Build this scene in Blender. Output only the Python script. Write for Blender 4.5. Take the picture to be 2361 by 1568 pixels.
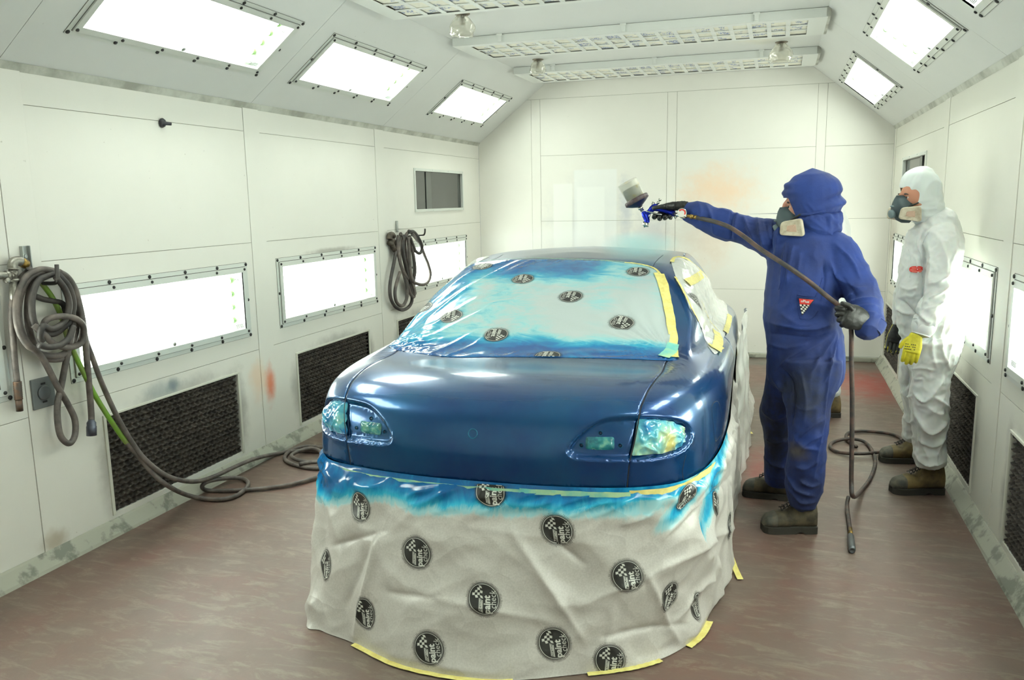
# Spray booth with a masked coupe being painted. Units are metres: x across the booth, y into it, z up.
import bpy, bmesh, math, random
from math import sin, cos, pi, sqrt, atan2, hypot, exp, floor as ffloor
from mathutils import Vector, Matrix, noise
from mathutils.bvhtree import BVHTree
from mathutils.geometry import delaunay_2d_cdt, interpolate_bezier

for _o in list(bpy.data.objects):
    bpy.data.objects.remove(_o)
scene = bpy.context.scene
COL = scene.collection
random.seed(7)

# ------------------------------------------------------------------ camera
CAM_R = ((0.95066524, 0.30974345, -0.01716409),
         (0.03654285, -0.16675783, -0.98532048),
         (-0.30805881, 0.9360827, -0.16984978))      # rows: image right, image down, view direction
FPX, PW, PH, EYE = 1875.186, 2361.0, 1568.0, Vector((0, 0, 1.65))
cd = bpy.data.cameras.new('camera')
cam = bpy.data.objects.new('camera', cd)
COL.objects.link(cam)
cd.sensor_width = 36.0
cd.lens = FPX / PW * 36.0
cd.clip_start = 0.02
cd.clip_end = 100
_r, _d, _f = (Vector(v) for v in CAM_R)
cam.matrix_world = Matrix(((_r.x, -_d.x, -_f.x, EYE.x), (_r.y, -_d.y, -_f.y, EYE.y), (_r.z, -_d.z, -_f.z, EYE.z), (0, 0, 0, 1)))
scene.camera = cam

def ray(px, py):
    return (_r * ((px - PW / 2) / FPX) + _d * ((py - PH / 2) / FPX) + _f)

def at(px, py, **k):
    """Point of the place where the sight line of a pixel meets the plane x=, y= or z=."""
    d = ray(px, py)
    (ax, v), = k.items()
    i = 'xyz'.index(ax)
    return EYE + d * ((v - EYE[i]) / d[i])

# ------------------------------------------------------------------ world and exposure
w = bpy.data.worlds.new('world')
scene.world = w
w.use_nodes = True
w.node_tree.nodes['Background'].inputs[0].default_value = (0.75, 0.8, 0.9, 1)
w.node_tree.nodes['Background'].inputs[1].default_value = 0.35
TUBE_POWER = 20.5
scene.view_settings.view_transform = 'Standard'
scene.view_settings.look = 'None'
scene.view_settings.gamma = 1
scene.view_settings.use_curve_mapping = False
scene.view_settings.exposure = 0.0
scene.cycles.use_denoising = True
scene.cycles.max_bounces = 7
scene.cycles.use_adaptive_sampling = True
scene.cycles.adaptive_threshold = 0.06
scene.cycles.volume_step_rate = 4
scene.cycles.volume_max_steps = 64
scene.cycles.diffuse_bounces = 4
scene.cycles.transparent_max_bounces = 10
scene.cycles.sample_clamp_indirect = 6
scene.cycles.caustics_reflective = False
scene.cycles.caustics_refractive = False

# ------------------------------------------------------------------ helpers
def srgb(r, g, b):
    f = lambda c: (c / 255 / 12.92) if c <= 10 else ((c / 255 + 0.055) / 1.055) ** 2.4
    return (f(r), f(g), f(b), 1)

class NT:
    """Small wrapper for building material node trees."""
    def __init__(s, name):
        s.m = bpy.data.materials.new(name)
        s.m.use_nodes = True
        s.t = s.m.node_tree
        s.b = s.t.nodes['Principled BSDF']
        s.out = s.t.nodes['Material Output']
        s.co = None
    def n(s, kind, **k):
        nd = s.t.nodes.new(kind)
        for a, v in k.items():
            setattr(nd, a, v)
        return nd
    def link(s, a, b):
        s.t.links.new(a, b)
    def coord(s, which='Object'):
        if s.co is None:
            s.co = s.n('ShaderNodeTexCoord')
        return s.co.outputs[which]
    def set(s, **k):
        for a, v in k.items():
            i = s.b.inputs[a.replace('_', ' ')]
            if hasattr(v, 'links'):
                s.link(v, i)
            else:
                i.default_value = v
        return s
    def noise(s, scale, detail=3, rough=.55, vec=None, dist=0.0, stretch=None):
        nd = s.n('ShaderNodeTexNoise')
        nd.inputs['Scale'].default_value = scale
        nd.inputs['Detail'].default_value = detail
        nd.inputs['Roughness'].default_value = rough
        nd.inputs['Distortion'].default_value = dist
        v = vec or s.coord()
        if stretch:
            mp = s.n('ShaderNodeMapping')
            mp.inputs['Scale'].default_value = stretch
            s.link(v, mp.inputs['Vector'])
            v = mp.outputs[0]
        s.link(v, nd.inputs['Vector'])
        return nd.outputs['Fac']
    def ramp(s, fac, stops):
        nd = s.n('ShaderNodeValToRGB')
        el = nd.color_ramp.elements
        while len(el) < len(stops):
            el.new(0.5)
        for e, (p, c) in zip(el, stops):
            e.position = p
            e.color = c if hasattr(c, '__len__') else (c, c, c, 1)
        s.link(fac, nd.inputs[0])
        return nd.outputs[0]
    def mix(s, fac, a, b, mode='MIX'):
        nd = s.n('ShaderNodeMix', data_type='RGBA', blend_type=mode)
        for sock, v in ((nd.inputs[0], fac), (nd.inputs[6], a), (nd.inputs[7], b)):
            if hasattr(v, 'links'):
                s.link(v, sock)
            else:
                sock.default_value = v
        return nd.outputs[2]
    def math(s, op, a, b=0.0, clamp=False):
        nd = s.n('ShaderNodeMath', operation=op)
        nd.use_clamp = clamp
        for sock, v in ((nd.inputs[0], a), (nd.inputs[1], b)):
            if hasattr(v, 'links'):
                s.link(v, sock)
            else:
                sock.default_value = v
        return nd.outputs[0]
    def bump(s, h, strength=.3, dist=.01):
        nd = s.n('ShaderNodeBump')
        nd.inputs['Strength'].default_value = strength
        nd.inputs['Distance'].default_value = dist
        s.link(h, nd.inputs['Height'])
        s.link(nd.outputs[0], s.b.inputs['Normal'])
        return s
    def spot(s, base, c, r, col, amount=1.0, soft=1.0, nz=None):
        """A soft-edged patch, for stains and painted-in shade, centred at c with radii r."""
        v = s.n('ShaderNodeVectorMath', operation='SUBTRACT')
        s.link(s.coord(), v.inputs[0])
        v.inputs[1].default_value = c
        q = s.n('ShaderNodeVectorMath', operation='DIVIDE')
        s.link(v.outputs[0], q.inputs[0])
        q.inputs[1].default_value = r
        l = s.n('ShaderNodeVectorMath', operation='LENGTH')
        s.link(q.outputs[0], l.inputs[0])
        d = l.outputs['Value']
        if nz is not None:
            d = s.math('ADD', d, s.math('MULTIPLY', s.math('SUBTRACT', nz, 0.5), 1.2))
        mr = s.n('ShaderNodeMapRange', interpolation_type='SMOOTHSTEP')
        s.link(d, mr.inputs[0])
        mr.inputs[1].default_value = 1.0
        mr.inputs[2].default_value = 1.0 - soft
        mr.inputs[3].default_value = 0.0
        mr.inputs[4].default_value = amount
        return s.mix(mr.outputs[0], base, col)

def _rectspot(s, base, c, h, col, amount=1.0, soft=.03):
    """A masked-off rectangle left by earlier paint jobs, in the x-z plane."""
    sep = s.n('ShaderNodeSeparateXYZ'); s.link(s.coord(), sep.inputs[0])
    ms_ = []
    for o_, cc, hh in ((sep.outputs[0], c[0], h[0]), (sep.outputs[2], c[1], h[1])):
        d = s.math('ABSOLUTE', s.math('SUBTRACT', o_, cc))
        mr = s.n('ShaderNodeMapRange'); s.link(d, mr.inputs[0])
        mr.inputs[1].default_value = hh; mr.inputs[2].default_value = hh - soft; mr.inputs[3].default_value = 0; mr.inputs[4].default_value = 1
        ms_.append(mr.outputs[0])
    return s.mix(s.math('MULTIPLY', s.math('MULTIPLY', ms_[0], ms_[1]), amount), base, col)
NT.rectspot = _rectspot

def simple(name, col, rough=.5, metal=0.0, bump=None, **k):
    t = NT(name)
    t.set(Base_Color=col, Roughness=rough, Metallic=metal, **k)
    if bump:
        t.bump(t.noise(bump[0], 4), bump[1], bump[2])
    return t.m

def grimy(name, c1, c2, scale=6, rough=.6, metal=0.0, lo=.4, hi=.65, bump=(60, .15, .002), detail=5):
    t = NT(name)
    f = t.ramp(t.noise(scale, detail, .6), [(lo, 0.0), (hi, 1.0)])
    t.set(Base_Color=t.mix(f, c1, c2), Roughness=rough, Metallic=metal)
    if bump:
        t.bump(t.noise(bump[0], 3), bump[1], bump[2])
    return t.m

def tag(o, label=None, cat=None, group=None, kind=None):
    for k, v in (('label', label), ('category', cat), ('group', group), ('kind', kind)):
        if v:
            o[k] = v
    return o

def empty(name, loc, label, cat, group=None, rot=(0, 0, 0)):
    o = bpy.data.objects.new(name, None)
    o.empty_display_size = .1
    o.location = loc
    o.rotation_euler = rot
    COL.objects.link(o)
    return tag(o, label, cat, group)

def obj(name, bm, mat, parent=None, smooth=True, world=True, recalc=False):
    """Link a bmesh as one mesh object. With world=True its vertices are in world space and are moved into the parent's."""
    if recalc:
        bmesh.ops.recalc_face_normals(bm, faces=bm.faces)
    me = bpy.data.meshes.new(name)
    if parent is not None and world:
        mw = Matrix.LocRotScale(parent.location, parent.rotation_euler, None)
        if parent.parent is not None:
            q = parent.parent
            mw = Matrix.LocRotScale(q.location, q.rotation_euler, None) @ mw
        bm.transform(mw.inverted())
    bm.to_mesh(me)
    bm.free()
    mats = mat if isinstance(mat, (list, tuple)) else [mat]
    for m_ in mats:
        me.materials.append(m_)
    if smooth:
        me.polygons.foreach_set('use_smooth', [True] * len(me.polygons))
    o = bpy.data.objects.new(name, me)
    COL.objects.link(o)
    if parent is not None:
        o.parent = parent
    return o

def sharp(o, deg=35):
    me = o.data
    bm = bmesh.new(); bm.from_mesh(me)
    for e in bm.edges:
        if len(e.link_faces) == 2 and e.calc_face_angle(0) > math.radians(deg):
            e.smooth = False
    bm.to_mesh(me); bm.free()
    return o

def add_box(bm, a, b, mi=0, bev=0.0, M=None):
    """Axis-aligned box between corners a and b (optionally transformed by M), with a small bevel."""
    t = bmesh.new()
    bmesh.ops.create_cube(t, size=1)
    s = [abs(b[i] - a[i]) for i in range(3)]
    c = [(a[i] + b[i]) / 2 for i in range(3)]
    t.transform(Matrix.Translation(c) @ Matrix.Diagonal((*s, 1)))
    if bev > 0:
        bmesh.ops.bevel(t, geom=t.edges[:], offset=min(bev, min(s) * .45), segments=2, affect='EDGES', profile=.6)
    if M is not None:
        t.transform(M)
    merge(bm, t, mi)

def merge(bm, t, mi=0):
    vm = [bm.verts.new(v.co) for v in t.verts]
    t.verts.index_update()
    for f in t.faces:
        try:
            nf = bm.faces.new([vm[v.index] for v in f.verts])
            nf.material_index = mi
        except ValueError:
            pass
    t.free()

def catmull(pts, n=8, closed=False):
    P = [Vector(p) for p in pts]
    out = []
    m = len(P)
    for i in range(m if closed else m - 1):
        if closed:
            a, b, c, d = P[(i - 1) % m], P[i], P[(i + 1) % m], P[(i + 2) % m]
        else:
            b, c = P[i], P[i + 1]
            a = P[i - 1] if i else b + (b - c)
            d = P[i + 2] if i + 2 < m else c + (c - b)
        for k in range(n):
            t = k / n
            out.append(.5 * ((2 * b) + (c - a) * t + (2 * a - 5 * b + 4 * c - d) * t * t + (3 * b - a - 3 * c + d) * t ** 3))
    if not closed:
        out.append(P[-1])
    return out

def add_tube(bm, pts, r, seg=8, caps=True, mi=0, closed=False):
    """Tube along a polyline; r may be a number or a list."""
    P = [Vector(p) for p in pts]
    n = len(P)
    R = r if hasattr(r, '__len__') else [r] * n
    rings = []
    t0 = (P[1] - P[0]).normalized()
    up = Vector((0, 0, 1)) if abs(t0.z) < .9 else Vector((1, 0, 0))
    u = t0.cross(up).normalized()
    for i in range(n):
        if closed:
            t = (P[(i + 1) % n] - P[i - 1]).normalized()
        else:
            t = (P[min(i + 1, n - 1)] - P[max(i - 1, 0)]).normalized()
        u = (u - t * u.dot(t))
        u = u.normalized() if u.length > 1e-6 else t.orthogonal().normalized()
        v = t.cross(u)
        rings.append([bm.verts.new(P[i] + (u * cos(2 * pi * k / seg) + v * sin(2 * pi * k / seg)) * R[i]) for k in range(seg)])
    for i in range(n if closed else n - 1):
        a, b = rings[i], rings[(i + 1) % n]
        for k in range(seg):
            f = bm.faces.new((a[k], a[(k + 1) % seg], b[(k + 1) % seg], b[k]))
            f.material_index = mi
    if caps and not closed:
        bm.faces.new(rings[0][::-1]).material_index = mi
        bm.faces.new(rings[-1]).material_index = mi

def add_cyl(bm, a, b, r, r2=None, seg=20, mi=0):
    add_tube(bm, [a, b], [r, r if r2 is None else r2], seg, True, mi)

def add_lathe(bm, prof, origin, axis, seg=24, mi=0, cap=True):
    """Revolve (radius, height) pairs about an axis through origin."""
    axis = Vector(axis).normalized()
    u = axis.orthogonal().normalized()
    v = axis.cross(u)
    o = Vector(origin)
    rings = [[bm.verts.new(o + axis * h + (u * cos(2 * pi * k / seg) + v * sin(2 * pi * k / seg)) * max(r, 1e-5)) for k in range(seg)] for r, h in prof]
    for a, b in zip(rings, rings[1:]):
        for k in range(seg):
            bm.faces.new((a[k], a[(k + 1) % seg], b[(k + 1) % seg], b[k])).material_index = mi
    if cap:
        bm.faces.new(rings[0][::-1]).material_index = mi
        bm.faces.new(rings[-1]).material_index = mi

def quad(bm, a, b, c, d, mi=0):
    f = bm.faces.new([bm.verts.new(p) for p in (a, b, c, d)])
    f.material_index = mi
    return f

def sstep(a, b, x):
    if a == b:
        return 0.0 if x < a else 1.0
    t = max(0.0, min(1.0, (x - a) / (b - a)))
    return t * t * (3 - 2 * t)

def lerp(a, b, t):
    return a + (b - a) * t

def copy_of(o, parent=None):
    c = o.copy()
    COL.objects.link(c)
    c.parent = parent
    return c
# ------------------------------------------------------------------ the booth
XL, XR, YB, YF, ZE, ZC = -3.19, 1.0, 8.63, -0.7, 2.26, 2.86     # walls, eaves height, ceiling height
XCL, XCR = -2.42, 0.25                                          # where the sloping haunches meet the ceiling

def wall_mat(name, spots=(), base=(232, 231, 223), rects=()):
    t = NT(name)
    big = t.noise(1.3, 4, .6)
    c = t.mix(t.ramp(big, [(.35, 0.0), (.75, .6)]), srgb(*base), srgb(base[0] - 9, base[1] - 9, base[2] - 9))
    fleck = t.ramp(t.noise(38, 2, .5), [(.0, 0.0), (.76, 0.0), (.80, 1.0)])
    c = t.mix(t.math('MULTIPLY', fleck, .35), c, srgb(120, 115, 100))
    nz = t.noise(5.5, 5, .65)
    for s in spots:
        c = t.spot(c, *s, nz=nz)
    for s in rects:
        c = t.rectspot(c, *s)
    t.set(Base_Color=c, Roughness=.42)
    t.bump(t.noise(90, 2), .06, .002)
    return t.m

M_BACKING = simple('joint_backing', srgb(140, 138, 122), .8)  # darker sheet behind the narrow plate joints

def cells(rect, holes):
    """Split a rectangle (u0, v0, u1, v1) round rectangular holes."""
    out = [rect]
    for h in holes:
        nxt = []
        for r in out:
            if h[0] >= r[2] or h[2] <= r[0] or h[1] >= r[3] or h[3] <= r[1]:
                nxt.append(r); continue
            u0, v0, u1, v1 = r
            a0, b0, a1, b1 = max(h[0], u0), max(h[1], v0), min(h[2], u1), min(h[3], v1)
            if b0 > v0: nxt.append((u0, v0, u1, b0))
            if b1 < v1: nxt.append((u0, b1, u1, v1))
            if a0 > u0: nxt.append((u0, b0, a0, b1))
            if a1 < u1: nxt.append((a1, b0, u1, b1))
        out = nxt
    return out

def plated(name, frame, plates, holes, mat, thick=.05, kind='structure'):
    """A wall skin: plates (u0,v0,u1,v1[,raise]) with narrow dark joints, holes cut out, in a frame (origin, U, V, N)."""
    O, U, V, N = (Vector(q) for q in frame)
    bm = bmesh.new()
    for pl in plates:
        r = pl[4] if len(pl) > 4 else 0.0
        g = .0014
        for c in cells((pl[0] + g, pl[1] + g, pl[2] - g, pl[3] - g), holes):
            f = lambda u, v, n: O + U * u + V * v + N * n
            u0, v0, u1, v1 = c
            quad(bm, f(u0, v0, r), f(u1, v0, r), f(u1, v1, r), f(u0, v1, r))
        # little turned-in edges so that each joint has depth
        for (p, q) in (((pl[0] + g, pl[1] + g), (pl[2] - g, pl[1] + g)), ((pl[2] - g, pl[1] + g), (pl[2] - g, pl[3] - g)),
                       ((pl[2] - g, pl[3] - g), (pl[0] + g, pl[3] - g)), ((pl[0] + g, pl[3] - g), (pl[0] + g, pl[1] + g))):
            f = lambda u, v, n: O + U * u + V * v + N * n
            quad(bm, f(*p, r), f(*q, r), f(*q, r - .008), f(*p, r - .008))
    us = [p[0] for p in plates] + [p[2] for p in plates]
    vs = [p[1] for p in plates] + [p[3] for p in plates]
    f = lambda u, v, n: O + U * u + V * v + N * n
    for c in cells((min(us), min(vs), max(us), max(vs)), holes):
        quad(bm, f(c[0], c[1], -.006), f(c[2], c[1], -.006), f(c[2], c[3], -.006), f(c[0], c[3], -.006), 1)
    # reveals of the holes and an outer skin
    for h in holes:
        cs = [(h[0], h[1]), (h[2], h[1]), (h[2], h[3]), (h[0], h[3])]
        for i in range(4):
            quad(bm, f(*cs[i], 0), f(*cs[(i + 1) % 4], 0), f(*cs[(i + 1) % 4], -thick), f(*cs[i], -thick))
    for c in cells((min(us), min(vs), max(us), max(vs)), holes):
        quad(bm, f(c[0], c[1], -thick), f(c[0], c[3], -thick), f(c[2], c[3], -thick), f(c[2], c[1], -thick))
    o = obj(name, bm, [mat, M_BACKING], smooth=False)
    return tag(o, kind=kind)

GLY = [(1.22, 2.63), (2.95, 4.36), (4.68, 6.10), (6.78, 8.19)]         # left wall lights
GRY = [(0.97, 2.39), (2.70, 4.12), (4.42, 5.85), (6.78, 8.20)]         # right wall lights
HLY = [(1.20, 2.60), (2.94, 4.33), (4.66, 6.06), (6.81, 8.20)]         # left haunch lights
HRY = [(1.05, 2.47), (2.80, 4.22), (4.53, 5.96), (6.72, 8.28)]         # right haunch lights
LZ = (.82, 1.29)
HV = (.235, .685)                                                      # along the slope of the haunch
b = .045                                                               # frame flange width
FL_Y = [(3.13, 4.185), (4.86, 5.91), (6.46, 7.51)]                     # exhaust filters, left
FR_Y = [(2.89, 3.944), (4.62, 5.66), (7.45, 8.50)]
FZ = (.105, .607)
def holes_for(lights, z, filt, win):
    h = [(y0 + b, z[0] + b, y1 - b, z[1] - b) for y0, y1 in lights]
    h += [(y0, FZ[0], y1, FZ[1]) for y0, y1 in filt]
    return h + win
WIN_L = (6.93, 1.575, 8.10, 1.93)
WIN_R = (6.72, 1.575, 7.89, 1.93)

SOOT = srgb(70, 66, 60)
def soot(x, ys):
    s = []
    for y0, y1 in ys:
        s.append(((x, (y0 + y1) / 2, FZ[1] + .0), (.3, (y1 - y0) * .62, .10), SOOT, .42, .9))
        s.append(((x, y1 + .02, .36), (.3, .10, .34), SOOT, .55, .95))
        s.append(((x, y0 - .02, .36), (.3, .10, .34), SOOT, .42, .95))
    return s
M_WL = wall_mat('left_wall_paint', soot(XL, FL_Y) + [
    ((XL, 4.52, .47), (.3, .085, .20), srgb(214, 98, 40), .85, .95),
    ((XL, 4.40, .52), (.3, .16, .20), srgb(232, 190, 150), .5, .95),
    ((XL, 3.62, .66), (.3, .07, .06), srgb(30, 62, 84), .8, .95),
    ((XL, 3.55, .66), (.3, .25, .07), srgb(150, 165, 170), .5, .95),
    ((XL, 6.42, 1.26), (.3, .12, .16), srgb(45, 40, 34), .85, .9),
    ((XL, 2.95, .93), (.3, .16, .40), srgb(120, 115, 100), .4, .95),
    ((XL, 2.76, .10), (.3, .12, .08), srgb(150, 130, 100), .6, .9),
    ((XL, 5.40, 1.30), (.3, .5, .03), srgb(90, 84, 72), .5, .9)])
M_WR = wall_mat('right_wall_paint', soot(XR, FR_Y) + [((XR, 8.3, 1.25), (.3, .4, .35), srgb(150, 135, 120), .5, .95)], (222, 221, 210))
M_WB = wall_mat('back_wall_paint', [
    ((-.62, YB, 1.72), (.55, .3, .36), srgb(243, 200, 160), .62, 1.0),
    ((-.70, YB, 1.25), (.40, .3, .50), srgb(236, 205, 178), .45, 1.0),
    ((-.90, YB, 1.30), (.50, .3, .40), srgb(196, 194, 188), .45, 1.0),
    ((-1.95, YB, 1.40), (.62, .3, .55), srgb(186, 192, 196), .55, .9), ((-1.55, YB, 1.55), (.10, .3, .45), srgb(172, 178, 190), .6, .9),
    ((-1.30, YB, 1.25), (.30, .3, .42), srgb(178, 180, 190), .5, .95)], (232, 231, 223),
    [((-2.235, 1.40), (.115, .42), srgb(236, 238, 232), .8, .02), ((-1.88, 1.50), (.24, .46), srgb(233, 236, 234), .7, .02), ((-1.93, 1.42), (.16, .36), srgb(238, 240, 236), .7, .02)])
M_CEIL = wall_mat('ceiling_paint', [((-.2, 7, 2.86), (.3, .3, .3), srgb(226, 222, 190), .4, 1.0)], (215, 217, 214))

# left wall: plates between posts
def side_plates(posts, y0, y1, z_lo=.07, rows=(.72, 1.41, 2.10)):
    out = []
    edge = [y0]
    for a, c in posts:
        out.append((a, z_lo, c, ZE, .003))
        edge += [a, c]
    edge.append(y1)
    zs = [z_lo] + list(rows) + [ZE]
    for i in range(0, len(edge), 2):
        for z0, z1 in zip(zs, zs[1:]):
            out.append((edge[i], z0, edge[i + 1], z1))
    return out
wall_left = plated('wall_left', ((XL, 0, 0), (0, 1, 0), (0, 0, 1), (1, 0, 0)),
    side_plates([(.97, 1.13), (2.70, 2.86), (4.43, 4.59), (6.17, 6.33)], YF, YB),
    holes_for(GLY, LZ, FL_Y, [WIN_L]), M_WL)
wall_right = plated('wall_right', ((XR, 0, 0), (0, 1, 0), (0, 0, 1), (-1, 0, 0)),
    side_plates([(2.45, 2.61), (4.19, 4.355), (5.93, 6.09), (8.48, 8.60)], YF, YB, rows=(.735, 1.42, 2.07)),
    holes_for(GRY, LZ, FR_Y, [WIN_R]), M_WR)
zb = [0.05, .705, 1.415, 2.11, 2.70]
bp = []
for u0, u1 in ((-2.48, -1.13), (-1.035, .305), (.39, XR)):
    for z0, z1 in zip(zb, zb[1:]):
        bp.append((u0, z0, u1, min(z1, 2.70)))
for u0, u1 in ((-2.58, -2.48), (-1.13, -1.035), (.305, .39)):
    bp.append((u0, .05, u1, 2.70, .002))
bp.append((XL, .05, -2.58, 2.70))
bp.append((XL, 2.70, XR, 2.92))
wall_back = plated('wall_back', ((0, YB, 0), (1, 0, 0), (0, 0, 1), (0, -1, 0)), bp, [], M_WB)
wall_front = plated('wall_front', ((0, YF, 0), (-1, 0, 0), (0, 0, 1), (0, 1, 0)),
    [(-XR, 0, -XR + 1.2, 2.92), (-XR + 1.2, 0, -XL - 1.2, 2.92), (-XL - 1.2, 0, -XL, 2.92)], [], M_WB)

# haunches and ceiling
HLEN = hypot(XCL - XL, ZC - ZE)
UL = Vector((XCL - XL, 0, ZC - ZE)).normalized()
NL = Vector((UL.z, 0, -UL.x))
UR = Vector((XCR - XR, 0, ZC - ZE)).normalized()
NR = Vector((-UR.z * 1, 0, UR.x)) if UR.x < 0 else None
hs = [-.7, 1.0, 2.75, 4.5, 6.3, YB]
haunch_l = plated('ceiling_haunch_left', ((XL, 0, ZE), (0, 1, 0), UL, NL),
    [(a, 0, c, HLEN) for a, c in zip(hs, hs[1:])], [(y0 + b, HV[0] + b, y1 - b, HV[1] - b) for y0, y1 in HLY], M_CEIL)
HLENR = hypot(XCR - XR, ZC - ZE)
haunch_r = plated('ceiling_haunch_right', ((XR, 0, ZE), (0, 1, 0), UR, NR),
    [(a, 0, c, HLENR) for a, c in zip(hs, hs[1:])], [(y0 + b, HV[0] + b, y1 - b, HV[1] - b) for y0, y1 in HRY], M_CEIL)
ceiling = plated('ceiling', ((0, 0, ZC), (1, 0, 0), (0, 1, 0), (0, 0, -1)), [(XCL - .02, YF, XCR + .02, YB)], [], M_CEIL)

# floor: worn red-brown painted concrete with pale scuffs
t = NT('painted_concrete_floor')
n1 = t.noise(1.1, 6, .6)
n2 = t.noise(9, 5, .7)
c = t.mix(t.ramp(n1, [(.36, 0.0), (.64, 1.0)]), srgb(100, 72, 62), srgb(98, 86, 76))
c = t.mix(t.ramp(t.noise(2.3, 4, .6, dist=.5), [(.52, 0.0), (.70, .45)]), c, srgb(104, 62, 54))
scuff = t.ramp(t.noise(5, 6, .75, stretch=(1.0, 3.4, 1), dist=.8), [(.50, 0.0), (.72, .7)])
c = t.mix(scuff, c, srgb(132, 124, 108))
dust = t.ramp(n2, [(.35, .35), (.65, 0.0)])
c = t.mix(dust, c, srgb(98, 86, 80))
c = t.spot(c, (.80, 7.6, 0), (.5, .9, .2), srgb(150, 52, 44), .7, 1.0, nz=n2)
c = t.spot(c, (-.08, 4.9, 0), (.10, .8, .2), srgb(128, 58, 50), .7, 1.0, nz=n2)
c = t.spot(c, (.3, 8.35, 0), (1.2, .3, .2), srgb(96, 100, 96), .7, 1.0, nz=n2)
t.set(Base_Color=c, Roughness=t.ramp(n2, [(.3, .55), (.7, .42)]))
t.bump(t.noise(55, 4), .12, .004)
bm = bmesh.new()
quad(bm, (XL - .05, YF, 0), (XR + .05, YF, 0), (XR + .05, YB + .05, 0), (XL - .05, YB + .05, 0))
floor_o = tag(obj('floor', bm, t.m, smooth=False), kind='structure')

# chamfered kerb along the walls
M_KERB = grimy('chipped_kerb', srgb(160, 160, 147), srgb(118, 120, 110), 9, .6, lo=.52, hi=.62)
for nm, x, sx in (('baseboard_left', XL, 1), ('baseboard_right', XR, -1)):
    bm = bmesh.new()
    prof = [(-.02, .075), (.004, .075), (.012, .066), (.050, .014), (.056, .0)]
    N = 90
    rows = []
    for i in range(N + 1):
        y = lerp(YF, YB, i / N)
        rows.append([bm.verts.new((x + sx * (p[0] + (.004 * noise.noise(Vector((y * 3, k, 0))) if k else 0)), y, p[1])) for k, p in enumerate(prof)])
    for a, c2 in zip(rows, rows[1:]):
        for k in range(len(prof) - 1):
            bm.faces.new((a[k], a[k + 1], c2[k + 1], c2[k]))
    tag(obj(nm, bm, M_KERB, smooth=False, recalc=True), kind='structure')
bm = bmesh.new()
add_box(bm, (XL, YB - .035, 0), (XR, YB + .01, .05), bev=.012)
tag(obj('baseboard_back', bm, M_KERB, smooth=False), kind='structure')
# grey mastic trim in the corner between walls and haunches
M_MASTIC = grimy('grey_mastic', srgb(196, 198, 188), srgb(150, 150, 140), 5, .6)
for nm, x, sx in (('trim_1', XL, 1), ('trim_2', XR, -1)):
    bm = bmesh.new()
    quad(bm, (x + sx * .001, YF, ZE - .022), (x + sx * .001, YB, ZE - .022), (x + sx * .02, YB, ZE + .0135), (x + sx * .02, YF, ZE + .0135))
    tag(obj(nm, bm, M_MASTIC, smooth=False), kind='structure')

# ---- light fixtures: aluminium frame, bolts, pane, reflector, tubes
M_ALU = simple('white_painted_aluminium', srgb(214, 218, 212), .38, .25)
M_BOLT = simple('black_bolt', srgb(28, 28, 28), .5)
M_LIP = simple('bare_aluminium', srgb(150, 156, 152), .3, .9)
t = NT('fixture_glass')
gl = t.n('ShaderNodeBsdfGlossy'); gl.inputs['Roughness'].default_value = .03
tr = t.n('ShaderNodeBsdfTransparent'); tr.inputs[0].default_value = (.94, 1, .96, 1)
lw = t.n('ShaderNodeLayerWeight'); lw.inputs[0].default_value = .12
ms = t.n('ShaderNodeMixShader')
t.link(t.math('ADD', t.math('MULTIPLY', lw.outputs['Facing'], .5), .03), ms.inputs[0]); t.link(tr.outputs[0], ms.inputs[1]); t.link(gl.outputs[0], ms.inputs[2])
t.link(ms.outputs[0], t.out.inputs[0])
M_GLASS = t.m
M_REFLECT = simple('white_reflector', srgb(240, 246, 238), .5)
t = NT('fluorescent_tube')
t.set(Base_Color=(1, 1, 1, 1))
t.b.inputs['Emission Color'].default_value = (1.0, 1.0, .95, 1)
t.b.inputs['Emission Strength'].default_value = TUBE_POWER
M_TUBE = t.m
M_CAP = simple('tube_end_cap', srgb(150, 190, 120), .4)
M_SHADOW_GAP = simple('shadow_gap_dark', srgb(70, 68, 62), .8)
M_LABEL = simple('printed_label', srgb(96, 104, 96), .6)

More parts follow.
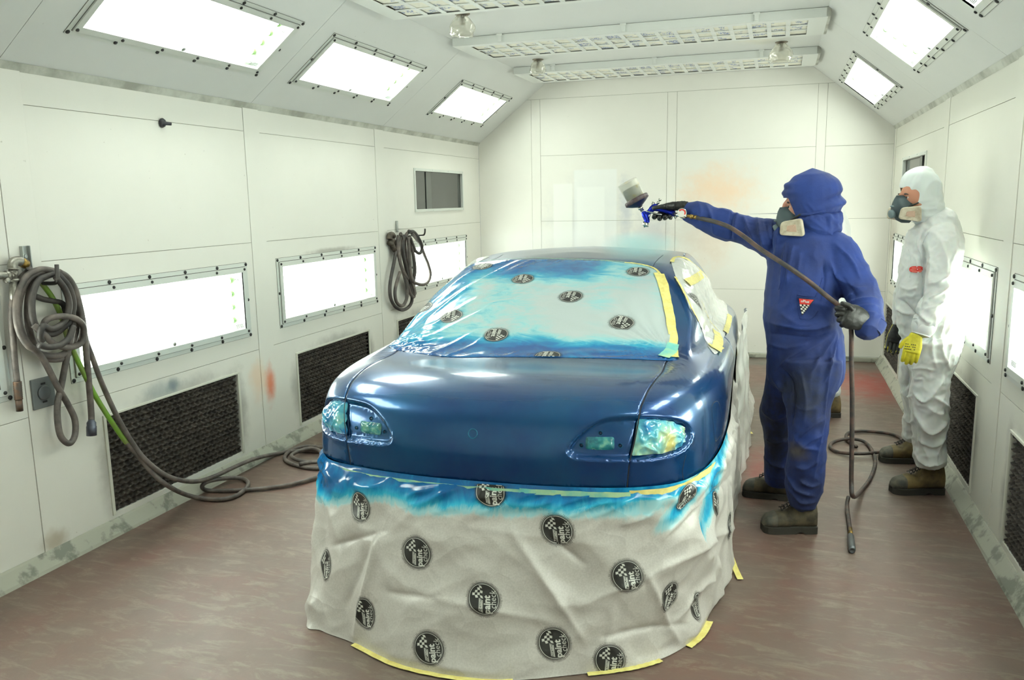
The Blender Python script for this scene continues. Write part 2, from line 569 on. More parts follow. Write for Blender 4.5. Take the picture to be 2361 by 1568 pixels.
bolt_mesh = None
def fixture(frame, y0, y1, v0, v1, label, group, marks=True):
    O, V, N = (Vector(q) for q in frame)
    U = Vector((0, 1, 0))
    f = lambda u, v, n=0.0: O + U * u + V * v + N * n
    base = f(y0, v0)
    root = empty('light_fixture', base, label, 'light', group)
    # flange made of four strips plus an inner retaining strip that stands proud
    bm = bmesh.new()
    def strip(u0, va, u1, vb, n0, n1, mi=0):
        t_ = bmesh.new(); bmesh.ops.create_cube(t_, size=1)
        Mx = Matrix((( *(U * (u1 - u0)), 0), (*(V * (vb - va)), 0), (*(N * (n1 - n0)), 0), (0, 0, 0, 1))).transposed()
        bmesh.ops.bevel(t_, geom=t_.edges[:], offset=.02, segments=1, affect='EDGES')
        t_.transform(Matrix.Translation(f((u0 + u1) / 2, (va + vb) / 2, (n0 + n1) / 2)) @ Mx)
        merge(bm, t_, mi)
    w1, w2 = .048, .026
    strip(y0, v0, y1, v0 + w1, 0, .004); strip(y0, v1 - w1, y1, v1, 0, .004)
    strip(y0, v0 + w1, y0 + w1, v1 - w1, 0, .004); strip(y1 - w1, v0 + w1, y1, v1 - w1, 0, .004)
    strip(y0 + w2, v0 + w2, y1 - w2, v0 + w1 + .010, .004, .013); strip(y0 + w2, v1 - w1 - .010, y1 - w2, v1 - w2, .004, .013)
    strip(y0 + w2, v0 + w1, y0 + w1 + .010, v1 - w1, .004, .013); strip(y1 - w1 - .010, v0 + w1, y1 - w2, v1 - w1, .004, .013)
    fo = obj('frame', bm, M_ALU, root, smooth=False, recalc=True)
    bm = bmesh.new()
    i0, i1, j0, j1 = y0 + w1 + .010, y1 - w1 - .010, v0 + w1 + .010, v1 - w1 - .010
    for (a, c) in (((i0, j0), (i1, j0)), ((i1, j0), (i1, j1)), ((i1, j1), (i0, j1)), ((i0, j1), (i0, j0))):
        quad(bm, f(*a, .013), f(*c, .013), f(*c, -.03), f(*a, -.03))
    obj('inner_lip', bm, M_LIP, root, smooth=False)
    bm = bmesh.new()
    quad(bm, f(i0, j0, .001), f(i1, j0, .001), f(i1, j1, .001), f(i0, j1, .001))
    gp = obj('glass_pane', bm, M_GLASS, root, smooth=False)
    # sooty maker's labels in two corners of the pane
    if marks:
        bm = bmesh.new()
        rr = random.Random(int(y0 * 100) + int(v0 * 10))
        for k in range(4):
            quad(bm, f(i1 - .10 + rr.uniform(0, .02), j0 + .012 + k * .006, .002), f(i1 - .012, j0 + .012 + k * .006, .002), f(i1 - .012, j0 + .0155 + k * .006, .002), f(i1 - .10 + rr.uniform(0, .02), j0 + .0155 + k * .006, .002))
        obj('maker_label', bm, M_LABEL, gp, smooth=False)
        bm = bmesh.new()
        for k in range(14):      # scribbled trademark
            a = rr.uniform(0, 2 * pi); cx, cv = i1 - .045, j1 - .045
            p = Vector((cx + cos(a) * .018 * rr.random(), cv + sin(a) * .015 * rr.random()))
            q = p + Vector((rr.uniform(-.022, .022), rr.uniform(-.016, .016)))
            dd = (q - p).normalized().orthogonal() * .0012
            quad(bm, f(p.x - dd.x, p.y - dd.y, .002), f(q.x - dd.x, q.y - dd.y, .002), f(q.x + dd.x, q.y + dd.y, .002), f(p.x + dd.x, p.y + dd.y, .002))
        obj('trademark', bm, M_LABEL, gp, smooth=False)
    bm = bmesh.new()  # thin dark tubes draw the shadow gaps round flange and strip
    for m_, n_, wd_ in ((0.0, .0006, .0035), (w2 - .0015, .0046, .003)):
        for (a, c) in (((y0 + m_, v0 + m_), (y1 - m_, v0 + m_)), ((y0 + m_, v1 - m_), (y1 - m_, v1 - m_))):
            add_tube(bm, [f(a[0], a[1], n_), f(c[0], c[1], n_)], wd_ * .5, 4)
        for (a, c) in (((y0 + m_, v0 + m_), (y0 + m_, v1 - m_)), ((y1 - m_, v0 + m_), (y1 - m_, v1 - m_))):
            add_tube(bm, [f(a[0], a[1], n_), f(c[0], c[1], n_)], wd_ * .4, 4)
    obj('shadow_gap', bm, M_SHADOW_GAP, root, smooth=False)
    # light box
    D = .12
    bm = bmesh.new()
    k = [(y0 + b, v0 + b), (y1 - b, v0 + b), (y1 - b, v1 - b), (y0 + b, v1 - b)]
    s = .012
    kb = [(k[0][0] + s, k[0][1] + s), (k[1][0] - s, k[1][1] + s), (k[2][0] - s, k[2][1] - s), (k[3][0] + s, k[3][1] - s)]
    for i in range(4):
        quad(bm, f(*k[i], -.0), f(*k[(i + 1) % 4], -.0), f(*kb[(i + 1) % 4], -D), f(*kb[i], -D))
    quad(bm, *[f(*q, -D) for q in kb])
    obj('reflector', bm, M_REFLECT, root, smooth=False)
    nt = 4
    for i in range(nt):
        v = lerp(v0 + .11, v1 - .11, i / (nt - 1))
        bm = bmesh.new()
        add_cyl(bm, f(y0 + .09, v, -.075), f(y1 - .09, v, -.075), .019, seg=8)
        tb = obj('tube', bm, M_TUBE, root)
        for a, c in ((y0 + .066, y0 + .0895), (y1 - .0895, y1 - .066)):
            bm = bmesh.new()
            add_cyl(bm, f(a, v, -.075), f(c, v, -.075), .020, seg=10)
            obj('end_cap', bm, M_CAP, tb)
    # latch knob mid-edge and bolts round the frame
    bm = bmesh.new()
    add_cyl(bm, f((y0 + y1) / 2, v0 + w1 + .022, .002), f((y0 + y1) / 2, v0 + w1 + .022, .012), .011, seg=12)
    obj('latch_knob', bm, M_LIP, root)
    global bolt_mesh
    spots = []
    for i in range(6):
        y = lerp(y0 + .012, y1 - .012, i / 5)
        for v, dy in ((v0 + .012, 0), (v1 - .012, 0)):
            spots.append((y, v, .004, 1.0))
        if 0 < i < 5 or True:
            yy = lerp(y0 + .040, y1 - .040, i / 5)
            spots += [(yy, v0 + .040, .013, .8), (yy, v1 - .040, .013, .8)]
    spots += [(y0 + .012, (v0 + v1) / 2, .004, .9), (y1 - .012, (v0 + v1) / 2, .004, .9)]
    for (u, v, n, sc_) in spots:
        if bolt_mesh is None:
            bm = bmesh.new()
            add_lathe(bm, [(.0105, 0), (.0105, .003), (.0075, .006), (.001, .0065)], (0, 0, 0), (0, 0, 1), 10)
            bo = obj('bolt', bm, M_BOLT)
            bolt_mesh = bo.data
        else:
            bo = bpy.data.objects.new('bolt', bolt_mesh); COL.objects.link(bo)
        bo.parent = root
        bo.location = f(u, v, n) - base
        bo.rotation_euler = N.to_track_quat('Z', 'Y').to_euler()
        bo.scale = (sc_, sc_, 1)
    return root

ordn = {0: 'nearest the camera', 1: 'second', 2: 'third', 3: 'last, next to the back wall'}
where = ['at the front end, mostly out of the picture', 'second from the front', 'third from the front', 'nearest the back wall']
lab_l = ['light panel low on the left wall, only its end showing at the picture edge',
         'bright light panel low on the left wall behind the near coiled hose',
         'bright light panel low on the left wall between the two coiled hoses',
         'bright light panel low on the left wall beside the far hanging hose']
lab_r = ['light panel low on the right wall, nearest the booth front',
         'light panel low on the right wall cut by the picture edge',
         'bright light panel low on the right wall directly behind the white-suited man',
         'narrow-looking light panel low on the right wall beside the back corner']
lab_hl = ['light panel in the left sloping ceiling at the booth front, above the picture',
          'largest-looking light panel in the left sloping ceiling, cut by the top of the picture',
          'middle light panel in the left sloping ceiling',
          'smallest-looking light panel in the left sloping ceiling, nearest the back wall']
lab_hr = ['light panel in the right sloping ceiling at the booth front, above the picture',
          'light panel in the right sloping ceiling, only its corner showing',
          'larger square-looking light panel in the right sloping ceiling',
          'smaller light panel in the right sloping ceiling, nearest the back wall']
for i in range(4):
    fixture(((XL, 0, 0), (0, 0, 1), (1, 0, 0)), *GLY[i], *LZ, lab_l[i], 'wall light panels')
    fixture(((XR, 0, 0), (0, 0, 1), (-1, 0, 0)), *GRY[i], *LZ, lab_r[i], 'wall light panels')
    fixture(((XL, 0, ZE), UL, NL), *HLY[i], *HV, lab_hl[i], 'ceiling light panels')
    fixture(((XR, 0, ZE), UR, NR), *HRY[i], *HV, lab_hr[i], 'ceiling light panels')

# ---- small dark observation windows near the back
M_WGLASS = simple('dark_window_glass', srgb(38, 40, 38), .06)
M_WGLASS.node_tree.nodes['Principled BSDF'].inputs['Specular IOR Level'].default_value = .9
for nm, x, n, wn in (('window_1', XL, 1, WIN_L), ('window_2', XR, -1, WIN_R)):
    bm = bmesh.new()
    f = lambda y, z, k: (x + n * k, y, z)
    y0, z0, y1, z1 = wn
    quad(bm, f(y0, z0, -.02), f(y1, z0, -.02), f(y1, z1, -.02), f(y0, z1, -.02))
    wo = tag(obj(nm, bm, M_WGLASS, smooth=False), kind='structure')
    bm = bmesh.new()
    e = .022
    for (a, c, d, g) in ((y0 - e, z0 - e, y1 + e, z0 + .004), (y0 - e, z1 - .004, y1 + e, z1 + e), (y0 - e, z0, y0 + .004, z1), (y1 - .004, z0, y1 + e, z1)):
        add_box(bm, f(a, c, -.018), f(d, g, .010), bev=.003)
    for i in range(4):
        for z in (z0 - .012, z1 + .012):
            add_cyl(bm, f(lerp(y0, y1, i / 3), z, .008), f(lerp(y0, y1, i / 3), z, .013), .005, seg=8)
    obj('window_frame', bm, M_ALU, wo, smooth=False)
    bm = bmesh.new()           # stanchion seen through the glass
    add_box(bm, f(y0 + .28, z0, -.019), f(y0 + .40, z1, -.012), bev=.002)
    obj('mullion', bm, simple('grey_stanchion', srgb(92, 94, 90), .4), wo, smooth=False)

# ---- exhaust filters: dark expanded paper with punched slots
t = NT('dark_filter_paper')
n2 = t.noise(20, 4, .7)
t.set(Base_Color=t.mix(t.ramp(n2, [(.35, 0.0), (.7, 1.0)]), srgb(46, 42, 39), srgb(84, 77, 70)), Roughness=.9)
M_FILTER = t.m
M_HOLE = simple('filter_void', srgb(10, 9, 9), .95)
M_ANGLE = simple('painted_angle_strip', srgb(208, 208, 196), .5)
lab_fl = ['wide dark honeycomb exhaust filter low on the left wall, nearest one',
          'dark honeycomb exhaust filter low on the left wall beside the car tail',
          'dark honeycomb exhaust filter on the left wall, mostly hidden behind the car']
lab_fr = ['dark honeycomb exhaust filter low on the right wall at the picture edge',
          'dark honeycomb exhaust filter on the right wall behind the white-suited man',
          'dark honeycomb exhaust filter low on the right wall beside the back corner']
for side, x, n, ys, labs in (('left', XL, 1, FL_Y, lab_fl), ('right', XR, -1, FR_Y, lab_fr)):
    for (y0, y1), lab in zip(ys, labs):
        root = empty('exhaust_filter', (x, y0, FZ[0]), lab, 'filter', 'exhaust filters')
        f = lambda y, z, k: Vector((x + n * k, y, z))
        # pleated pad: staggered oval dimples pressed into a fine grid
        for half, (ya, yb) in enumerate(((y0 + .004, (y0 + y1) / 2 - .001), ((y0 + y1) / 2 + .001, y1 - .004))):
            bm = bmesh.new()
            NY, NZ = 118, 104
            rows = []
            cy, cz = .0405, .0300
            for j in range(NZ + 1):
                row = []
                z = lerp(FZ[0] + .003, FZ[1] - .003, j / NZ)
                for i in range(NY + 1):
                    y = lerp(ya, yb, i / NY)
                    q = (z - FZ[0]) / cz
                    r = ffloor(q)
                    u = (y - y0) / cy + (.5 if r % 2 else 0)
                    du = (u - ffloor(u) - .5) * cy
                    dv = (q - r - .5) * cz
                    d = hypot(du / .0145, dv / .0095)
                    dep = -.011 - .022 * sstep(1.05, .7, d) + .009 * sstep(1.8, 1.1, d) * (1 if dv < 0 else -.8) + .0025 * noise.noise(Vector((y * 40, z * 40, x)))
                    row.append(bm.verts.new(f(y, z, dep)))
                rows.append(row)
            for j in range(NZ):
                for i in range(NY):
                    c4 = (rows[j][i], rows[j][i + 1], rows[j + 1][i + 1], rows[j + 1][i])
                    fc = bm.faces.new(c4 if n > 0 else c4[::-1])
                    if min(abs(v.co.x - x) for v in c4) > .027:
                        fc.material_index = 1
            obj('filter_pad', bm, [M_FILTER, M_HOLE], root)
        bm = bmesh.new()
        for (a, c, d, g) in ((y0 - .018, FZ[1], y1 + .018, FZ[1] + .012), (y0 - .018, FZ[0] - .012, y0, FZ[1]), (y1, FZ[0] - .012, y1 + .018, FZ[1])):
            add_box(bm, f(a, c, -.03), f(d, g, .007), bev=.002)
        obj('edge_strip', bm, M_ANGLE, root, smooth=False)
        bm = bmesh.new()
        quad(bm, f(y0 - .01, FZ[0] - .01, -.045), f(y1 + .01, FZ[0] - .01, -.045), f(y1 + .01, FZ[1] + .01, -.045), f(y0 - .01, FZ[1] + .01, -.045))
        obj('backing', bm, M_HOLE, root, smooth=False)
# ------------------------------------------------------------------ the car body surface
# car frame: x across from the centre line, y forward from the tail, z up
CAR = Vector((-1.010, 2.63, 0))
CARROT = math.radians(1.8)
CARM = Matrix.Translation(CAR) @ Matrix.Rotation(CARROT, 4, 'Z')
CARI = CARM.inverted()
EYEC = CARI @ EYE
def rayc(px, py):
    return (CARI.to_3x3() @ ray(px, py)).normalized()
# half-rings from the tail centre round the side to the nose centre, from the sill up to the roof spine
RINGS = [
 # z .26
 [(0,.02,.26),(.26,.03,.26),(.50,.06,.26),(.68,.16,.26),(.76,.42,.26),(.79,.90,.26),(.80,1.5,.26),(.80,2.1,.26),(.80,2.8,.26),(.80,3.5,.26),(.76,4.05,.26),(.62,4.38,.26),(.30,4.50,.26),(0,4.53,.26)],
 # z .46
 [(0,0,.46),(.26,.01,.46),(.53,.06,.46),(.71,.17,.46),(.80,.42,.46),(.84,.90,.46),(.845,1.5,.46),(.845,2.1,.46),(.845,2.8,.46),(.84,3.5,.46),(.80,4.05,.46),(.66,4.40,.46),(.32,4.54,.46),(0,4.57,.46)],
 # z .64 lower paint edge
 [(0,0,.64),(.26,.008,.64),(.54,.062,.64),(.715,.175,.64),(.805,.42,.645),(.850,.90,.65),(.850,1.5,.65),(.848,2.1,.65),(.85,2.8,.65),(.845,3.5,.64),(.80,4.05,.62),(.66,4.38,.60),(.32,4.50,.58),(0,4.53,.58)],
 # z .75
 [(0,-.006,.75),(.26,.002,.75),(.53,.054,.75),(.705,.165,.755),(.800,.42,.765),(.852,.90,.77),(.862,1.5,.77),(.866,2.1,.77),(.862,2.8,.76),(.835,3.5,.74),(.78,4.03,.71),(.64,4.33,.68),(.32,4.43,.66),(0,4.46,.66)],
 # z .85
 [(0,.014,.85),(.26,.020,.85),(.525,.070,.855),(.69,.180,.86),(.785,.43,.87),(.838,.90,.88),(.856,1.5,.88),(.860,2.1,.875),(.855,2.8,.86),(.81,3.48,.83),(.74,3.98,.79),(.60,4.24,.74),(.32,4.34,.71),(0,4.37,.71)],
 # shoulder
 [(0,.055,.918),(.26,.062,.918),(.515,.112,.922),(.665,.215,.925),(.752,.45,.933),(.798,.90,.940),(.825,1.5,.942),(.832,2.1,.935),(.820,2.8,.915),(.76,3.44,.88),(.68,3.90,.83),(.55,4.12,.78),(.32,4.22,.75),(0,4.25,.75)],
 # deck edge / window sill line on the sides
 [(0,.150,.958),(.26,.158,.958),(.490,.200,.960),(.625,.285,.960),(.700,.50,.962),(.735,.90,.972),(.768,1.5,.978),(.775,2.1,.970),(.765,2.8,.950),(.70,3.38,.915),(.61,3.76,.87),(.49,3.95,.83),(.30,4.05,.81),(0,4.08,.81)],
 # deck middle
 [(0,.36,.982),(.25,.37,.982),(.46,.39,.980),(.585,.45,.978),(.655,.62,.978),(.700,.96,1.008),(.735,1.5,1.018),(.740,2.1,1.010),(.730,2.75,.990),(.665,3.28,.950),(.55,3.56,.92),(.42,3.70,.90),(.26,3.76,.89),(0,3.80,.89)],
 # foot of the rear window / foot of the windscreen
 [(0,.70,.988),(.24,.70,.988),(.45,.695,.986),(.590,.72,.988),(.650,.86,1.004),(.692,1.08,1.070),(.712,1.5,1.080),(.712,2.1,1.075),(.695,2.70,1.050),(.62,3.15,.995),(.49,3.36,.965),(.36,3.46,.95),(.22,3.50,.945),(0,3.53,.94)],
 # half way up the glass
 [(0,1.05,1.135),(.24,1.055,1.134),(.43,1.07,1.128),(.545,1.11,1.120),(.600,1.20,1.150),(.635,1.32,1.180),(.660,1.6,1.200),(.668,2.1,1.200),(.658,2.55,1.180),(.59,2.88,1.135),(.44,3.05,1.11),(.33,3.12,1.10),(.20,3.16,1.095),(0,3.18,1.09)],
 # top of the rear window / cant rail
 [(0,1.50,1.300),(.22,1.49,1.299),(.39,1.475,1.290),(.480,1.46,1.282),(.520,1.48,1.285),(.555,1.58,1.292),(.580,1.75,1.305),(.590,2.1,1.310),(.575,2.38,1.300),(.53,2.58,1.285),(.41,2.70,1.275),(.31,2.76,1.27),(.18,2.79,1.265),(0,2.80,1.265)],
 # roof edge
 [(0,1.68,1.338),(0.2,1.68,1.336),(0.34,1.68,1.329),(0.405,1.69,1.324),(0.435,1.73,1.324),(0.46,1.82,1.328),(0.475,1.95,1.335),(0.475,2.1,1.338),(0.455,2.25,1.336),(0.4,2.38,1.33),(0.33,2.46,1.326),(0.25,2.5,1.325),(0.15,2.52,1.325),(0,2.53,1.325)],
 # spine
 [(0,1.86,1.358),(0,1.87,1.359),(0,1.885,1.36),(0,1.905,1.361),(0,1.93,1.362),(0,1.97,1.364),(0,2.03,1.366),(0,2.1,1.367),(0,2.17,1.366),(0,2.22,1.365),(0,2.26,1.364),(0,2.29,1.363),(0,2.31,1.362),(0,2.33,1.361)],
]

def build_cage(C):
    bm = bmesh.new()
    nr, nc = len(C), len(C[0])
    R = [[bm.verts.new(C[i][j]) for j in range(nc)] for i in range(nr)]
    Lm = []
    for i in range(nr):
        row = []
        for j in range(nc):
            x, y, z = C[i][j]
            row.append(R[i][j] if (abs(x) < 1e-6) else bm.verts.new((-x, y, z)))
        Lm.append(row)
    for i in range(nr - 1):
        for j in range(nc - 1):
            bm.faces.new((R[i][j], R[i][j + 1], R[i + 1][j + 1], R[i + 1][j]))
            bm.faces.new((Lm[i][j + 1], Lm[i][j], Lm[i + 1][j], Lm[i + 1][j + 1]))
    bm.verts.index_update()
    return bm, [[v.index for v in r] for r in R]

def subdivide_mesh(bm, levels):
    me = bpy.data.meshes.new('tmp'); bm.to_mesh(me)
    o = bpy.data.objects.new('tmp', me); COL.objects.link(o)
    md = o.modifiers.new('s', 'SUBSURF'); md.levels = levels; md.render_levels = levels
    md.subdivision_type = 'CATMULL_CLARK'
    dg = bpy.context.evaluated_depsgraph_get()
    ev = o.evaluated_get(dg)
    m2 = bpy.data.meshes.new_from_object(ev)
    bpy.data.objects.remove(o); bpy.data.meshes.remove(me)
    return m2

# pull the control points outward until the smooth surface passes close to the measured points
C = [[list(p) for p in r] for r in RINGS]
for it in range(3):
    cb, idx = build_cage(C)
    m2 = subdivide_mesh(cb, 1)          # limit positions approximated from one level
    for i, r in enumerate(idx):
        for j, k in enumerate(r):
            v = m2.vertices[k].co
            for a in range(3):
                if a == 0 and RINGS[i][j][0] == 0:
                    continue
                C[i][j][a] += .75 * (RINGS[i][j][a] - v[a])
    cb.free(); bpy.data.meshes.remove(m2)
cb, idx = build_cage(C)
m2 = subdivide_mesh(cb, 4)
cb.free()
bmB = bmesh.new(); bmB.from_mesh(m2); bpy.data.meshes.remove(m2)
bmesh.ops.recalc_face_normals(bmB, faces=bmB.faces)
BODY = BVHTree.FromBMesh(bmB)
BV = [v.co.copy() for v in bmB.verts]
BN = None
bmB.normal_update()
_vn = [v.normal.copy() for v in bmB.verts]
_fv = [[v.index for v in f.verts] for f in bmB.faces]

def smooth_normal(loc, fi):
    n = Vector((0, 0, 0))
    for k in _fv[fi]:
        n += _vn[k] / ((BV[k] - loc).length + .002)
    return n.normalized()

Q0 = Vector((0, 1.30, .75))                 # every sight line from here leaves the body just once
def uv_of(p):
    d = (Vector(p) - Q0).normalized()
    return Vector((d.x, d.y)) * (2 / (1 + d.z + 1e-9))
def dir_of(u):
    r2 = (u.x * u.x + u.y * u.y) / 4
    return Vector((u.x, u.y, 1 - r2)) / (1 + r2)
def surf(u, off=0.0):
    d = dir_of(u)
    loc, nor, fi, dist = BODY.ray_cast(Q0, d)
    if loc is None:
        loc, nor, fi, dist = BODY.find_nearest(Q0 + d)
    n = smooth_normal(loc, fi)
    if n.dot(loc - Q0) < 0:
        n = -n
    return loc + n * off, n
def pix(px, py):
    """Where the sight line of a pixel first meets the body, in the car frame."""
    loc, nor, fi, dist = BODY.ray_cast(EYEC, rayc(px, py))
    return loc
def pixn(px, py, tries=14):
    """Same, sliding toward the body if the pixel just misses it."""
    q = pix(px, py)
    if q is None:
        o = EYEC; d = rayc(px, py)
        best = None
        for k in range(60):
            p = o + d * (1.5 + k * .08)
            r = BODY.find_nearest(p)
            if best is None or r[3] < best[1]:
                best = (r[0], r[3])
        q = best[0]
    return q
# ------------------------------------------------------------------ panels laid on the body surface
def inside(p, poly):
    x, y = p[0], p[1]
    c = False
    n = len(poly)
    j = n - 1
    for i in range(n):
        xi, yi = poly[i]; xj, yj = poly[j]
        if (yi > y) != (yj > y) and x < (xj - xi) * (y - yi) / (yj - yi) + xi:
            c = not c
        j = i
    return c

from mathutils.kdtree import KDTree
class Line:
    """A curve on the body, as points in the car frame with a distance query."""
    def __init__(s, pts, closed=True, step=.004):
        P = [Vector(p) for p in pts]
        out = []
        m = len(P)
        for i in range(m if closed else m - 1):
            a, c = P[i], P[(i + 1) % m]
            k = max(1, int((c - a).length / step))
            out += [a.lerp(c, q / k) for q in range(k)]
        if not closed:
            out.append(P[-1])
        s.closed = closed
        s.pts = [surf(uv_of(p))[0] for p in out]
        s.uv = [tuple(uv_of(p)) for p in s.pts]
        s.kd = KDTree(len(s.pts))
        for i, p in enumerate(s.pts):
            s.kd.insert(p, i)
        s.kd.balance()
        us = [u[0] for u in s.uv]; vs = [u[1] for u in s.uv]
        s.bb = (min(us), min(vs), max(us), max(vs))
    def dist(s, p):
        return s.kd.find(p)[2]
    def has(s, u):
        b_ = s.bb
        return b_[0] <= u[0] <= b_[2] and b_[1] <= u[1] <= b_[3] and inside(u, s.uv)
    def mirrored(s):
        return Line([(-p.x, p.y, p.z) for p in reversed(s.pts)], s.closed, 1e9)

def sample_panel(outer, holes, spacing, fine=(), fine_w=.02, rings=(.0025, .006)):
    """Triangulate the region inside outer and outside holes. Returns (uv list, tris, distance-to-edge list, position/normal list)."""
    lines = [outer] + list(holes)
    V, E = [], []
    for ln in lines:
        k0 = len(V)
        step = 2 if len(ln.uv) > 300 else 1
        uv = ln.uv[::step]
        V += [Vector(u) for u in uv]
        E += [(k0 + i, k0 + (i + 1) % len(uv)) for i in range(len(uv))]
    nb = len(V)
    u0, v0, u1, v1 = outer.bb
    # spacing given in metres: local scale of the uv map is found by probing
    def probe(u):
        p, n = surf(u); q, _ = surf(u + Vector((.004, 0))); r, _ = surf(u + Vector((0, .004)))
        return max((p - q).length, (p - r).length) / .004
    cell = .12
    nu, nv = int((u1 - u0) / cell) + 1, int((v1 - v0) / cell) + 1
    for i in range(nu):
        for j in range(nv):
            c0 = Vector((u0 + (i + .5) * cell, v0 + (j + .5) * cell))
            sc = probe(c0)
            k = max(1, min(60, int(cell * sc / spacing + .5)))
            for a in range(k):
                for c in range(k):
                    u = Vector((u0 + (i + (a + .5) / k) * cell, v0 + (j + (c + .5 * (1 + .5 * (a % 2))) / k) * cell))
                    if outer.has(u) and not any(h.has(u) for h in holes):
                        V.append(u)
    # denser rows beside edges and along feature lines
    def rows_along(ln, ds, both):
        pts = ln.pts
        m = len(pts)
        for i in range(0, m, 1):
            p = pts[i]
            t_ = (pts[(i + 1) % m] - pts[i - 1]) if (ln.closed or 0 < i < m - 1) else (pts[min(i + 1, m - 1)] - pts[max(i - 1, 0)])
            _, n = surf(Vector(ln.uv[i]))
            sd = n.cross(t_)
            if sd.length < 1e-9: continue
            sd.normalize()
            for d in ds:
                for sg in (1, -1):
                    u = uv_of(p + sd * d * sg)
                    if outer.has(u) and not any(h.has(u) for h in holes):
                        V.append(u)
    for ln in lines:
        rows_along(ln, rings, True)
    for ln in fine:
        rows_along(ln, (0, fine_w * .2, fine_w * .45, fine_w * .7, fine_w), True)
    res = delaunay_2d_cdt(V, E, [], 0, 1e-6)
    vv, tris = res[0], res[2]
    keep = []
    for f in tris:
        c = (vv[f[0]] + vv[f[1]] + vv[f[2]]) / 3
        if outer.has(c) and not any(h.has(c) for h in holes):
            keep.append(f)
    PN = [surf(u) for u in vv]
    ed = [min(ln.dist(p) for ln in lines) for p, n in PN]
    return vv, keep, ed, PN

def panel_bm(outer, holes, spacing, disp=None, roll=.006, roll_w=.0045, thick=.0, fine=(), fine_w=.02, base=0.0, color=None, rings=(.0025, .006)):
    vv, tris, ed, PN = sample_panel(outer, holes, spacing, fine, fine_w, rings)
    bm = bmesh.new()
    cl = bm.verts.layers.float_color.new('stain') if color else None
    vs = []
    for (p, n), d in zip(PN, ed):
        off = base - roll * (1 - sstep(0, roll_w, d))
        if disp:
            off += disp(p, n, d)
        v = bm.verts.new(CARM @ (p + n * off))
        if cl:
            v[cl] = color(p, d)
        vs.append(v)
    for f in tris:
        a, c, e = (vs[k] for k in f)
        nn = PN[f[0]][1]
        if (PN[f[1]][0] - PN[f[0]][0]).cross(PN[f[2]][0] - PN[f[0]][0]).dot(nn) < 0:
            a, c = c, a
        try: bm.faces.new((a, c, e))
        except ValueError: pass
    if thick:
        bnd = [e for e in bm.edges if e.is_boundary]
        r = bmesh.ops.extrude_edge_only(bm, edges=bnd)
        CC = CARM @ Q0
        for g in r['geom']:
            if isinstance(g, bmesh.types.BMVert):
                g.co += (CC - g.co).normalized() * thick
    loose = [v for v in bm.verts if not v.link_faces]
    bmesh.ops.delete(bm, geom=loose, context='VERTS')
    return bm

def ribbon(pts, width, off=.002, closed=False, step=.006, wob=0.0, side=0.0, taper=False, seed=0.0):
    """A strip lying on the body along pts (car frame). side shifts it sideways."""
    ln = Line(pts, closed, step)
    bm = bmesh.new()
    rows = []
    m = len(ln.pts)
    for i, p in enumerate(ln.pts):
        a = ln.pts[(i + 1) % m] if closed or i < m - 1 else p
        c = ln.pts[i - 1] if closed or i > 0 else p
        _, n = surf(Vector(ln.uv[i]))
        sd = n.cross(a - c).normalized()
        row = []
        wv = wob * noise.noise(Vector((i * step * 14, seed, 3)))
        wd = width * (min(1, 6 * min(i, m - 1 - i) / m) if taper else 1)
        for k in range(5):
            q = p + sd * (side + wv + (k / 4 - .5) * wd)
            s_, n_ = surf(uv_of(q))
            cr = 0.0 if wob == 0 else .0016 * noise.noise(Vector((i * step * 60, k * .9, seed))) 
            row.append(bm.verts.new(CARM @ (s_ + n_ * (off + cr))))
        rows.append(row)
    for r0, r1 in zip(rows, rows[1:] + ([rows[0]] if closed else [])):
        for k in range(4):
            bm.faces.new((r0[k], r0[k + 1], r1[k + 1], r1[k]))
    return bm

# ---- traced lines
def traced(px, mirror_ok=True):
    return [pixn(*p) for p in px]

GAP = traced([(1543, 834), (1530, 850), (1512, 874), (1495, 899), (1483, 925), (1476, 948), (1470, 985), (1462, 1025), (1453, 1062), (1449, 1095), (1446, 1122)])
foot = pixn(1545, 832)
ZL = .645
def lowz(x, y): return Vector((x, y, ZL))
gl_end = Vector((GAP[-1].x, GAP[-1].y, ZL))
half_gap = [Vector((.612, .705, .985))] + GAP[1:-1] + [gl_end]
top_edge = [Vector((-.612, .705, .985)), Vector((-.45, .688, .986)), Vector((-.2, .690, .988)), Vector((0, .692, .988)), Vector((.2, .690, .988)), Vector((.45, .688, .986))]
low_edge = [Vector((x, .02, ZL)) for x in (.45, .3, .15, 0, -.15, -.3, -.45)]
trunk_pts = top_edge + catmull(half_gap, 4) + low_edge + [Vector((-p.x, p.y, p.z)) for p in reversed(catmull(half_gap, 4))][:-1]
L_TRUNK = Line(trunk_pts)

REC = traced([(1474, 957), (1436, 958), (1398, 962), (1368, 974), (1340, 995), (1320, 1016), (1307, 1036), (1314, 1051), (1335, 1058), (1389, 1061), (1453, 1062),
              (1503, 1059), (1549, 1050), (1577, 1037), (1593, 1016), (1596, 996), (1587, 979), (1562, 966), (1520, 959)])
L_REC = Line(catmull(REC, 4, True), True, .006)
L_REC2 = L_REC.mirrored()
def uvx(p): return tuple(uv_of(p))
def recess(p, n, d):
    q = p if p.x > 0 else Vector((-p.x, p.y, p.z))
    if q.x < .22 or q.y > .75 or q.z < .70 or q.z > .95:
        return 0.0
    dd = L_REC.dist(q)
    if L_REC.has(uv_of(q)):
        return -.020 * sstep(0, .016, dd) - .002
    # rounded shelf under the lamp
    lip = .004 * sstep(.03, .0, dd) if q.z < .80 else 0.0
    return -.002 * sstep(.006, 0, dd) + lip

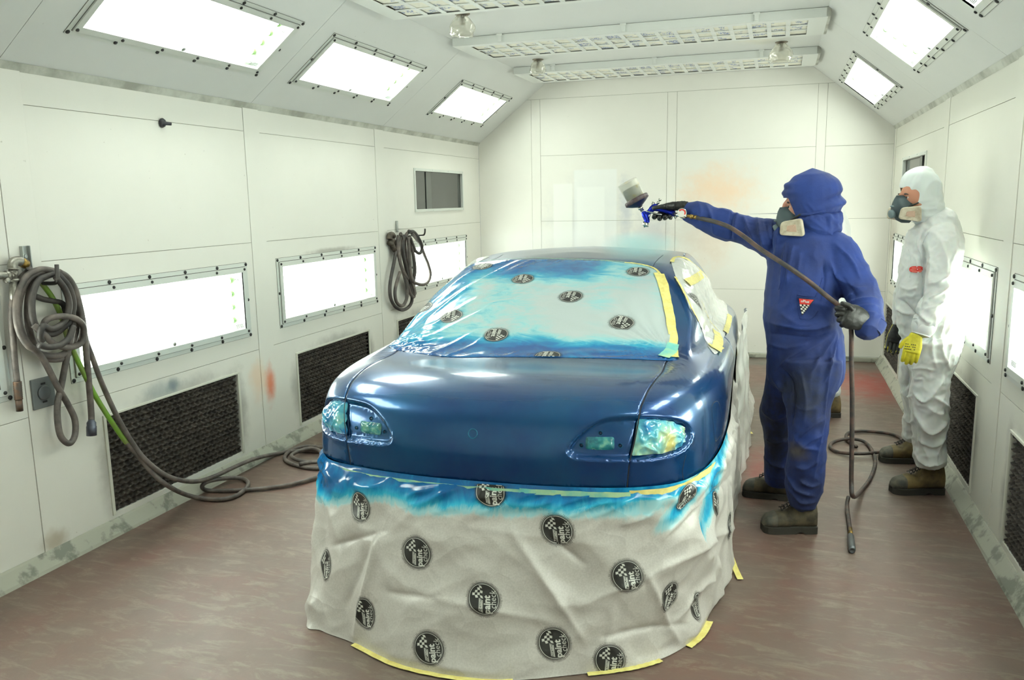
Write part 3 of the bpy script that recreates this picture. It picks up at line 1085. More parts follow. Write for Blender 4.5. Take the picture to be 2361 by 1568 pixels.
# door: gap behind it traced from the photo, front edge by the wheel arch
DG = traced([(1673, 771), (1684, 774), (1693, 790), (1701, 808)])
door_r = [Vector((.80, 1.52, .985)), Vector((.85, 1.50, .93)), Vector((.86, 1.48, .85)), Vector((.86, 1.50, .75)), Vector((.86, 1.54, ZL)),
          Vector((.86, 2.0, ZL)), Vector((.86, 2.5, ZL)), Vector((.86, 2.92, ZL)), Vector((.85, 2.94, .80)), Vector((.82, 2.92, .93)),
          Vector((.72, 2.90, .99)), Vector((.61, 2.80, 1.12)), Vector((.52, 2.55, 1.285)), Vector((.55, 2.2, 1.318)), Vector((.555, 1.95, 1.312)), Vector((.60, 1.80, 1.24)), Vector((.69, 1.66, 1.08))]
L_DOOR = Line(door_r, True, .01)
L_DOOR2 = L_DOOR.mirrored()
# lower limit of the paint all the way round
low = []
for q in range(96):
    a = 2 * pi * q / 96
    low.append(Vector((1.2 * sin(a), 2.2 - 3.0 * cos(a), ZL)))
low = []
for i in range(len(RINGS[2]) - 1):
    a, c = Vector(RINGS[2][i]), Vector(RINGS[2][i + 1])
    for k in range(8):
        v = a.lerp(c, k / 8); v.z = ZL; low.append(v)
low.append(Vector((0, 4.53, ZL)))
low_r = catmull([low[i] for i in range(0, len(low), 4)] , 4)
L_LOW = Line(low_r + [Vector((-p.x, p.y, p.z)) for p in reversed(low_r)][1:-1], True, .012)

# ---- paint
t = NT('fresh_blue_basecoat')
n1 = t.noise(2.2, 4, .6)
n2 = t.noise(700, 1)
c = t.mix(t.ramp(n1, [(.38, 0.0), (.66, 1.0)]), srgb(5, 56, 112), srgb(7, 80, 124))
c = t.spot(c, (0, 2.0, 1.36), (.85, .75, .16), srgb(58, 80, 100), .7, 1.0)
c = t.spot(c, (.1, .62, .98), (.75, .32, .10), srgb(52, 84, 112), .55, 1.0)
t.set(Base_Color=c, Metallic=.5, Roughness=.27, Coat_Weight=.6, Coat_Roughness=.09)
M_PAINT = t.m
M_GAP = simple('dark_panel_gap', srgb(6, 8, 12), .7)

car = empty('car', CAR, 'wet dark-blue coupe, masked with printed film and tape, in the middle of the booth', 'car', rot=(0, 0, CARROT))
# dark inner shell seen only in gaps, reaching down behind the skirt, on its wheels
inner = bmB.copy()
CCi = Q0
for v in inner.verts:
    v.co = v.co - _vn[v.index] * .028 if v.co.z > .60 else v.co - _vn[v.index] * .06
inner.transform(CARM)
obj('inner_shell', inner, M_GAP, car)
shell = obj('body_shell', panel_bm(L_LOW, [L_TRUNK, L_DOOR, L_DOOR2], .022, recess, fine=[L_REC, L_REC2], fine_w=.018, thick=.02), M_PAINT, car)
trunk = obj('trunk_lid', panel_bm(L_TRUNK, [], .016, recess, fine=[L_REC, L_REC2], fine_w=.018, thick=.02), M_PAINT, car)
for ln in (L_DOOR, L_DOOR2):
    obj('door', panel_bm(ln, [], .03, None, thick=.015), M_PAINT, car)
# wheels hidden by the skirt but carrying the body
M_RUBBER = simple('tyre_rubber', srgb(24, 24, 24), .8)
for x in (-.70, .70):
    for y in (.98, 3.62):
        bm = bmesh.new()
        add_lathe(bm, [(.18, -.08), (.29, -.095), (.305, -.07), (.31, 0), (.305, .07), (.29, .095), (.18, .08)], CARM @ Vector((x, y, .31)), CARM.to_3x3() @ Vector((1, 0, 0)), 28)
        obj('wheel', bm, M_RUBBER, car)

# seams
def seam(name, pts, wd=.003, closed=False, off=.0006, par=shell):
    return obj(name, ribbon(pts, wd, off, closed, .008), M_GAP, par)
for mx in (1, -1):
    g = [Vector((mx * p.x, p.y, p.z)) for p in catmull(half_gap, 4)]
    seam('trunk_gap', g, .0045, off=-.003)
    seam('roof_seam', [Vector((mx * q.x, q.y, q.z)) for q in traced([(1503, 618), (1510, 606), (1518, 597), (1529, 588)])], .0022)
    seam('bumper_seam', [Vector((mx * q.x, q.y, q.z)) for q in traced([(1583, 1046), (1578, 1062), (1573, 1087), (1576, 1110)])], .0026)
FD = traced([(1641, 938), (1653, 925), (1660, 938), (1664, 962), (1667, 995), (1658, 1008), (1649, 1017), (1645, 985)])
seam('fuel_flap_seam', catmull(FD, 3, True), .0026, closed=True)

# small fixings on the tail: emblem hole and bolt holes
M_HOLEB = simple('painted_hole', srgb(6, 30, 56), .35, .4)
M_RIM = simple('wet_rim', srgb(20, 96, 130), .15, .5)
def ring_on(p, r, depth, name, par, m1=M_HOLEB, m2=M_RIM, base=0.0):
    s_, n = surf(uv_of(p))
    o = CARM @ (s_ + n * base); n = CARM.to_3x3() @ n
    bm = bmesh.new()
    add_lathe(bm, [(r * 1.18, 0.0002), (r * 1.12, .0016), (r, .0018), (r * .93, .0004), (r * .9, -.0006)], o, n, 24, 1, cap=False)
    add_lathe(bm, [(r * .92, -.0004), (r * .3, -.0002 + depth * .0)], o, n, 24, 0)
    return obj(name, bm, [m1, m2], par)
ring_on(pixn(1090, 1000), .016, .01, 'emblem_hole', trunk)
for mx in (1, -1):
    for (px, py) in ((1385, 999), (1340, 1029), (1432, 1030)):
        p = pixn(px, py)
        s2, n2_ = surf(uv_of(p))
        ring_on(Vector((mx * s2.x, s2.y, s2.z)), .007, .01, 'bolt_hole', trunk, base=-.0212)

# ---- masking film over the windows
def stain_material(name, film, rough=.16, fine=30, trans=.0):
    t = NT(name)
    at_ = t.n('ShaderNodeAttribute'); at_.attribute_name = 'stain'
    nz = t.noise(9, 5, .65, stretch=(.7, 1.6, 1.6), dist=1.2)
    sep = t.n('ShaderNodeSeparateColor'); t.link(at_.outputs['Color'], sep.inputs[0])
    k = t.math('ADD', sep.outputs[0], t.math('MULTIPLY', t.math('SUBTRACT', nz, .5), .9))
    k = t.math('MULTIPLY', k, t.math('MINIMUM', t.math('MULTIPLY', sep.outputs[0], 6.0), 1.0))
    c = t.ramp(k, [(.0, film), (.22, srgb(150, 202, 206)), (.45, srgb(52, 158, 190)), (.72, srgb(14, 112, 166)), (1.0, srgb(8, 74, 136))])
    t.set(Base_Color=c, Roughness=rough)
    t.b.inputs['Specular IOR Level'].default_value = .6
    t.b.inputs['Coat Weight'].default_value = .35
    t.b.inputs['Coat Roughness'].default_value = .08
    cr = t.noise(26, 4, .6, dist=1.0, stretch=(1, .6, 1))
    t.bump(cr, .18, .006)
    return t.m
M_FILM = stain_material('printed_masking_film', srgb(184, 196, 196))
M_TAPE = grimy('masking_tape', srgb(236, 226, 142), srgb(222, 206, 120), 30, .55, bump=(140, .3, .001))
M_TAPE_TEAL = grimy('oversprayed_tape', srgb(176, 214, 170), srgb(110, 194, 186), 14, .3, bump=(60, .5, .002))

WIN = traced([(903, 803), (915, 785), (950, 740), (1000, 686), (1050, 640), (1085, 613), (1125, 603), (1200, 599), (1340, 600), (1450, 607), (1498, 616), (1527, 636), (1541, 676), (1551, 740), (1558, 790), (1558, 824), (1545, 832), (1400, 827), (1240, 824), (1100, 824), (1040, 824), (960, 815)])
L_WIN = Line(catmull(WIN, 3, True), True, .010)
corner = surf(uv_of(pixn(1545, 815)))[0]
cornerL = surf(uv_of(pixn(930, 800)))[0]
def film_off(p, n=None, d=None):
    r = (p - corner)
    a = atan2(r.y + (r.z) * .4, -r.x)
    rl = r.length
    wr = .0035 * sstep(.75, .03, rl) * sin(a * 26 + 2 * noise.noise(p * 5)) * sstep(.02, .12, rl)
    # long diagonal creases over the left half
    rr = p - cornerL
    q = p.x * .9 - p.y * .55
    cr = 1 - abs(noise.noise(Vector((q * 13, (p.x * .5 + p.y) * 2.2, .3)))) * 2.6
    wr += .006 * max(0, cr) ** 2 * sstep(.15, -.45, p.x)
    cb = 1 - abs(noise.noise(Vector((p.x * 18, p.y * 30, 4.3)))) * 3
    wr += .009 * max(0, cb) * sstep(.24, .06, rr.length)
    # ridge where the film is folded along the foot, to the left of the middle
    edge = L_WIN.dist(p) if d is None else d
    return .0035 + wr * sstep(0, .03, edge) + .010 * exp(-((p.y - 1.1) / .3) ** 2) * sstep(.0, .2, edge)
def win_stain(p, d=None):
    top = sstep(1.18, 1.52, p.y) * (.9 - .75 * sstep(.0, .45, p.x))
    left = sstep(-.22, -.55, p.x) * .52
    bot = sstep(.90, .72, p.y) * .95
    mid = .16 * sstep(.25, -.3, p.x)
    k = max(top, left, bot, mid)
    k = min(1.0, k + .25 * noise.noise(Vector((p.x * 6, p.y * 2, 0))))
    return (max(0, k), 0, 0, 1)
rear_film = obj('rear_window_film', panel_bm(L_WIN, [], .011, lambda p, n, d: film_off(p, n, d), roll=.0025, roll_w=.006, color=win_stain), M_FILM, car)
QW = traced([(1548, 601), (1553, 594), (1564, 592), (1584, 598), (1599, 608), (1617, 626), (1634, 645), (1648, 664), (1659, 675), (1668, 690), (1676, 710), (1680, 724), (1680, 742), (1675, 763), (1662, 793), (1660, 806), (1651, 817), (1643, 814), (1634, 801), (1622, 772), (1609, 740), (1595, 711), (1576, 671), (1557, 637), (1549, 612)])
L_QW = Line(catmull(QW, 2, True), True, .010)
def side_off(p, n, d):
    cr = 1 - abs(noise.noise(Vector((p.y * 9 + p.z * 6, p.z * 8, 1.3)))) * 2.4
    cc = 1 - abs(noise.noise(Vector((p.y * 5 - p.z * 14, p.y * 2.5, 7.3)))) * 2.4
    return .003 + (.004 * max(0, cr) + .006 * max(0, cc)) * sstep(0, .04, d)
M_FILM2 = stain_material('plain_masking_film', srgb(218, 221, 216), .2)
zero = lambda p, d=None: (0, 0, 0, 1)
for ln in (L_QW, L_QW.mirrored()):
    side_film = obj('side_window_film', panel_bm(ln, [], .010, side_off, roll=.002, color=zero), M_FILM2, car)
    if ln is L_QW:
        side_r = side_film
# windscreen film, out of sight beyond the roof
L_WS = Line([Vector(p) for p in ((0, 2.86, 1.25), (.30, 2.82, 1.255), (.43, 2.80, 1.24), (.50, 3.0, 1.12), (.56, 3.28, .97), (.4, 3.44, .96), (0, 3.5, .95), (-.4, 3.44, .96), (-.56, 3.28, .97), (-.50, 3.0, 1.12), (-.43, 2.80, 1.24), (-.30, 2.82, 1.255))], True, .03)
obj('windscreen_film', panel_bm(L_WS, [], .04, lambda p, n, d: .004, color=zero), M_FILM2, car)

# tape round the films
def tape(name, px, wd, mat=M_TAPE, par=rear_film, off=.006, wob=.003, seed=1.0, **k):
    return obj(name, ribbon(catmull(traced(px), 3), wd, off, wob=wob, seed=seed, **k), mat, par)
tape('tape_strip', [(1440, 607), (1480, 612), (1507, 620), (1527, 640)], .011, seed=2)
tape('tape_strip', [(1522, 634), (1533, 668), (1545, 730), (1552, 785), (1553, 826)], .036, side=.002, seed=3)
tape('tape_strip', [(1512, 632), (1525, 668), (1537, 720), (1547, 775)], .022, seed=4, off=.0085)
tape('tape_strip', [(1552, 795), (1546, 812), (1530, 826)], .05, M_TAPE_TEAL, off=.008, seed=5)
tape('tape_strip', [(1050, 602 + 10), (1130, 602), (1340, 600), (1440, 606)], .006, M_TAPE_TEAL, off=.005, seed=6)
tape('tape_strip', [(1549, 606), (1556, 596), (1570, 594)], .022, par=side_r, seed=7)
tape('tape_strip', [(1566, 596), (1588, 602), (1606, 618), (1628, 642), (1650, 667)], .026, par=side_r, seed=8)
tape('tape_strip', [(1556, 640), (1576, 676), (1594, 714), (1608, 742)], .012, par=side_r, seed=9)
tape('tape_strip', [(1582, 655), (1600, 645), (1615, 634)], .045, par=side_r, off=.012, seed=10)
tape('tape_strip', [(1612, 695), (1625, 727), (1641, 753), (1655, 768)], .007, par=side_r, off=.012, seed=11)
tape('tape_strip', [(1681, 728), (1678, 748), (1671, 768)], .030, par=side_r, off=.008, seed=12)
tape('tape_strip', [(1648, 766), (1655, 785), (1650, 810)], .050, par=side_r, off=.010, seed=13)
tape('tape_strip', [(1638, 797), (1648, 806), (1660, 800)], .040, par=side_r, off=.008, seed=14)
# taped-over door handle and lock openings
for (px, py, r) in ((1689, 888, .020), (1702, 812, .018)):
    p = pixn(px, py)
    s_, n = surf(uv_of(p))
    bm = bmesh.new()
    bmesh.ops.create_icosphere(bm, subdivisions=3, radius=r)
    q = n.to_track_quat('Z', 'Y').to_matrix().to_4x4()
    for v in bm.verts:
        v.co *= 1 + .22 * noise.noise(v.co * 90)
        v.co.z *= .45
        v.co.y *= 1.5
    bm.transform(CARM @ Matrix.Translation(s_) @ q)
    obj('taped_opening', bm, M_TAPE, car, smooth=False)

# ---- masked tail lamps (outer halves) and masked sockets in the lid
LAMP = traced([(1474, 965), (1500, 963), (1530, 966), (1560, 973), (1580, 984), (1589, 998), (1588, 1012), (1578, 1028), (1552, 1043), (1510, 1050), (1470, 1052), (1459, 1050), (1464, 1020), (1469, 990)])
L_LAMP = Line(catmull(LAMP, 3, True), True, .006)
def crumple(s, a, freq=24):
    return lambda p, n, d: (-.014 + (.012 * sstep(0, .03, d)) + a * (max(0, 1 - abs(noise.noise(p * freq + Vector((s, 0, 0)))) * 2.6)) ** 2 + a * .5 * noise.noise(p * freq * 2)) 
def lamp_stain(p, d=None):
    k = .40 + .5 * noise.noise(p * 14) + (.25 if p.x < 0 else -.05)
    return (max(0.0, min(1, k)), 0, 0, 1)
t = NT('crumpled_lamp_film')
at_ = t.n('ShaderNodeAttribute'); at_.attribute_name = 'stain'
sep = t.n('ShaderNodeSeparateColor'); t.link(at_.outputs['Color'], sep.inputs[0])
t.set(Base_Color=t.ramp(t.math('ADD', sep.outputs[0], t.math('MULTIPLY', t.math('SUBTRACT', t.noise(30, 3), .5), .7)), [(.0, srgb(214, 208, 130)), (.28, srgb(160, 206, 180)), (.5, srgb(90, 178, 196)), (.8, srgb(14, 104, 160))]), Roughness=.16, Coat_Weight=.5, Coat_Roughness=.05)
M_LAMPF = t.m
lampL = None
for ln in (L_LAMP, L_LAMP.mirrored()):
    lo = obj('masked_tail_lamp', panel_bm(ln, [], .0045, crumple(1, .009), roll=.003, color=lamp_stain), M_LAMPF, car, smooth=True)
def rrect(c, hw, hh, r):
    out = []
    for (sx, sy, a0) in ((1, 1, 0), (-1, 1, pi / 2), (-1, -1, pi), (1, -1, 1.5 * pi)):
        for k in range(4):
            a = a0 + k / 3 * pi / 2
            out.append((c[0] + sx * (hw - r) + r * cos(a), c[1] + sy * (hh - r) + r * sin(a)))
    return out
SK = [pixn(*p) for p in rrect((1384, 1024), 34, 16, 6)]
L_SK = Line(SK, True, .006)
def sock_stain(p, d=None):
    return (.30 + .5 * noise.noise(p * 25), 0, 0, 1)
t = NT('socket_film')
t.set(Base_Color=t.ramp(t.noise(28, 4), [(.3, srgb(20, 84, 104)), (.5, srgb(46, 128, 134)), (.7, srgb(120, 178, 150))]), Roughness=.2, Coat_Weight=.5)
M_SOCK = t.m
for ln in (L_SK, L_SK.mirrored()):
    obj('masked_socket', panel_bm(ln, [], .004, lambda p, n, d: -.020 + .006 * sstep(0, .012, d) + .004 * noise.noise(p * 50), roll=.001), M_SOCK, trunk)
# ------------------------------------------------------------------ printed emblem used on the masking film
M_INK = simple('black_print_ink', srgb(38, 38, 36), .45)
M_INKW = simple('unprinted_film', srgb(206, 208, 200), .4)
def text_bm(body, size, bold=0.0, align='CENTER', shear=0.0, ext=0.0):
    cu = bpy.data.curves.new('t', 'FONT')
    cu.body = body; cu.size = size; cu.align_x = align; cu.align_y = 'CENTER'
    cu.offset = bold; cu.shear = shear; cu.resolution_u = 2; cu.extrude = ext
    o = bpy.data.objects.new('t', cu); COL.objects.link(o)
    me = bpy.data.meshes.new_from_object(o.evaluated_get(bpy.context.evaluated_depsgraph_get()))
    bpy.data.objects.remove(o); bpy.data.curves.remove(cu)
    bm = bmesh.new(); bm.from_mesh(me); bpy.data.meshes.remove(me)
    return bm
def split_long(bm, mx, n=3):
    for _ in range(n):
        es = [e for e in bm.edges if e.calc_length() > mx]
        if not es: break
        bmesh.ops.subdivide_edges(bm, edges=es, cuts=1)
        bmesh.ops.triangulate(bm, faces=bm.faces[:])

def make_emblem():
    out = bmesh.new()
    # disc
    V = [Vector((.95 * cos(a * pi / 24), .95 * sin(a * pi / 24))) for a in range(48)]
    nb = len(V)
    for i in range(-9, 10):
        for j in range(-9, 10):
            p = Vector((i * .1, j * .1 + (i % 2) * .05))
            if p.length < .9: V.append(p)
    r = delaunay_2d_cdt(V, [(i, (i + 1) % nb) for i in range(nb)], [], 0, 1e-6)
    d = bmesh.new()
    vs = [d.verts.new((q.x, q.y, 0)) for q in r[0]]
    for f in r[2]: d.faces.new([vs[k] for k in f])
    merge(out, d, 0)
    # light ring inside the rim and thin dark rim outside
    for r0, r1, mi, z in ((.865, .90, 1, 1.0), (.985, 1.01, 0, 0.5)):
        d = bmesh.new()
        a = [(d.verts.new((r0 * cos(k * pi / 24), r0 * sin(k * pi / 24), z)), d.verts.new((r1 * cos(k * pi / 24), r1 * sin(k * pi / 24), z))) for k in range(48)]
        for k in range(48):
            q, w_ = a[k], a[(k + 1) % 48]
            d.faces.new((q[0], q[1], w_[1], w_[0]))
        merge(out, d, mi)
    # chequered flag, waving
    def fl(i, j):
        x, y = .02 + i * .148 + .03 * sin(j * 1.1), .02 + j * .158 + .035 * sin(i * 1.4) + .10 * (i / 5)
        return x, y
    d = bmesh.new()
    for i in range(6):
        for j in range(5):
            if (i + j) % 2: continue
            q = [fl(i, j), fl(i + 1, j), fl(i + 1, j + 1), fl(i, j + 1)]
            if max(hypot(*c_) for c_ in q) > .86: continue
            d.faces.new([d.verts.new((x, y, 1.0)) for x, y in q])
    split_long(d, .12)
    merge(out, d, 1)
    def put(body, size, x, y, bold=0.0, mi=1, z=1.0, shear=0.0, sx=1.0):
        d = text_bm(body, size, bold, shear=shear)
        for v in d.verts:
            v.co.x = v.co.x * sx + x; v.co.y += y; v.co.z = z
        split_long(d, .12)
        merge(out, d, mi)
    put('paint', .56, -.30, -.22, .018, sx=.95)
    put('check', .54, .03, -.58, -.002, sx=.84)
    # slanted tag with the maker's word
    d = bmesh.new()
    for off_, z, mi in ((0, 1.0, 1), (.022, 1.2, 0), (.036, 1.4, 1)):
        q = [(-.80 + off_, .04 + off_), (-.08 - off_ * 1.5, .04 + off_), (.03 - off_ * 1.5, .28 - off_), (-.70 + off_, .28 - off_)]
        f = d.faces.new([d.verts.new((x, y, z)) for x, y in q]); f.material_index = mi
    vm = {}
    split_long(d, .14)
    t_ = d
    vmap = [out.verts.new(v.co) for v in t_.verts]
    t_.verts.index_update()
    for f in t_.faces:
        nf = out.faces.new([vmap[v.index] for v in f.verts]); nf.material_index = f.material_index
    t_.free()
    put('NORTON', .155, -.38, .16, .004, mi=0, z=1.6)
    # words round the rim
    ring = 'R\u00e9sistant aux coulures \u2022 R\u00e9sistant \u00e0 l\'eau \u2022 Anticoulures \u2022 Imperm\u00e9able \u2022 Water Resistant \u2022 Bleed Resistant \u2022 '
    n = len(ring)
    for k, ch in enumerate(ring):
        if ch == ' ': continue
        d = text_bm(ch, .105, 0.0)
        a = pi * .95 - 2 * pi * k / n
        M_ = Matrix.Translation((1.08 * cos(a), 1.08 * sin(a), .6)) @ Matrix.Rotation(a - pi / 2, 4, 'Z')
        d.transform(M_)
        merge(out, d, 0)
    bmesh.ops.transform(out, matrix=Matrix.Rotation(pi / 2, 4, 'Z'), verts=out.verts)
    return out
EMB = make_emblem()
EMB_V = [(v.co.x, v.co.y, v.co.z) for v in EMB.verts]
EMB.verts.index_update()
EMB_F = [([v.index for v in f.verts], f.material_index) for f in EMB.faces]

def place_emblem(fn, parent, name='printed_emblem', clip=None, ink=None):
    """fn(a, b, lift) gives the world point for emblem coordinates."""
    bm = bmesh.new()
    vs = []
    for x, y, z in EMB_V:
        vs.append(None if clip and not clip(x, y) else bm.verts.new(fn(x, y, .0008 + z * .0004)))
    for f, mi in EMB_F:
        if any(vs[k] is None for k in f): continue
        try: bm.faces.new([vs[k] for k in f]).material_index = mi
        except ValueError: pass
    return obj(name, bm, [M_INK if ink is None else ink, M_INKW], parent)

def window_emblem(px, py, r, rot=pi, ln=L_WIN, off=film_off, par=rear_film, sx=1.0):
    p0 = pixn(px, py)
    _, n = surf(uv_of(p0))
    X = Vector((1, 0, 0)); X = (X - n * X.dot(n)).normalized()
    Y = n.cross(X)
    def fn(a, b_, lift):
        a *= sx
        ca, sa = cos(rot), sin(rot)
        q = p0 + X * (r * (a * ca - b_ * sa)) + Y * (r * (a * sa + b_ * ca))
        s_, n_ = surf(uv_of(q))
        return CARM @ (s_ + n_ * (off(s_, n_, ln.dist(s_)) + lift))
    def clip(a, b_):
        ca, sa = cos(rot), sin(rot)
        a *= sx
        q = p0 + X * (r * (a * ca - b_ * sa)) + Y * (r * (a * sa + b_ * ca))
        return ln.has(uv_of(q))
    return place_emblem(fn, par, clip=clip)
for (px, py, r, rot) in ((1113, 616, .058, pi - .12), (1206, 647, .058, pi + .05), (1471, 628, .058, pi + .0), (1317, 689, .058, pi - .05), (1434, 749, .058, pi - .15),
                         (1042, 735, .058, pi + .15), (1145, 776, .058, pi + .05), (972, 716, .058, pi + .1), (1263, 822, .058, pi)):
    window_emblem(px, py, r, rot)
window_emblem(1603, 695, .058, 2.2, L_QW, side_off, side_r, .8)

# ------------------------------------------------------------------ the film skirt draped to the floor
def cw(x, y, z=.653):
    s_, n = surf(uv_of(Vector((x, y, z))))
    return CARM @ (s_ + n * .0065)
F = lambda px, py: at(px, py, z=0.0)
st = [(cw(0, 4.4, .60), Vector((-1.05, 7.25, 0))), (cw(.5, 4.3, .60), Vector((-.45, 7.20, 0))),
      (cw(.80, 3.9), Vector((-.16, 6.7, 0))), (cw(.862, 2.8), Vector((-.165, 5.5, 0))), (cw(.862, 1.9), Vector((-.175, 4.6, 0))),
      (cw(.858, 1.25), Vector((-.17, 3.95, 0))), (cw(.86, .95), Vector((-.15, 3.50, 0))), (cw(.815, .5), Vector((-.205, 3.15, 0))),
      (cw(.725, .2), Vector((-.25, 2.90, 0))), (cw(.55, .08), Vector((-.39, 2.69, 0))), (cw(.284, .01), Vector((-.62, 2.55, 0))),
      (cw(0, 0), Vector((-.90, 2.43, 0))), (cw(-.243, .01), Vector((-1.22, 2.42, 0))), (cw(-.5, .05), F(812, 1483)),
      (cw(-.67, .13), F(742, 1456)), (cw(-.79, .40), F(712, 1424)), (cw(-.85, .9), Vector((-1.93, 3.35, 0))),
      (cw(-.862, 1.9), Vector((-1.93, 4.5, 0))), (cw(-.862, 2.8), Vector((-1.95, 5.5, 0))), (cw(-.80, 3.9), Vector((-1.95, 6.7, 0))), (cw(-.5, 4.3, .6), Vector((-1.65, 7.2, 0)))]
TOP = catmull([a for a, _ in st], 8, True)
BOT = catmull([b_ for _, b_ in st], 8, True)
NS = len(TOP)
def path(P, s):
    s = s % NS
    i = int(s); f = s - i
    return P[i % NS].lerp(P[(i + 1) % NS], f)
# length along the skirt at mid height for each station
MID = [TOP[i].lerp(BOT[i], .5) for i in range(NS)]
CEN = Vector((-1.05, 4.6, 0))
def ridge(p, w=2.4):
    return max(0.0, 1 - abs(noise.noise(p)) * w)
# big creases across the back of the skirt: (from px, to px, height in m, width in m)
CREASES = [((1175, 1215), (1345, 1475), .014, .050), ((1270, 1240), (1345, 1300), -.012, .03), ((1490, 1325), (1700, 1210), .012, .035), ((1490, 1325), (1565, 1480), .014, .03),
           ((880, 1235), (820, 1470), .016, .03), ((890, 1225), (760, 1260), -.010, .03), ((985, 1375), (1300, 1440), .008, .05), ((905, 1365), (1010, 1380), -.010, .03),
           ((1500, 1185), (1440, 1210), .012, .02), ((1530, 1240), (1640, 1120), .012, .022), ((1540, 1235), (1690, 1090), -.010, .02), ((1390, 1470), (1580, 1440), -.010, .02),
           ((1050, 1210), (1400, 1260), .006, .06), ((1330, 1400), (1500, 1325), .008, .03), ((800, 1400), (870, 1230), -.008, .03), ((1560, 1440), (1640, 1330), .010, .02)]
def skirt_base(s, tt):
    a, b_ = path(TOP, s), path(BOT, s)
    h = max(0.0, tt) ** 1.25
    p = Vector((lerp(a.x, b_.x, h), lerp(a.y, b_.y, h), a.z * (1 - tt)))
    return p
def skirt_n(s, tt):
    a, c = skirt_base(s - .4, tt), skirt_base(s + .4, tt)
    d, e = skirt_base(s, max(0, tt - .02)), skirt_base(s, min(1, tt + .02))
    n = (c - a).cross(e - d)
    n = n.normalized() if n.length > 0 else Vector((0, -1, 0))
    if n.dot(skirt_base(s, tt) - Vector((CEN.x, skirt_base(s, tt).y + .8, .4))) < 0:
        n = -n
    return n
CR = []
for (p, q, h, wd) in CREASES:
    CR.append((Vector(((p[0]), (p[1]))), Vector(q), h, wd * 650))
def pj(p):
    v = p - EYE; z = v.dot(_f)
    return Vector((PW / 2 + FPX * v.dot(_r) / z, PH / 2 + FPX * v.dot(_d) / z))
def skirt(s, tt, lift=0.0):
    p = skirt_base(s, tt)
    n = skirt_n(s, tt)
    e = sstep(0, .10, tt) * sstep(1.0, .95, tt)
    o = .022 * noise.noise(p * 1.7) + .016 * (ridge(Vector((p.x * 3 + p.z * 2, p.y * 3, p.z * 3.4)), 1.6) - .5) + .007 * (ridge(Vector((p.x * 5.5 - p.z * 5, p.y * 5, p.z * 5 + 7)), 1.8) - .4)
    # hanging folds where the film gathers at the corners
    gather = exp(-((p.x + .25) / .22) ** 2) * exp(-((p.y - 2.95) / .5) ** 2) + .9 * exp(-((p.x + 1.70) / .14) ** 2) * exp(-((p.y - 2.8) / .4) ** 2) + .6 * sstep(3.4, 3.8, p.y)
    o += .030 * gather * (ridge(Vector((p.x * 5 + p.z * 3.5, p.y * 5, p.z * 1.8))) - .55 + .3 * noise.noise(p * 9))
    o += .020 * (1 - sstep(.05, .26, tt)) * ridge(Vector((p.x * 9 - p.z * 12, p.y * 9, p.z * 13)), 1.9)
    o += .003 * ridge(p * 7, 3.2) ** 1.2 * sstep(.12, .3, tt)
    if p.y < 3.6:
        u = pj(p)
        for (a, b_, h, wd) in CR:
            ab = b_ - a; k = max(0, min(1, (u - a).dot(ab) / ab.length_squared))
            dd = (u - (a + ab * k)).length / wd
            if dd < 3.5:
                o += 1.7 * h * exp(-dd * 1.9) * max(0.0, sin(pi * min(1, max(.0, k * .9 + .05)))) ** .5
    q = p + n * (o * e + lift)
    q.z = max(q.z, .003 + lift)
    return q
def skirt_stain(s, tt, p):
    edge = .10 + .07 * noise.noise(Vector((p.x * 4, p.y * 4, 1))) - .03 * sstep(-1.4, -.9, p.x) + .05 * exp(-((p.x + 1.75) / .12) ** 2)
    k = sstep(edge + .16, edge - .05, tt) * sstep(-.18, -.70, p.x) if p.y < 3.3 else 0
    k = max(k, .75 * sstep(.10, .05, tt) * sstep(-.2, -.35, p.x) if p.y < 3.3 else 0)
    streak = .65 * exp(-((p.x + .33 + (tt - .2) * .5) / .035) ** 2) * sstep(.34, .12, tt) if p.y < 3.2 else 0
    k = max(k, streak, .6 * exp(-(((p.x + .19) + .12 * tt) / .02) ** 2) * sstep(.55, .3, tt) * (1 if 2.9 < p.y < 3.5 else 0))
    k += .3 * sstep(-1.55, -1.8, p.x) * sstep(.42, .1, tt)
    return (max(0, min(1, k)), 0, 0, 1)
t = NT('printed_skirt_film')
at_ = t.n('ShaderNodeAttribute'); at_.attribute_name = 'stain'
nz = t.noise(7, 5, .65, stretch=(2.2, 1.6, .8), dist=1.0)
sep = t.n('ShaderNodeSeparateColor'); t.link(at_.outputs['Color'], sep.inputs[0])
k = t.math('ADD', sep.outputs[0], t.math('MULTIPLY', t.math('SUBTRACT', nz, .5), .9))
k = t.math('MULTIPLY', k, t.math('MINIMUM', t.math('MULTIPLY', sep.outputs[0], 6.0), 1.0))
grain = t.mix(t.ramp(t.noise(160, 2), [(.3, 0.0), (.7, 1.0)]), srgb(186, 183, 177), srgb(200, 197, 191))
c = t.mix(t.ramp(k, [(0.03, 0.0), (.2, 1.0)]), grain, t.ramp(k, [(.0, srgb(190, 212, 210)), (.3, srgb(150, 206, 214)), (.5, srgb(50, 170, 204)), (.75, srgb(14, 122, 176)), (1.0, srgb(8, 84, 140))]))
t.set(Base_Color=c, Roughness=t.ramp(k, [(0.0, .36), (.4, .16)]))
vo = t.n('ShaderNodeTexVoronoi'); vo.inputs['Scale'].default_value = 6.5
wv = t.n('ShaderNodeVectorMath', operation='ADD'); t.link(t.coord(), wv.inputs[0])
nzv = t.n('ShaderNodeTexNoise'); nzv.inputs['Scale'].default_value = 3; t.link(t.coord(), nzv.inputs['Vector'])
sc3 = t.n('ShaderNodeVectorMath', operation='SCALE'); sc3.inputs['Scale'].default_value = .35; t.link(nzv.outputs['Color'], sc3.inputs[0])
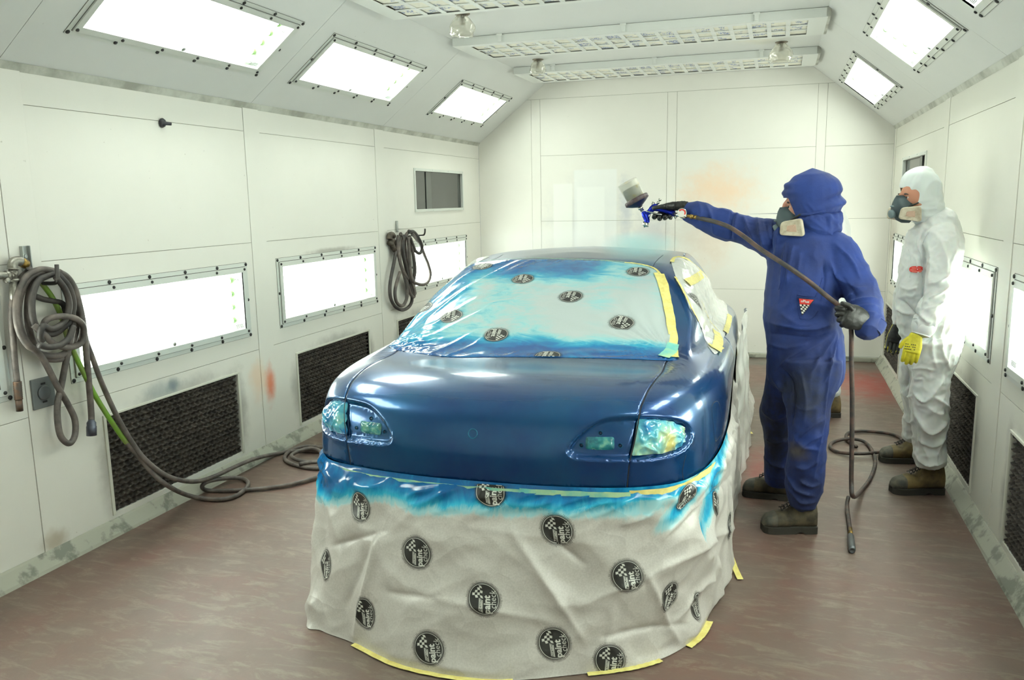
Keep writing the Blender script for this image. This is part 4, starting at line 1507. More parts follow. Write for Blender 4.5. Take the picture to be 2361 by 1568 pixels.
t.link(sc3.outputs[0], wv.inputs[1]); t.link(wv.outputs[0], vo.inputs['Vector'])
t.bump(vo.outputs['Distance'], .28, .035)
M_SKIRT = t.m
bm = bmesh.new()
cl = bm.verts.layers.float_color.new('stain')
sk_param = {}
rows = []
# station spacing is finer over the visible back
svals = []
s = 0.0
while s < NS:
    svals.append(s)
    y = path(MID, s).y
    L_ = (path(MID, s + .5) - path(MID, s - .5)).length
    s += (.008 if y < 3.9 else .03) / max(L_, 1e-3)
NT_ = 92
for s in svals:
    row = []
    for j in range(NT_ + 1):
        tt = j / NT_
        p = skirt(s, tt)
        v = bm.verts.new(p)
        v[cl] = skirt_stain(s, tt, p)
        row.append(v)
    rows.append(row)
for i in range(len(rows)):
    r0, r1 = rows[i], rows[(i + 1) % len(rows)]
    for j in range(NT_):
        bm.faces.new((r0[j], r0[j + 1], r1[j + 1], r1[j]))
bm.verts.ensure_lookup_table(); bm.verts.index_update()
SKB = BVHTree.FromBMesh(bm)
SKI = [(svals[i // (NT_ + 1)], (i % (NT_ + 1)) / NT_) for i in range(len(bm.verts))]
SKC = [v.co.copy() for v in bm.verts]
SKF = [[v.index for v in f.verts] for f in bm.faces]
skirt_o = obj('masking_skirt', bm, M_SKIRT, car)
def skirt_at(px, py):
    loc, n, fi, d = SKB.ray_cast(EYE, ray(px, py).normalized())
    if loc is None: return None
    wsum = 0; s_ = t_ = 0
    s00 = SKI[SKF[fi][0]][0]
    for k in SKF[fi]:
        w_ = 1 / ((SKC[k] - loc).length + 1e-4)
        wsum += w_; s_ += SKI[k][0] * w_; t_ += SKI[k][1] * w_
    return s_ / wsum, t_ / wsum
def skirt_emblem(px, py, r=.058, rot=0.0, sx=1.0):
    st_ = skirt_at(px, py)
    if st_ is None: return
    s0, t0 = st_
    Ls = (skirt_base(s0 + .5, t0) - skirt_base(s0 - .5, t0)).length
    Lt = (skirt_base(s0, min(1, t0 + .05)) - skirt_base(s0, t0 - .05)).length / (min(1, t0 + .05) - t0 + .05)
    # the direction of growing s across the picture
    dirn = 1 if pj(skirt_base(s0 + .5, t0)).x > pj(skirt_base(s0 - .5, t0)).x else -1
    ca, sa = cos(rot), sin(rot)
    def st_of(a, b_):
        a *= sx
        x, y = r * (a * ca - b_ * sa), r * (a * sa + b_ * ca)
        return s0 + dirn * x / Ls, t0 - y / Lt
    def fn(a, b_, lift):
        s_, t_ = st_of(a, b_)
        return skirt(s_, t_, lift + .0006)
    return place_emblem(fn, skirt_o, clip=lambda a, b_: .01 < st_of(a, b_)[1] < .995)
for (px, py, rot, sx) in ((831, 1167, .1, .85), (961, 1275, 0, 1), (1285, 1222, 0, 1), (1115, 1382, -.05, 1), (1448, 1328, 0, 1), (752, 1303, .2, .8), (843, 1413, .1, .85),
                          (988, 1496, .15, 1), (1278, 1484, .0, 1), (1406, 1522, -.25, 1), (1543, 1374, -.5, .7), (1600, 1396, .0, .6), (1652, 1162, .3, .6), (1130, 1132, 0, 1),
                          (1682, 1212, 0, .6), (1583, 1147, -.8, .6)):
    skirt_emblem(px, py, rot=rot, sx=sx)

# tape round the lower paint edge and on the floor
tape('tape_strip', [(1200, 1128), (1300, 1134), (1400, 1137), (1452, 1137)], .020, M_TAPE_TEAL, par=skirt_o, off=.015, seed=21)
tape('tape_strip', [(1450, 1136), (1510, 1132), (1570, 1120), (1610, 1096), (1645, 1070), (1668, 1048), (1680, 1020), (1691, 985)], .024, par=skirt_o, off=.0105, seed=22)
tape('tape_strip', [(760, 1066), (790, 1078), (830, 1088), (960, 1108), (1100, 1122), (1200, 1128)], .012, M_TAPE_TEAL, par=skirt_o, off=.015, seed=23)
def floor_tape(px, wd, seed, z=.006):
    if isinstance(px[0], (int, float)):       # along the foot of the film between two stations
        P = []
        for k in range(33):
            s_ = lerp(px[0], px[1], k / 32)
            a, c = skirt(s_ - .5, 1), skirt(s_ + .5, 1)
            n_ = Vector(((c - a).y, -(c - a).x, 0)).normalized()
            if n_.dot(a - Vector((-1.0, 4.0, 0))) < 0: n_ = -n_
            q = skirt(s_, 1) + n_ * px[2]
            q.z = z
            P.append(q)
    else:
        P = catmull([at(x, y, z=z) for x, y in px], 8)
    bm = bmesh.new()
    rows = []
    for i, p in enumerate(P):
        tg = (P[min(i + 1, len(P) - 1)] - P[max(i - 1, 0)]).normalized()
        sd = Vector((tg.y, -tg.x, 0))
        row = []
        for k in range(4):
            q = p + sd * (k / 3 - .5) * wd
            q.z = z + .004 * abs(noise.noise(Vector((i * .3, k, seed))))
            row.append(bm.verts.new(q))
        rows.append(row)
    for a, c in zip(rows, rows[1:]):
        for k in range(3): bm.faces.new((a[k], a[k + 1], c[k + 1], c[k]))
    obj('tape_strip', bm, M_TAPE, skirt_o)
floor_tape((103.5, 86, .004), .034, 1)
floor_tape((79, 70.5, .006), .030, 2)
floor_tape((66, 59, .004), .045, 3)
floor_tape([(1686, 1285), (1695, 1310), (1707, 1336)], .026, 4)
floor_tape([(718, 1404), (716, 1414)], .03, 5, .03)
floor_tape([(1692, 997), (1712, 998), (1735, 998)], .05, 6, .012)
# pale film over the front wheel, standing proud of the side
bm = bmesh.new()
cl = bm.verts.layers.float_color.new('stain')
rows = []
for i in range(41):
    y = lerp(4.6, 6.0, i / 40)
    row = []
    for j in range(41):
        v = j / 40
        z = lerp(.93 - .10 * abs(i / 20 - 1) ** 2, .004, v)
        bow = sin(pi * i / 40)
        x = -.215 + .012 * v + bow * (.015 + .045 * v) + .016 * ridge(Vector((y * 4, z * 5, 3))) + .014 * noise.noise(Vector((y * 5, z * 5, 9)))
        vv_ = bm.verts.new((x + .0, y, max(z, .004)))
        vv_[cl] = (0, 0, 0, 1)
        row.append(vv_)
    rows.append(row)
for a, c in zip(rows, rows[1:]):
    for k in range(40): bm.faces.new((a[k], a[k + 1], c[k + 1], c[k]))
obj('front_side_film', bm, M_FILM2, car)
# ------------------------------------------------------------------ ceiling filter racks
M_RACK = simple('white_rack_frame', srgb(222, 225, 220), .45)
t = NT('filter_media')
nz = t.noise(18, 4, .7)
c = t.mix(t.ramp(nz, [(.4, 0.0), (.7, .5)]), srgb(236, 234, 220), srgb(214, 210, 192))
# smudged blue printing on the media
br = t.noise(9, 2, .5)
ft = t.noise(120, 2, .7, stretch=(1, .35, 1))
k = t.math('MULTIPLY', t.ramp(br, [(.54, 0.0), (.58, 1.0)]), t.ramp(ft, [(.45, 0.0), (.52, .75)]))
t.set(Base_Color=t.mix(k, c, srgb(70, 104, 170)), Roughness=.9)
M_MEDIA = t.m
M_SLOT = simple('media_gap', srgb(170, 162, 138), .9)
RZ = 2.80
racks = [((2.83, 3.45), 'filter rack on the ceiling above the picture edge'), ((4.38, 4.98), 'slatted filter rack across the ceiling, its rear edge at the top of the picture'),
         ((5.98, 6.62), 'wide slatted filter rack across the middle of the ceiling'), ((7.48, 8.12), 'slatted filter rack across the ceiling, nearest the back wall')]
for (y0, y1), lab in racks:
    x0, x1 = -2.40, .34 if y0 > 5 else .33
    root = empty('filter_rack', (x0, y0, RZ), lab, 'filter rack', 'ceiling filter racks')
    bm = bmesh.new()
    add_box(bm, (x0, y0, RZ), (x1 - .09, y0 + .012, ZC - .002), bev=.002)
    add_box(bm, (x0, y1 - .012, RZ), (x1 - .09, y1, ZC - .002), bev=.002)
    add_box(bm, (x0, y0 + .012, RZ), (x0 + .012, y1 - .012, ZC - .002), bev=.002)
    add_box(bm, (x1 - .102, y0 + .012, RZ), (x1 - .09, y1 - .012, ZC - .002), bev=.002)
    # border sheet
    for a, c2 in (((x0, y0), (x1 - .09, y0 + .07)), ((x0, y1 - .05), (x1 - .09, y1)), ((x0, y0 + .07), (x0 + .12, y1 - .05)), ((x1 - .21, y0 + .07), (x1 - .09, y1 - .05))):
        add_box(bm, (*a, RZ - .003), (*c2, RZ), bev=.001)
    # lattice bars
    nx, ny = 19, 3
    for i in range(1, nx):
        x = lerp(x0 + .12, x1 - .21, i / nx)
        add_box(bm, (x - .015, y0 + .07, RZ - .001), (x + .015, y1 - .05, RZ + .004))
    for j in range(1, ny):
        y = lerp(y0 + .07, y1 - .05, j / ny)
        add_box(bm, (x0 + .12, y - .012, RZ - .002), (x1 - .21, y + .012, RZ + .003))
    obj('rack_frame', bm, M_RACK, root, smooth=False)
    rr = random.Random(int(y0 * 10))
    bm = bmesh.new()
    for i in range(nx):
        for j in range(ny):
            xa, xb = lerp(x0 + .12, x1 - .21, i / nx), lerp(x0 + .12, x1 - .21, (i + 1) / nx)
            ya, yb = lerp(y0 + .07, y1 - .05, j / ny), lerp(y0 + .07, y1 - .05, (j + 1) / ny)
            lift = rr.uniform(.001, .010); lift2 = rr.uniform(.0, .004)
            g = []
            for b2 in range(6):
                g.append([bm.verts.new((lerp(xa, xb, a2 / 4), lerp(ya, yb, b2 / 5), RZ + lerp(lift, lift2, b2 / 5) - .006 * sin(pi * a2 / 4) * rr.random() * sin(pi * b2 / 5) + .004)) for a2 in range(5)])
            for p, q in zip(g, g[1:]):
                for a2 in range(4): bm.faces.new((p[a2], q[a2], q[a2 + 1], p[a2 + 1]))
    obj('filter_media', bm, M_MEDIA, root)
    bm = bmesh.new()
    quad(bm, (x0 + .02, y0 + .02, RZ + .035), (x0 + .02, y1 - .02, RZ + .035), (x1 - .11, y1 - .02, RZ + .035), (x1 - .11, y0 + .02, RZ + .035))
    obj('backing', bm, M_SLOT, root, smooth=False)
    for x in (-2.02, -1.10, -.20):
        bm = bmesh.new()
        add_box(bm, (x - .014, y0 - .014, RZ + .004), (x + .014, y0 + .002, ZC), bev=.002)
        add_box(bm, (x - .022, y0 - .020, RZ + .045), (x + .022, y0 - .010, ZC), bev=.002)
        obj('rack_clip', bm, M_RACK, root, smooth=False)
    bm = bmesh.new()
    add_box(bm, (x1 - .10, y0 - .005, RZ - .002), (x1 - .07, y1 + .005, ZC), bev=.008)
    obj('end_gasket', bm, M_MASTIC, root, smooth=False)

# ---- sprinkler heads, each in a clear bag
t = NT('clear_plastic_bag')
gl = t.n('ShaderNodeBsdfGlossy'); gl.inputs['Roughness'].default_value = .12; gl.inputs['Color'].default_value = (1, 1, .97, 1)
tr = t.n('ShaderNodeBsdfTransparent'); tr.inputs[0].default_value = (.93, .93, .90, 1)
df = t.n('ShaderNodeBsdfTranslucent'); df.inputs[0].default_value = (.85, .83, .75, 1)
m1 = t.n('ShaderNodeMixShader'); m1.inputs[0].default_value = .35
m2_ = t.n('ShaderNodeMixShader')
lw = t.n('ShaderNodeLayerWeight'); lw.inputs[0].default_value = .18
t.link(tr.outputs[0], m1.inputs[1]); t.link(df.outputs[0], m1.inputs[2])
t.link(lw.outputs['Facing'], m2_.inputs[0]); t.link(m1.outputs[0], m2_.inputs[1]); t.link(gl.outputs[0], m2_.inputs[2])
t.link(m2_.outputs[0], t.out.inputs[0])
M_BAG = t.m
M_BRASSY = simple('dull_metal', srgb(120, 112, 100), .35, .9)
for (px, py, sz, lab) in ((1066, 32, 1.15, 'clear-bagged sprinkler head in front of the middle ceiling rack, casting a bright patch'), (1240, 137, .95, 'small bagged sprinkler head between the two rear ceiling racks, towards the left'), (1802, 97, 1.25, 'large bagged sprinkler head with dark flange, right part of ceiling')):
    c0 = at(px, py, z=ZC)
    root = empty('sprinkler_head', c0, lab, 'sprinkler', 'bagged sprinkler heads')
    bm = bmesh.new()
    add_lathe(bm, [(.050, 0), (.050, -.004), (.035, -.012), (.014, -.014)], c0, (0, 0, 1), 20)
    obj('flange', bm, M_BRASSY, root)
    bm = bmesh.new()
    add_lathe(bm, [(.012, -.01), (.012, -.035), (.018, -.037), (.018, -.043), (.005, -.045), (.005, -.062), (.020, -.064), (.020, -.067)], c0, (0, 0, 1), 14)
    add_tube(bm, [c0 + Vector(q) for q in ((-.014, 0, -.043), (-.016, 0, -.055), (-.004, 0, -.066))], .003, 6)
    add_tube(bm, [c0 + Vector(q) for q in ((.014, 0, -.043), (.016, 0, -.055), (.004, 0, -.066))], .003, 6)
    obj('spray_nozzle', bm, M_BRASSY, root)
    bm = bmesh.new()
    rings = []
    for i in range(15):
        v = i / 14
        r = sz * (.022 + .050 * sin(min(1, v * 1.6) * pi / 2) * (1 - .25 * sstep(.8, 1, v)))
        ring = []
        for k in range(28):
            a = 2 * pi * k / 28
            rr_ = r * (1 + .22 * noise.noise(Vector((cos(a) * 2, sin(a) * 2, v * 3 + px))) + .08 * noise.noise(Vector((cos(a) * 7, sin(a) * 7, v * 5))))
            ring.append(bm.verts.new(c0 + Vector((cos(a) * rr_, sin(a) * rr_, -.008 - v * .115 * sz + .01 * noise.noise(Vector((a, v, 2)))))))
        rings.append(ring)
    for p, q in zip(rings, rings[1:]):
        for k in range(28): bm.faces.new((p[k], p[(k + 1) % 28], q[(k + 1) % 28], q[k]))
    bm.faces.new(rings[-1])
    obj('plastic_bag', bm, M_BAG, root)

# ------------------------------------------------------------------ left wall fittings
XW = XL
def wl(px, py, k=0.0):
    return at(px, py, x=XW + k)
M_RUB = grimy('dusty_hose_rubber', srgb(74, 69, 66), srgb(112, 102, 96), 12, .6, bump=(90, .2, .001))
M_RUBD = grimy('dark_hose_rubber', srgb(46, 43, 42), srgb(72, 66, 62), 12, .6, bump=(90, .2, .001))
M_GREEN = grimy('dusty_green_hose', srgb(104, 150, 40), srgb(116, 118, 70), 7, .5, bump=(90, .2, .001))
M_PIPE = grimy('galvanised_pipe', srgb(150, 148, 140), srgb(104, 100, 92), 30, .4, .7)
M_BRASS = grimy('old_brass', srgb(150, 122, 60), srgb(104, 84, 48), 40, .4, .8)
M_STEEL = simple('zinc_steel', srgb(168, 172, 170), .35, .8)
M_GREY = simple('grey_cover', srgb(112, 116, 116), .5, .3)

# hose loops traced in the picture and given their own distance from the wall
def hose_pts(px, n=6):
    return catmull([wl(x, y, k) for x, y, k in px], n)
S2 = 320 / 965.0
def z2(pts, k):            # coordinates read off an enlarged detail of the near hose
    out = []
    for q in pts:
        out.append((q[0] * S2, 540 + q[1] * S2, q[2] if len(q) > 2 else k))
    return out

near = empty('hose_coil', wl(110, 700, .0), 'dusty grey hose coiled thickly on a hook at the far left of the left wall', 'hose', 'hanging hoses')
def coil(pts, par, r=.0145, mat=M_RUB, name='hose_loop'):
    bm = bmesh.new()
    P = catmull([wl(x, y, k) for x, y, k in pts], 7)
    add_tube(bm, P, r, 10)
    return obj(name, bm, mat, par)
# main length: from the fitting down to the ferrule at far left
coil(z2([(205, 235, .07), (190, 262, .05), (150, 300, .05), (105, 380, .05), (85, 480, .05), (82, 600, .045), (92, 740, .045), (105, 900, .04), (120, 1030, .04)], 0), near, .013)
bm = bmesh.new()
a, c2, e = wl(120 * S2, 540 + 1025 * S2, .04), wl(130 * S2, 540 + 1150 * S2, .04), wl(138 * S2, 540 + 1230 * S2, .04)
add_tube(bm, [a.lerp(c2, k / 20) for k in range(21)], [.0165 + .0015 * (k % 2) for k in range(21)], 12)
add_cyl(bm, c2, e, .0145, seg=12)
obj('ferrule', bm, grimy('rusty_ferrule', srgb(84, 76, 70), srgb(104, 76, 56), 40, .5, .5), near)
coil(z2([(245, 430, .04), (300, 452, .05), (370, 465, .06), (430, 480, .07), (450, 520, .07), (440, 580, .06)], 0), near, .013, M_RUBD)
loops = [
    [(400, 270), (330, 262), (250, 300), (205, 400), (190, 520), (200, 640), (235, 760), (290, 850), (380, 872), (460, 850), (520, 760), (560, 640), (550, 480), (500, 360), (440, 290), (400, 270)],
    [(395, 265), (300, 255), (200, 310), (145, 420), (130, 560), (155, 690), (230, 800), (330, 845), (430, 838), (500, 770), (535, 650), (530, 500), (480, 370), (430, 295), (395, 265)],
    [(390, 258), (280, 246), (180, 300), (122, 430), (112, 560), (135, 680), (190, 770), (235, 800), (300, 870), (400, 1060), (470, 1180), (520, 1290), (520, 1400), (480, 1455), (425, 1410), (402, 1310), (400, 1180), (425, 1060), (450, 930), (480, 780), (505, 640), (495, 480), (440, 350), (385, 290)],
    [(410, 262), (470, 300), (520, 380), (550, 480), (575, 600), (590, 720), (603, 860), (615, 1000), (628, 1150), (635, 1260), (636, 1300)],
    [(405, 268), (330, 290), (262, 330), (225, 440), (225, 560), (250, 640), (300, 690), (380, 690), (440, 650), (490, 590), (510, 480), (480, 370), (405, 280)],
    [(300, 640), (320, 600), (380, 575), (460, 573), (540, 595), (580, 650), (575, 740), (520, 780), (440, 785), (360, 750), (310, 700), (270, 660), (230, 630)],
    [(290, 745), (280, 700), (300, 640), (360, 660), (430, 625), (470, 560), (480, 470), (450, 380), (390, 300)],
    [(270, 770), (340, 785), (420, 770), (480, 720), (510, 640)],
]
for i, lp in enumerate(loops):
    P = [(x * S2, 540 + y * S2, .055 + .022 * i * .6 + .012 * sin(j * .9 + i)) for j, (x, y) in enumerate(lp)]
    coil(P, near, .0143, M_RUB if i not in (4, 6, 7) else M_RUBD)
# free end with grey coupling
a, c2 = wl(635 * S2, 540 + 1290 * S2, .10), wl(637 * S2, 540 + 1400 * S2, .10)
bm = bmesh.new()
add_lathe(bm, [(.013, 0), (.016, .006), (.021, .014), (.021, .030), (.023, .032), (.023, (c2 - a).length)], a, c2 - a, 14)
obj('coupling', bm, simple('blue_grey_coupling', srgb(84, 88, 100), .4, .6), near)
# the hook it hangs on, a strut channel and the pipework
bm = bmesh.new()
a = wl(128, 628, 0)
hh = wl(131, 628, .145)
add_tube(bm, catmull([Vector((XW + .002, hh.y, hh.z - .05)), Vector((XW + .07, hh.y, hh.z - .05)), Vector((hh.x - .012, hh.y, hh.z - .046)), Vector((hh.x, hh.y, hh.z - .02)), Vector((hh.x + .004, hh.y, hh.z + .035))], 5), .009, 8)
hk = obj('wall_hook', bm, simple('dark_steel_hook', srgb(66, 64, 62), .4, .7), None, smooth=False)
tag(hk, 'bent steel hook carrying the thick near hose coil', 'hook')
bm = bmesh.new()
a, c2 = wl(55, 567, .003), wl(60, 640, .003)
y = (a.y + c2.y) / 2
add_box(bm, (XW + .003, y - .019, 1.28), (XW + .006, y + .019, a.z), bev=.001)
add_box(bm, (XW + .003, y - .021, 1.28), (XW + .022, y - .017, a.z), bev=.001)
add_box(bm, (XW + .003, y + .017, 1.28), (XW + .022, y + .021, a.z), bev=.001)
add_cyl(bm, (XW + .006, y, a.z - .045), (XW + .014, y, a.z - .045), .008, seg=8)
tag(obj('strut_channel', bm, M_STEEL, None, smooth=False), 'short galvanised channel behind the near pipe elbow', 'bracket')
pp = empty('air_pipe', wl(30, 640, .02), 'galvanised pipe tee and elbow at the left edge feeding the near hose', 'pipe')
def P3(x, y, k=.05): return wl(x * S2, 540 + y * S2, k)
bm = bmesh.new()
add_tube(bm, catmull([P3(-40, 285), P3(0, 288), P3(65, 288)], 4), .0165, 14)
add_tube(bm, [P3(40, 288), P3(62, 288)], .0215, 14)
obj('supply_pipe', bm, M_PIPE, pp)
bm = bmesh.new()
add_tube(bm, [P3(92, 236), P3(93, 330)], .019, 14); add_tube(bm, [P3(90, 236), P3(90, 246)], .024, 14); add_tube(bm, [P3(93, 310), P3(94, 324)], .024, 14)
add_tube(bm, [P3(60, 288), P3(90, 288)], .019, 14)
obj('tee', bm, M_PIPE, pp)
bm = bmesh.new()
add_tube(bm, catmull([P3(90, 238), P3(88, 215), P3(98, 193), P3(125, 186), P3(145, 190)], 5), .021, 14)
obj('elbow', bm, M_PIPE, pp)
bm = bmesh.new()
add_tube(bm, [P3(148, 192), P3(185, 215)], .021, 6)
obj('brass_reducer', bm, M_BRASS, pp)
bm = bmesh.new()
add_tube(bm, [P3(93, 330), P3(92, 400), P3(90, 470)], [.017, .0165, .0145], 12)
add_lathe(bm, [(.012, 0), (.012, .02), (.006, .022)], P3(35, 322), (1, 0, 0), 8)
obj('drop_pipe', bm, M_PIPE, pp)

# green hose and long grey hose running down to the floor and toward the car
gh = []
for (x, y, k) in z2([(285, 335, .05), (350, 420, .05), (400, 510, .06), (440, 610, .06), (470, 720, .07), (505, 800, .08), (545, 890, .08), (600, 1000, .09), (660, 1120, .09), (740, 1250, .10), (820, 1370, .11), (880, 1450, .12)], 0):
    gh.append(wl(x, y, k))
rest = [(340, 1080, .16), (372, 1108, .20), (410, 1133, .24), (455, 1147, .28), (500, 1153, .012)]
gh += [wl(320, 1052, .14), wl(352, 1092, .18), wl(390, 1122, .21)]
FLr = .013
gfl = [(430, 1141), (470, 1150), (515, 1151), (550, 1140), (572, 1118), (560, 1104), (520, 1103), (480, 1110), (466, 1122), (480, 1131), (530, 1131), (600, 1127), (670, 1117), (740, 1098), (800, 1080)]
gh += [at(x, y, x=-3.11) if i in (7, 8, 9) else at(x, y, z=.05 if i < 1 else .015 + (.026 if 6 <= i <= 8 else 0)) for i, (x, y) in enumerate(gfl)]
bm = bmesh.new()
P = catmull(gh, 6)
cut = len(catmull(gh[:13], 6))
add_tube(bm, P, .0125, 10)
for f in bm.faces:
    cc = f.calc_center_median()
    f.material_index = 0 if cc.z > .48 else 1
greenhose = obj('air_hose', bm, [M_GREEN, M_RUB], None)
tag(greenhose, 'dusty green air hose dropping from the near coil onto the floor', 'hose')
g2 = [wl(x, y, k) for (x, y, k) in z2([(575, 600, .09), (600, 740, .10), (640, 850, .10), (690, 990, .11), (740, 1110, .11), (800, 1240, .12), (870, 1370, .13), (940, 1480, .14)], 0)]
g2 += [wl(335, 1060, .17), wl(372, 1090, .20), wl(410, 1106, .22)]
g2 += [at(x, y, x=q) for (x, y, q) in ((455, 1110, -3.09), (500, 1096, -3.10), (545, 1075, -3.11), (590, 1057, -3.115))]
g2 += [at(x, y, z=z) for (x, y, z) in ((640, 1046, .015), (680, 1040, .015), (740, 1040, .015), (790, 1044, .015), (840, 1050, .015))]
bm = bmesh.new(); add_tube(bm, catmull(g2, 6), .0125, 10)
tag(obj('air_hose', bm, M_RUB, None), 'grey air hose curving down the wall and across the floor to the car', 'hose')
# loose loops by the car tail
g3 = [(790, 1072), (750, 1079), (705, 1078), (665, 1066), (657, 1052), (675, 1037), (710, 1029), (750, 1034), (790, 1046)]
bm = bmesh.new()
lp = [at(x, y, z=.014) for x, y in g3]
lp2 = [at(x, y, z=.036) for x, y in ((760, 1061), (720, 1066), (685, 1060), (672, 1050), (690, 1040), (715, 1034), (738, 1040), (742, 1052), (725, 1064), (690, 1070))]
add_tube(bm, catmull(lp, 6) , .0125, 10)
tag(obj('air_hose', bm, M_RUB, None), 'loop of grey hose lying on the floor beside the left tail of the car', 'hose')
bm = bmesh.new(); add_tube(bm, catmull(lp2, 6), .0125, 10)
tag(obj('air_hose', bm, M_RUB, None), 'smaller inner loop of grey hose lying on the looped hose', 'hose')

# duplex outlet
out = empty('wall_outlet', wl(96, 905), 'grey metal wall outlet with round flap under the near hose', 'outlet')
cn = wl(96, 905)
bm = bmesh.new()
add_box(bm, (XW + .002, cn.y - .060, cn.z - .070), (XW + .014, cn.y + .060, cn.z + .070), bev=.004)
obj('cover_plate', bm, M_GREY, out, smooth=False)
bm = bmesh.new()
add_lathe(bm, [(.034, .014), (.034, .020), (.030, .022), (.0, .022)], (XW, cn.y, cn.z), (1, 0, 0), 28)
obj('round_flap', bm, simple('flap_grey', srgb(92, 96, 98), .4, .2), out)
bm = bmesh.new()
for z in (.038, -.046):
    add_box(bm, (XW + .012, cn.y - .012, cn.z + z), (XW + .0155, cn.y + .012, cn.z + z + .009), bev=.001)
obj('hinge_notch', bm, M_BOLT, out, smooth=False)
# black knob stub on the upper wall
k0 = wl(371, 283)
bm = bmesh.new()
add_lathe(bm, [(.024, 0), (.026, .010), (.018, .022), (.010, .024), (.008, .055), (.001, .056)], k0, (1, .35, -.15), 14)
tag(obj('wall_stud', bm, simple('black_knob', srgb(34, 34, 44), .4), None), 'small black stud on the upper left wall', 'stud')
# smear of black paint near the floor
# ---- far hanging hose
far = empty('hose_coil', wl(935, 640), 'brown-grey hose hanging in long loops at the far post of the left wall', 'hose', 'hanging hoses')
S3 = 270 / 1144.0
def z3(pts): return [(860 + x * S3, 370 + y * S3, k) for x, y, k in pts]
fl = [
    [(360, 700, .10), (330, 720, .08), (310, 800, .06), (330, 950, .05), (370, 1120, .05), (400, 1250, .05), (410, 1300, .05), (395, 1290, .06), (395, 1200, .06), (410, 1080, .07), (400, 950, .08), (370, 820, .09), (355, 740, .10)],
    [(370, 700, .10), (420, 760, .09), (470, 840, .08), (500, 920, .08), (540, 1020, .07), (560, 1110, .07), (540, 1180, .07), (490, 1212, .07), (420, 1200, .07), (350, 1160, .07), (300, 1090, .07), (265, 990, .07), (255, 880, .07), (260, 780, .07), (270, 715, .09)],
    [(350, 690, .11), (400, 700, .10), (450, 770, .10), (480, 850, .10), (460, 905, .10), (420, 890, .10), (390, 830, .10), (365, 760, .11)],
    [(270, 715, .10), (285, 760, .08), (280, 860, .07), (310, 1000, .07), (340, 1120, .07), (390, 1240, .07), (400, 1330, .06), (370, 1310, .06), (340, 1220, .06), (320, 1120, .06)],
    [(310, 730, .09), (290, 800, .08), (300, 920, .08), (330, 1060, .08), (370, 1200, .08)],
    [(250, 730, .08), (240, 800, .07), (245, 900, .06), (270, 1010, .06), (300, 1110, .06), (330, 1230, .06), (330, 1340, .06), (300, 1410, .06), (260, 1415, .06), (225, 1370, .06), (215, 1280, .06), (235, 1180, .06), (265, 1090, .06)],
    [(225, 880, .05), (205, 1000, .05), (180, 1120, .05), (165, 1240, .05), (175, 1350, .05), (220, 1430, .05), (290, 1460, .05), (350, 1430, .05), (380, 1370, .05), (375, 1290, .06), (350, 1200, .06)],
    [(345, 750, .10), (350, 850, .10), (360, 960, .10), (365, 1080, .10), (390, 1190, .10)],
]
for i, lp in enumerate(fl):
    coil(z3(lp), far, .0150, (M_RUBD if i in (2, 4, 6) else M_RUB))
bm = bmesh.new()
def P4(x, y, k=.04): return wl(860 + x * S3, 370 + y * S3, k)
add_tube(bm, catmull([P4(160, 770), P4(165, 735), P4(185, 725), P4(200, 745)], 4), .026, 12)
add_tube(bm, [P4(180, 800), P4(185, 770)], .030, 10)
add_tube(bm, [P4(160, 810), P4(215, 800)], .024, 10)
add_tube(bm, [P4(195, 850), P4(240, 850)], .020, 10)
add_tube(bm, [P4(185, 800), P4(195, 850), P4(215, 880)], .022, 10)
obj('valve', bm, grimy('oily_valve', srgb(92, 84, 74), srgb(48, 44, 40), 30, .5, .6), far)
bm = bmesh.new()
a = P4(225, 590, 0); c2 = P4(228, 700, 0)
add_box(bm, (XW + .003, a.y - .016, c2.z), (XW + .012, a.y + .016, a.z), bev=.002)
tag(obj('strut_channel', bm, M_STEEL, None, smooth=False), 'thin channel strip above the far valve on the left wall', 'bracket')
bm = bmesh.new()
a = P4(372, 700, 0)
add_tube(bm, catmull([Vector((XW + .002, a.y, a.z - .03)), Vector((XW + .11, a.y, a.z - .03)), Vector((XW + .135, a.y, a.z - .01)), Vector((XW + .14, a.y, a.z + .03))], 5), .008, 8)
tag(obj('wall_hook', bm, simple('dark_steel_hook2', srgb(66, 64, 62), .4, .7), None, smooth=False), 'hook holding the far hanging hose loops', 'hook')
# ------------------------------------------------------------------ people
def ring_loft(bm, secs, seg=20):
    """secs: (centre, half-width across the view, half-depth, [tilt of ring plane]) down a limb or trunk; closed at both ends."""
    P = [s[0] for s in secs]
    n = len(P)
    rings = []
    for i in range(n):
        t_ = (P[min(i + 1, n - 1)] - P[max(i - 1, 0)]).normalized()
        vd = (P[i] - EYE).normalized()
        u = t_.cross(vd)
        u = u.normalized() if u.length > 1e-4 else Vector((1, 0, 0))
        v = t_.cross(u).normalized()
        ru, rv = secs[i][1], secs[i][2]
        ring = []
        for k in range(seg):
            a = 2 * pi * k / seg
            ring.append(bm.verts.new(P[i] + u * (cos(a) * ru) + v * (sin(a) * rv)))
        rings.append(ring)
    for a, c in zip(rings, rings[1:]):
        for k in range(seg):
            bm.faces.new((a[k], a[(k + 1) % seg], c[(k + 1) % seg], c[k]))
    for ring, sgn in ((rings[0], -1), (rings[-1], 1)):
        c = sum((v.co for v in ring), Vector()) / seg
        i = 0 if sgn < 0 else n - 1
        j = 1 if sgn < 0 else n - 2
        r = min(secs[i][1], secs[i][2])
        tip = bm.verts.new(c + (P[i] - P[j]).normalized() * r * .45)
        for k in range(seg):
            f = (ring[k], ring[(k + 1) % seg], tip)
            bm.faces.new(f[::-1] if sgn > 0 else f)

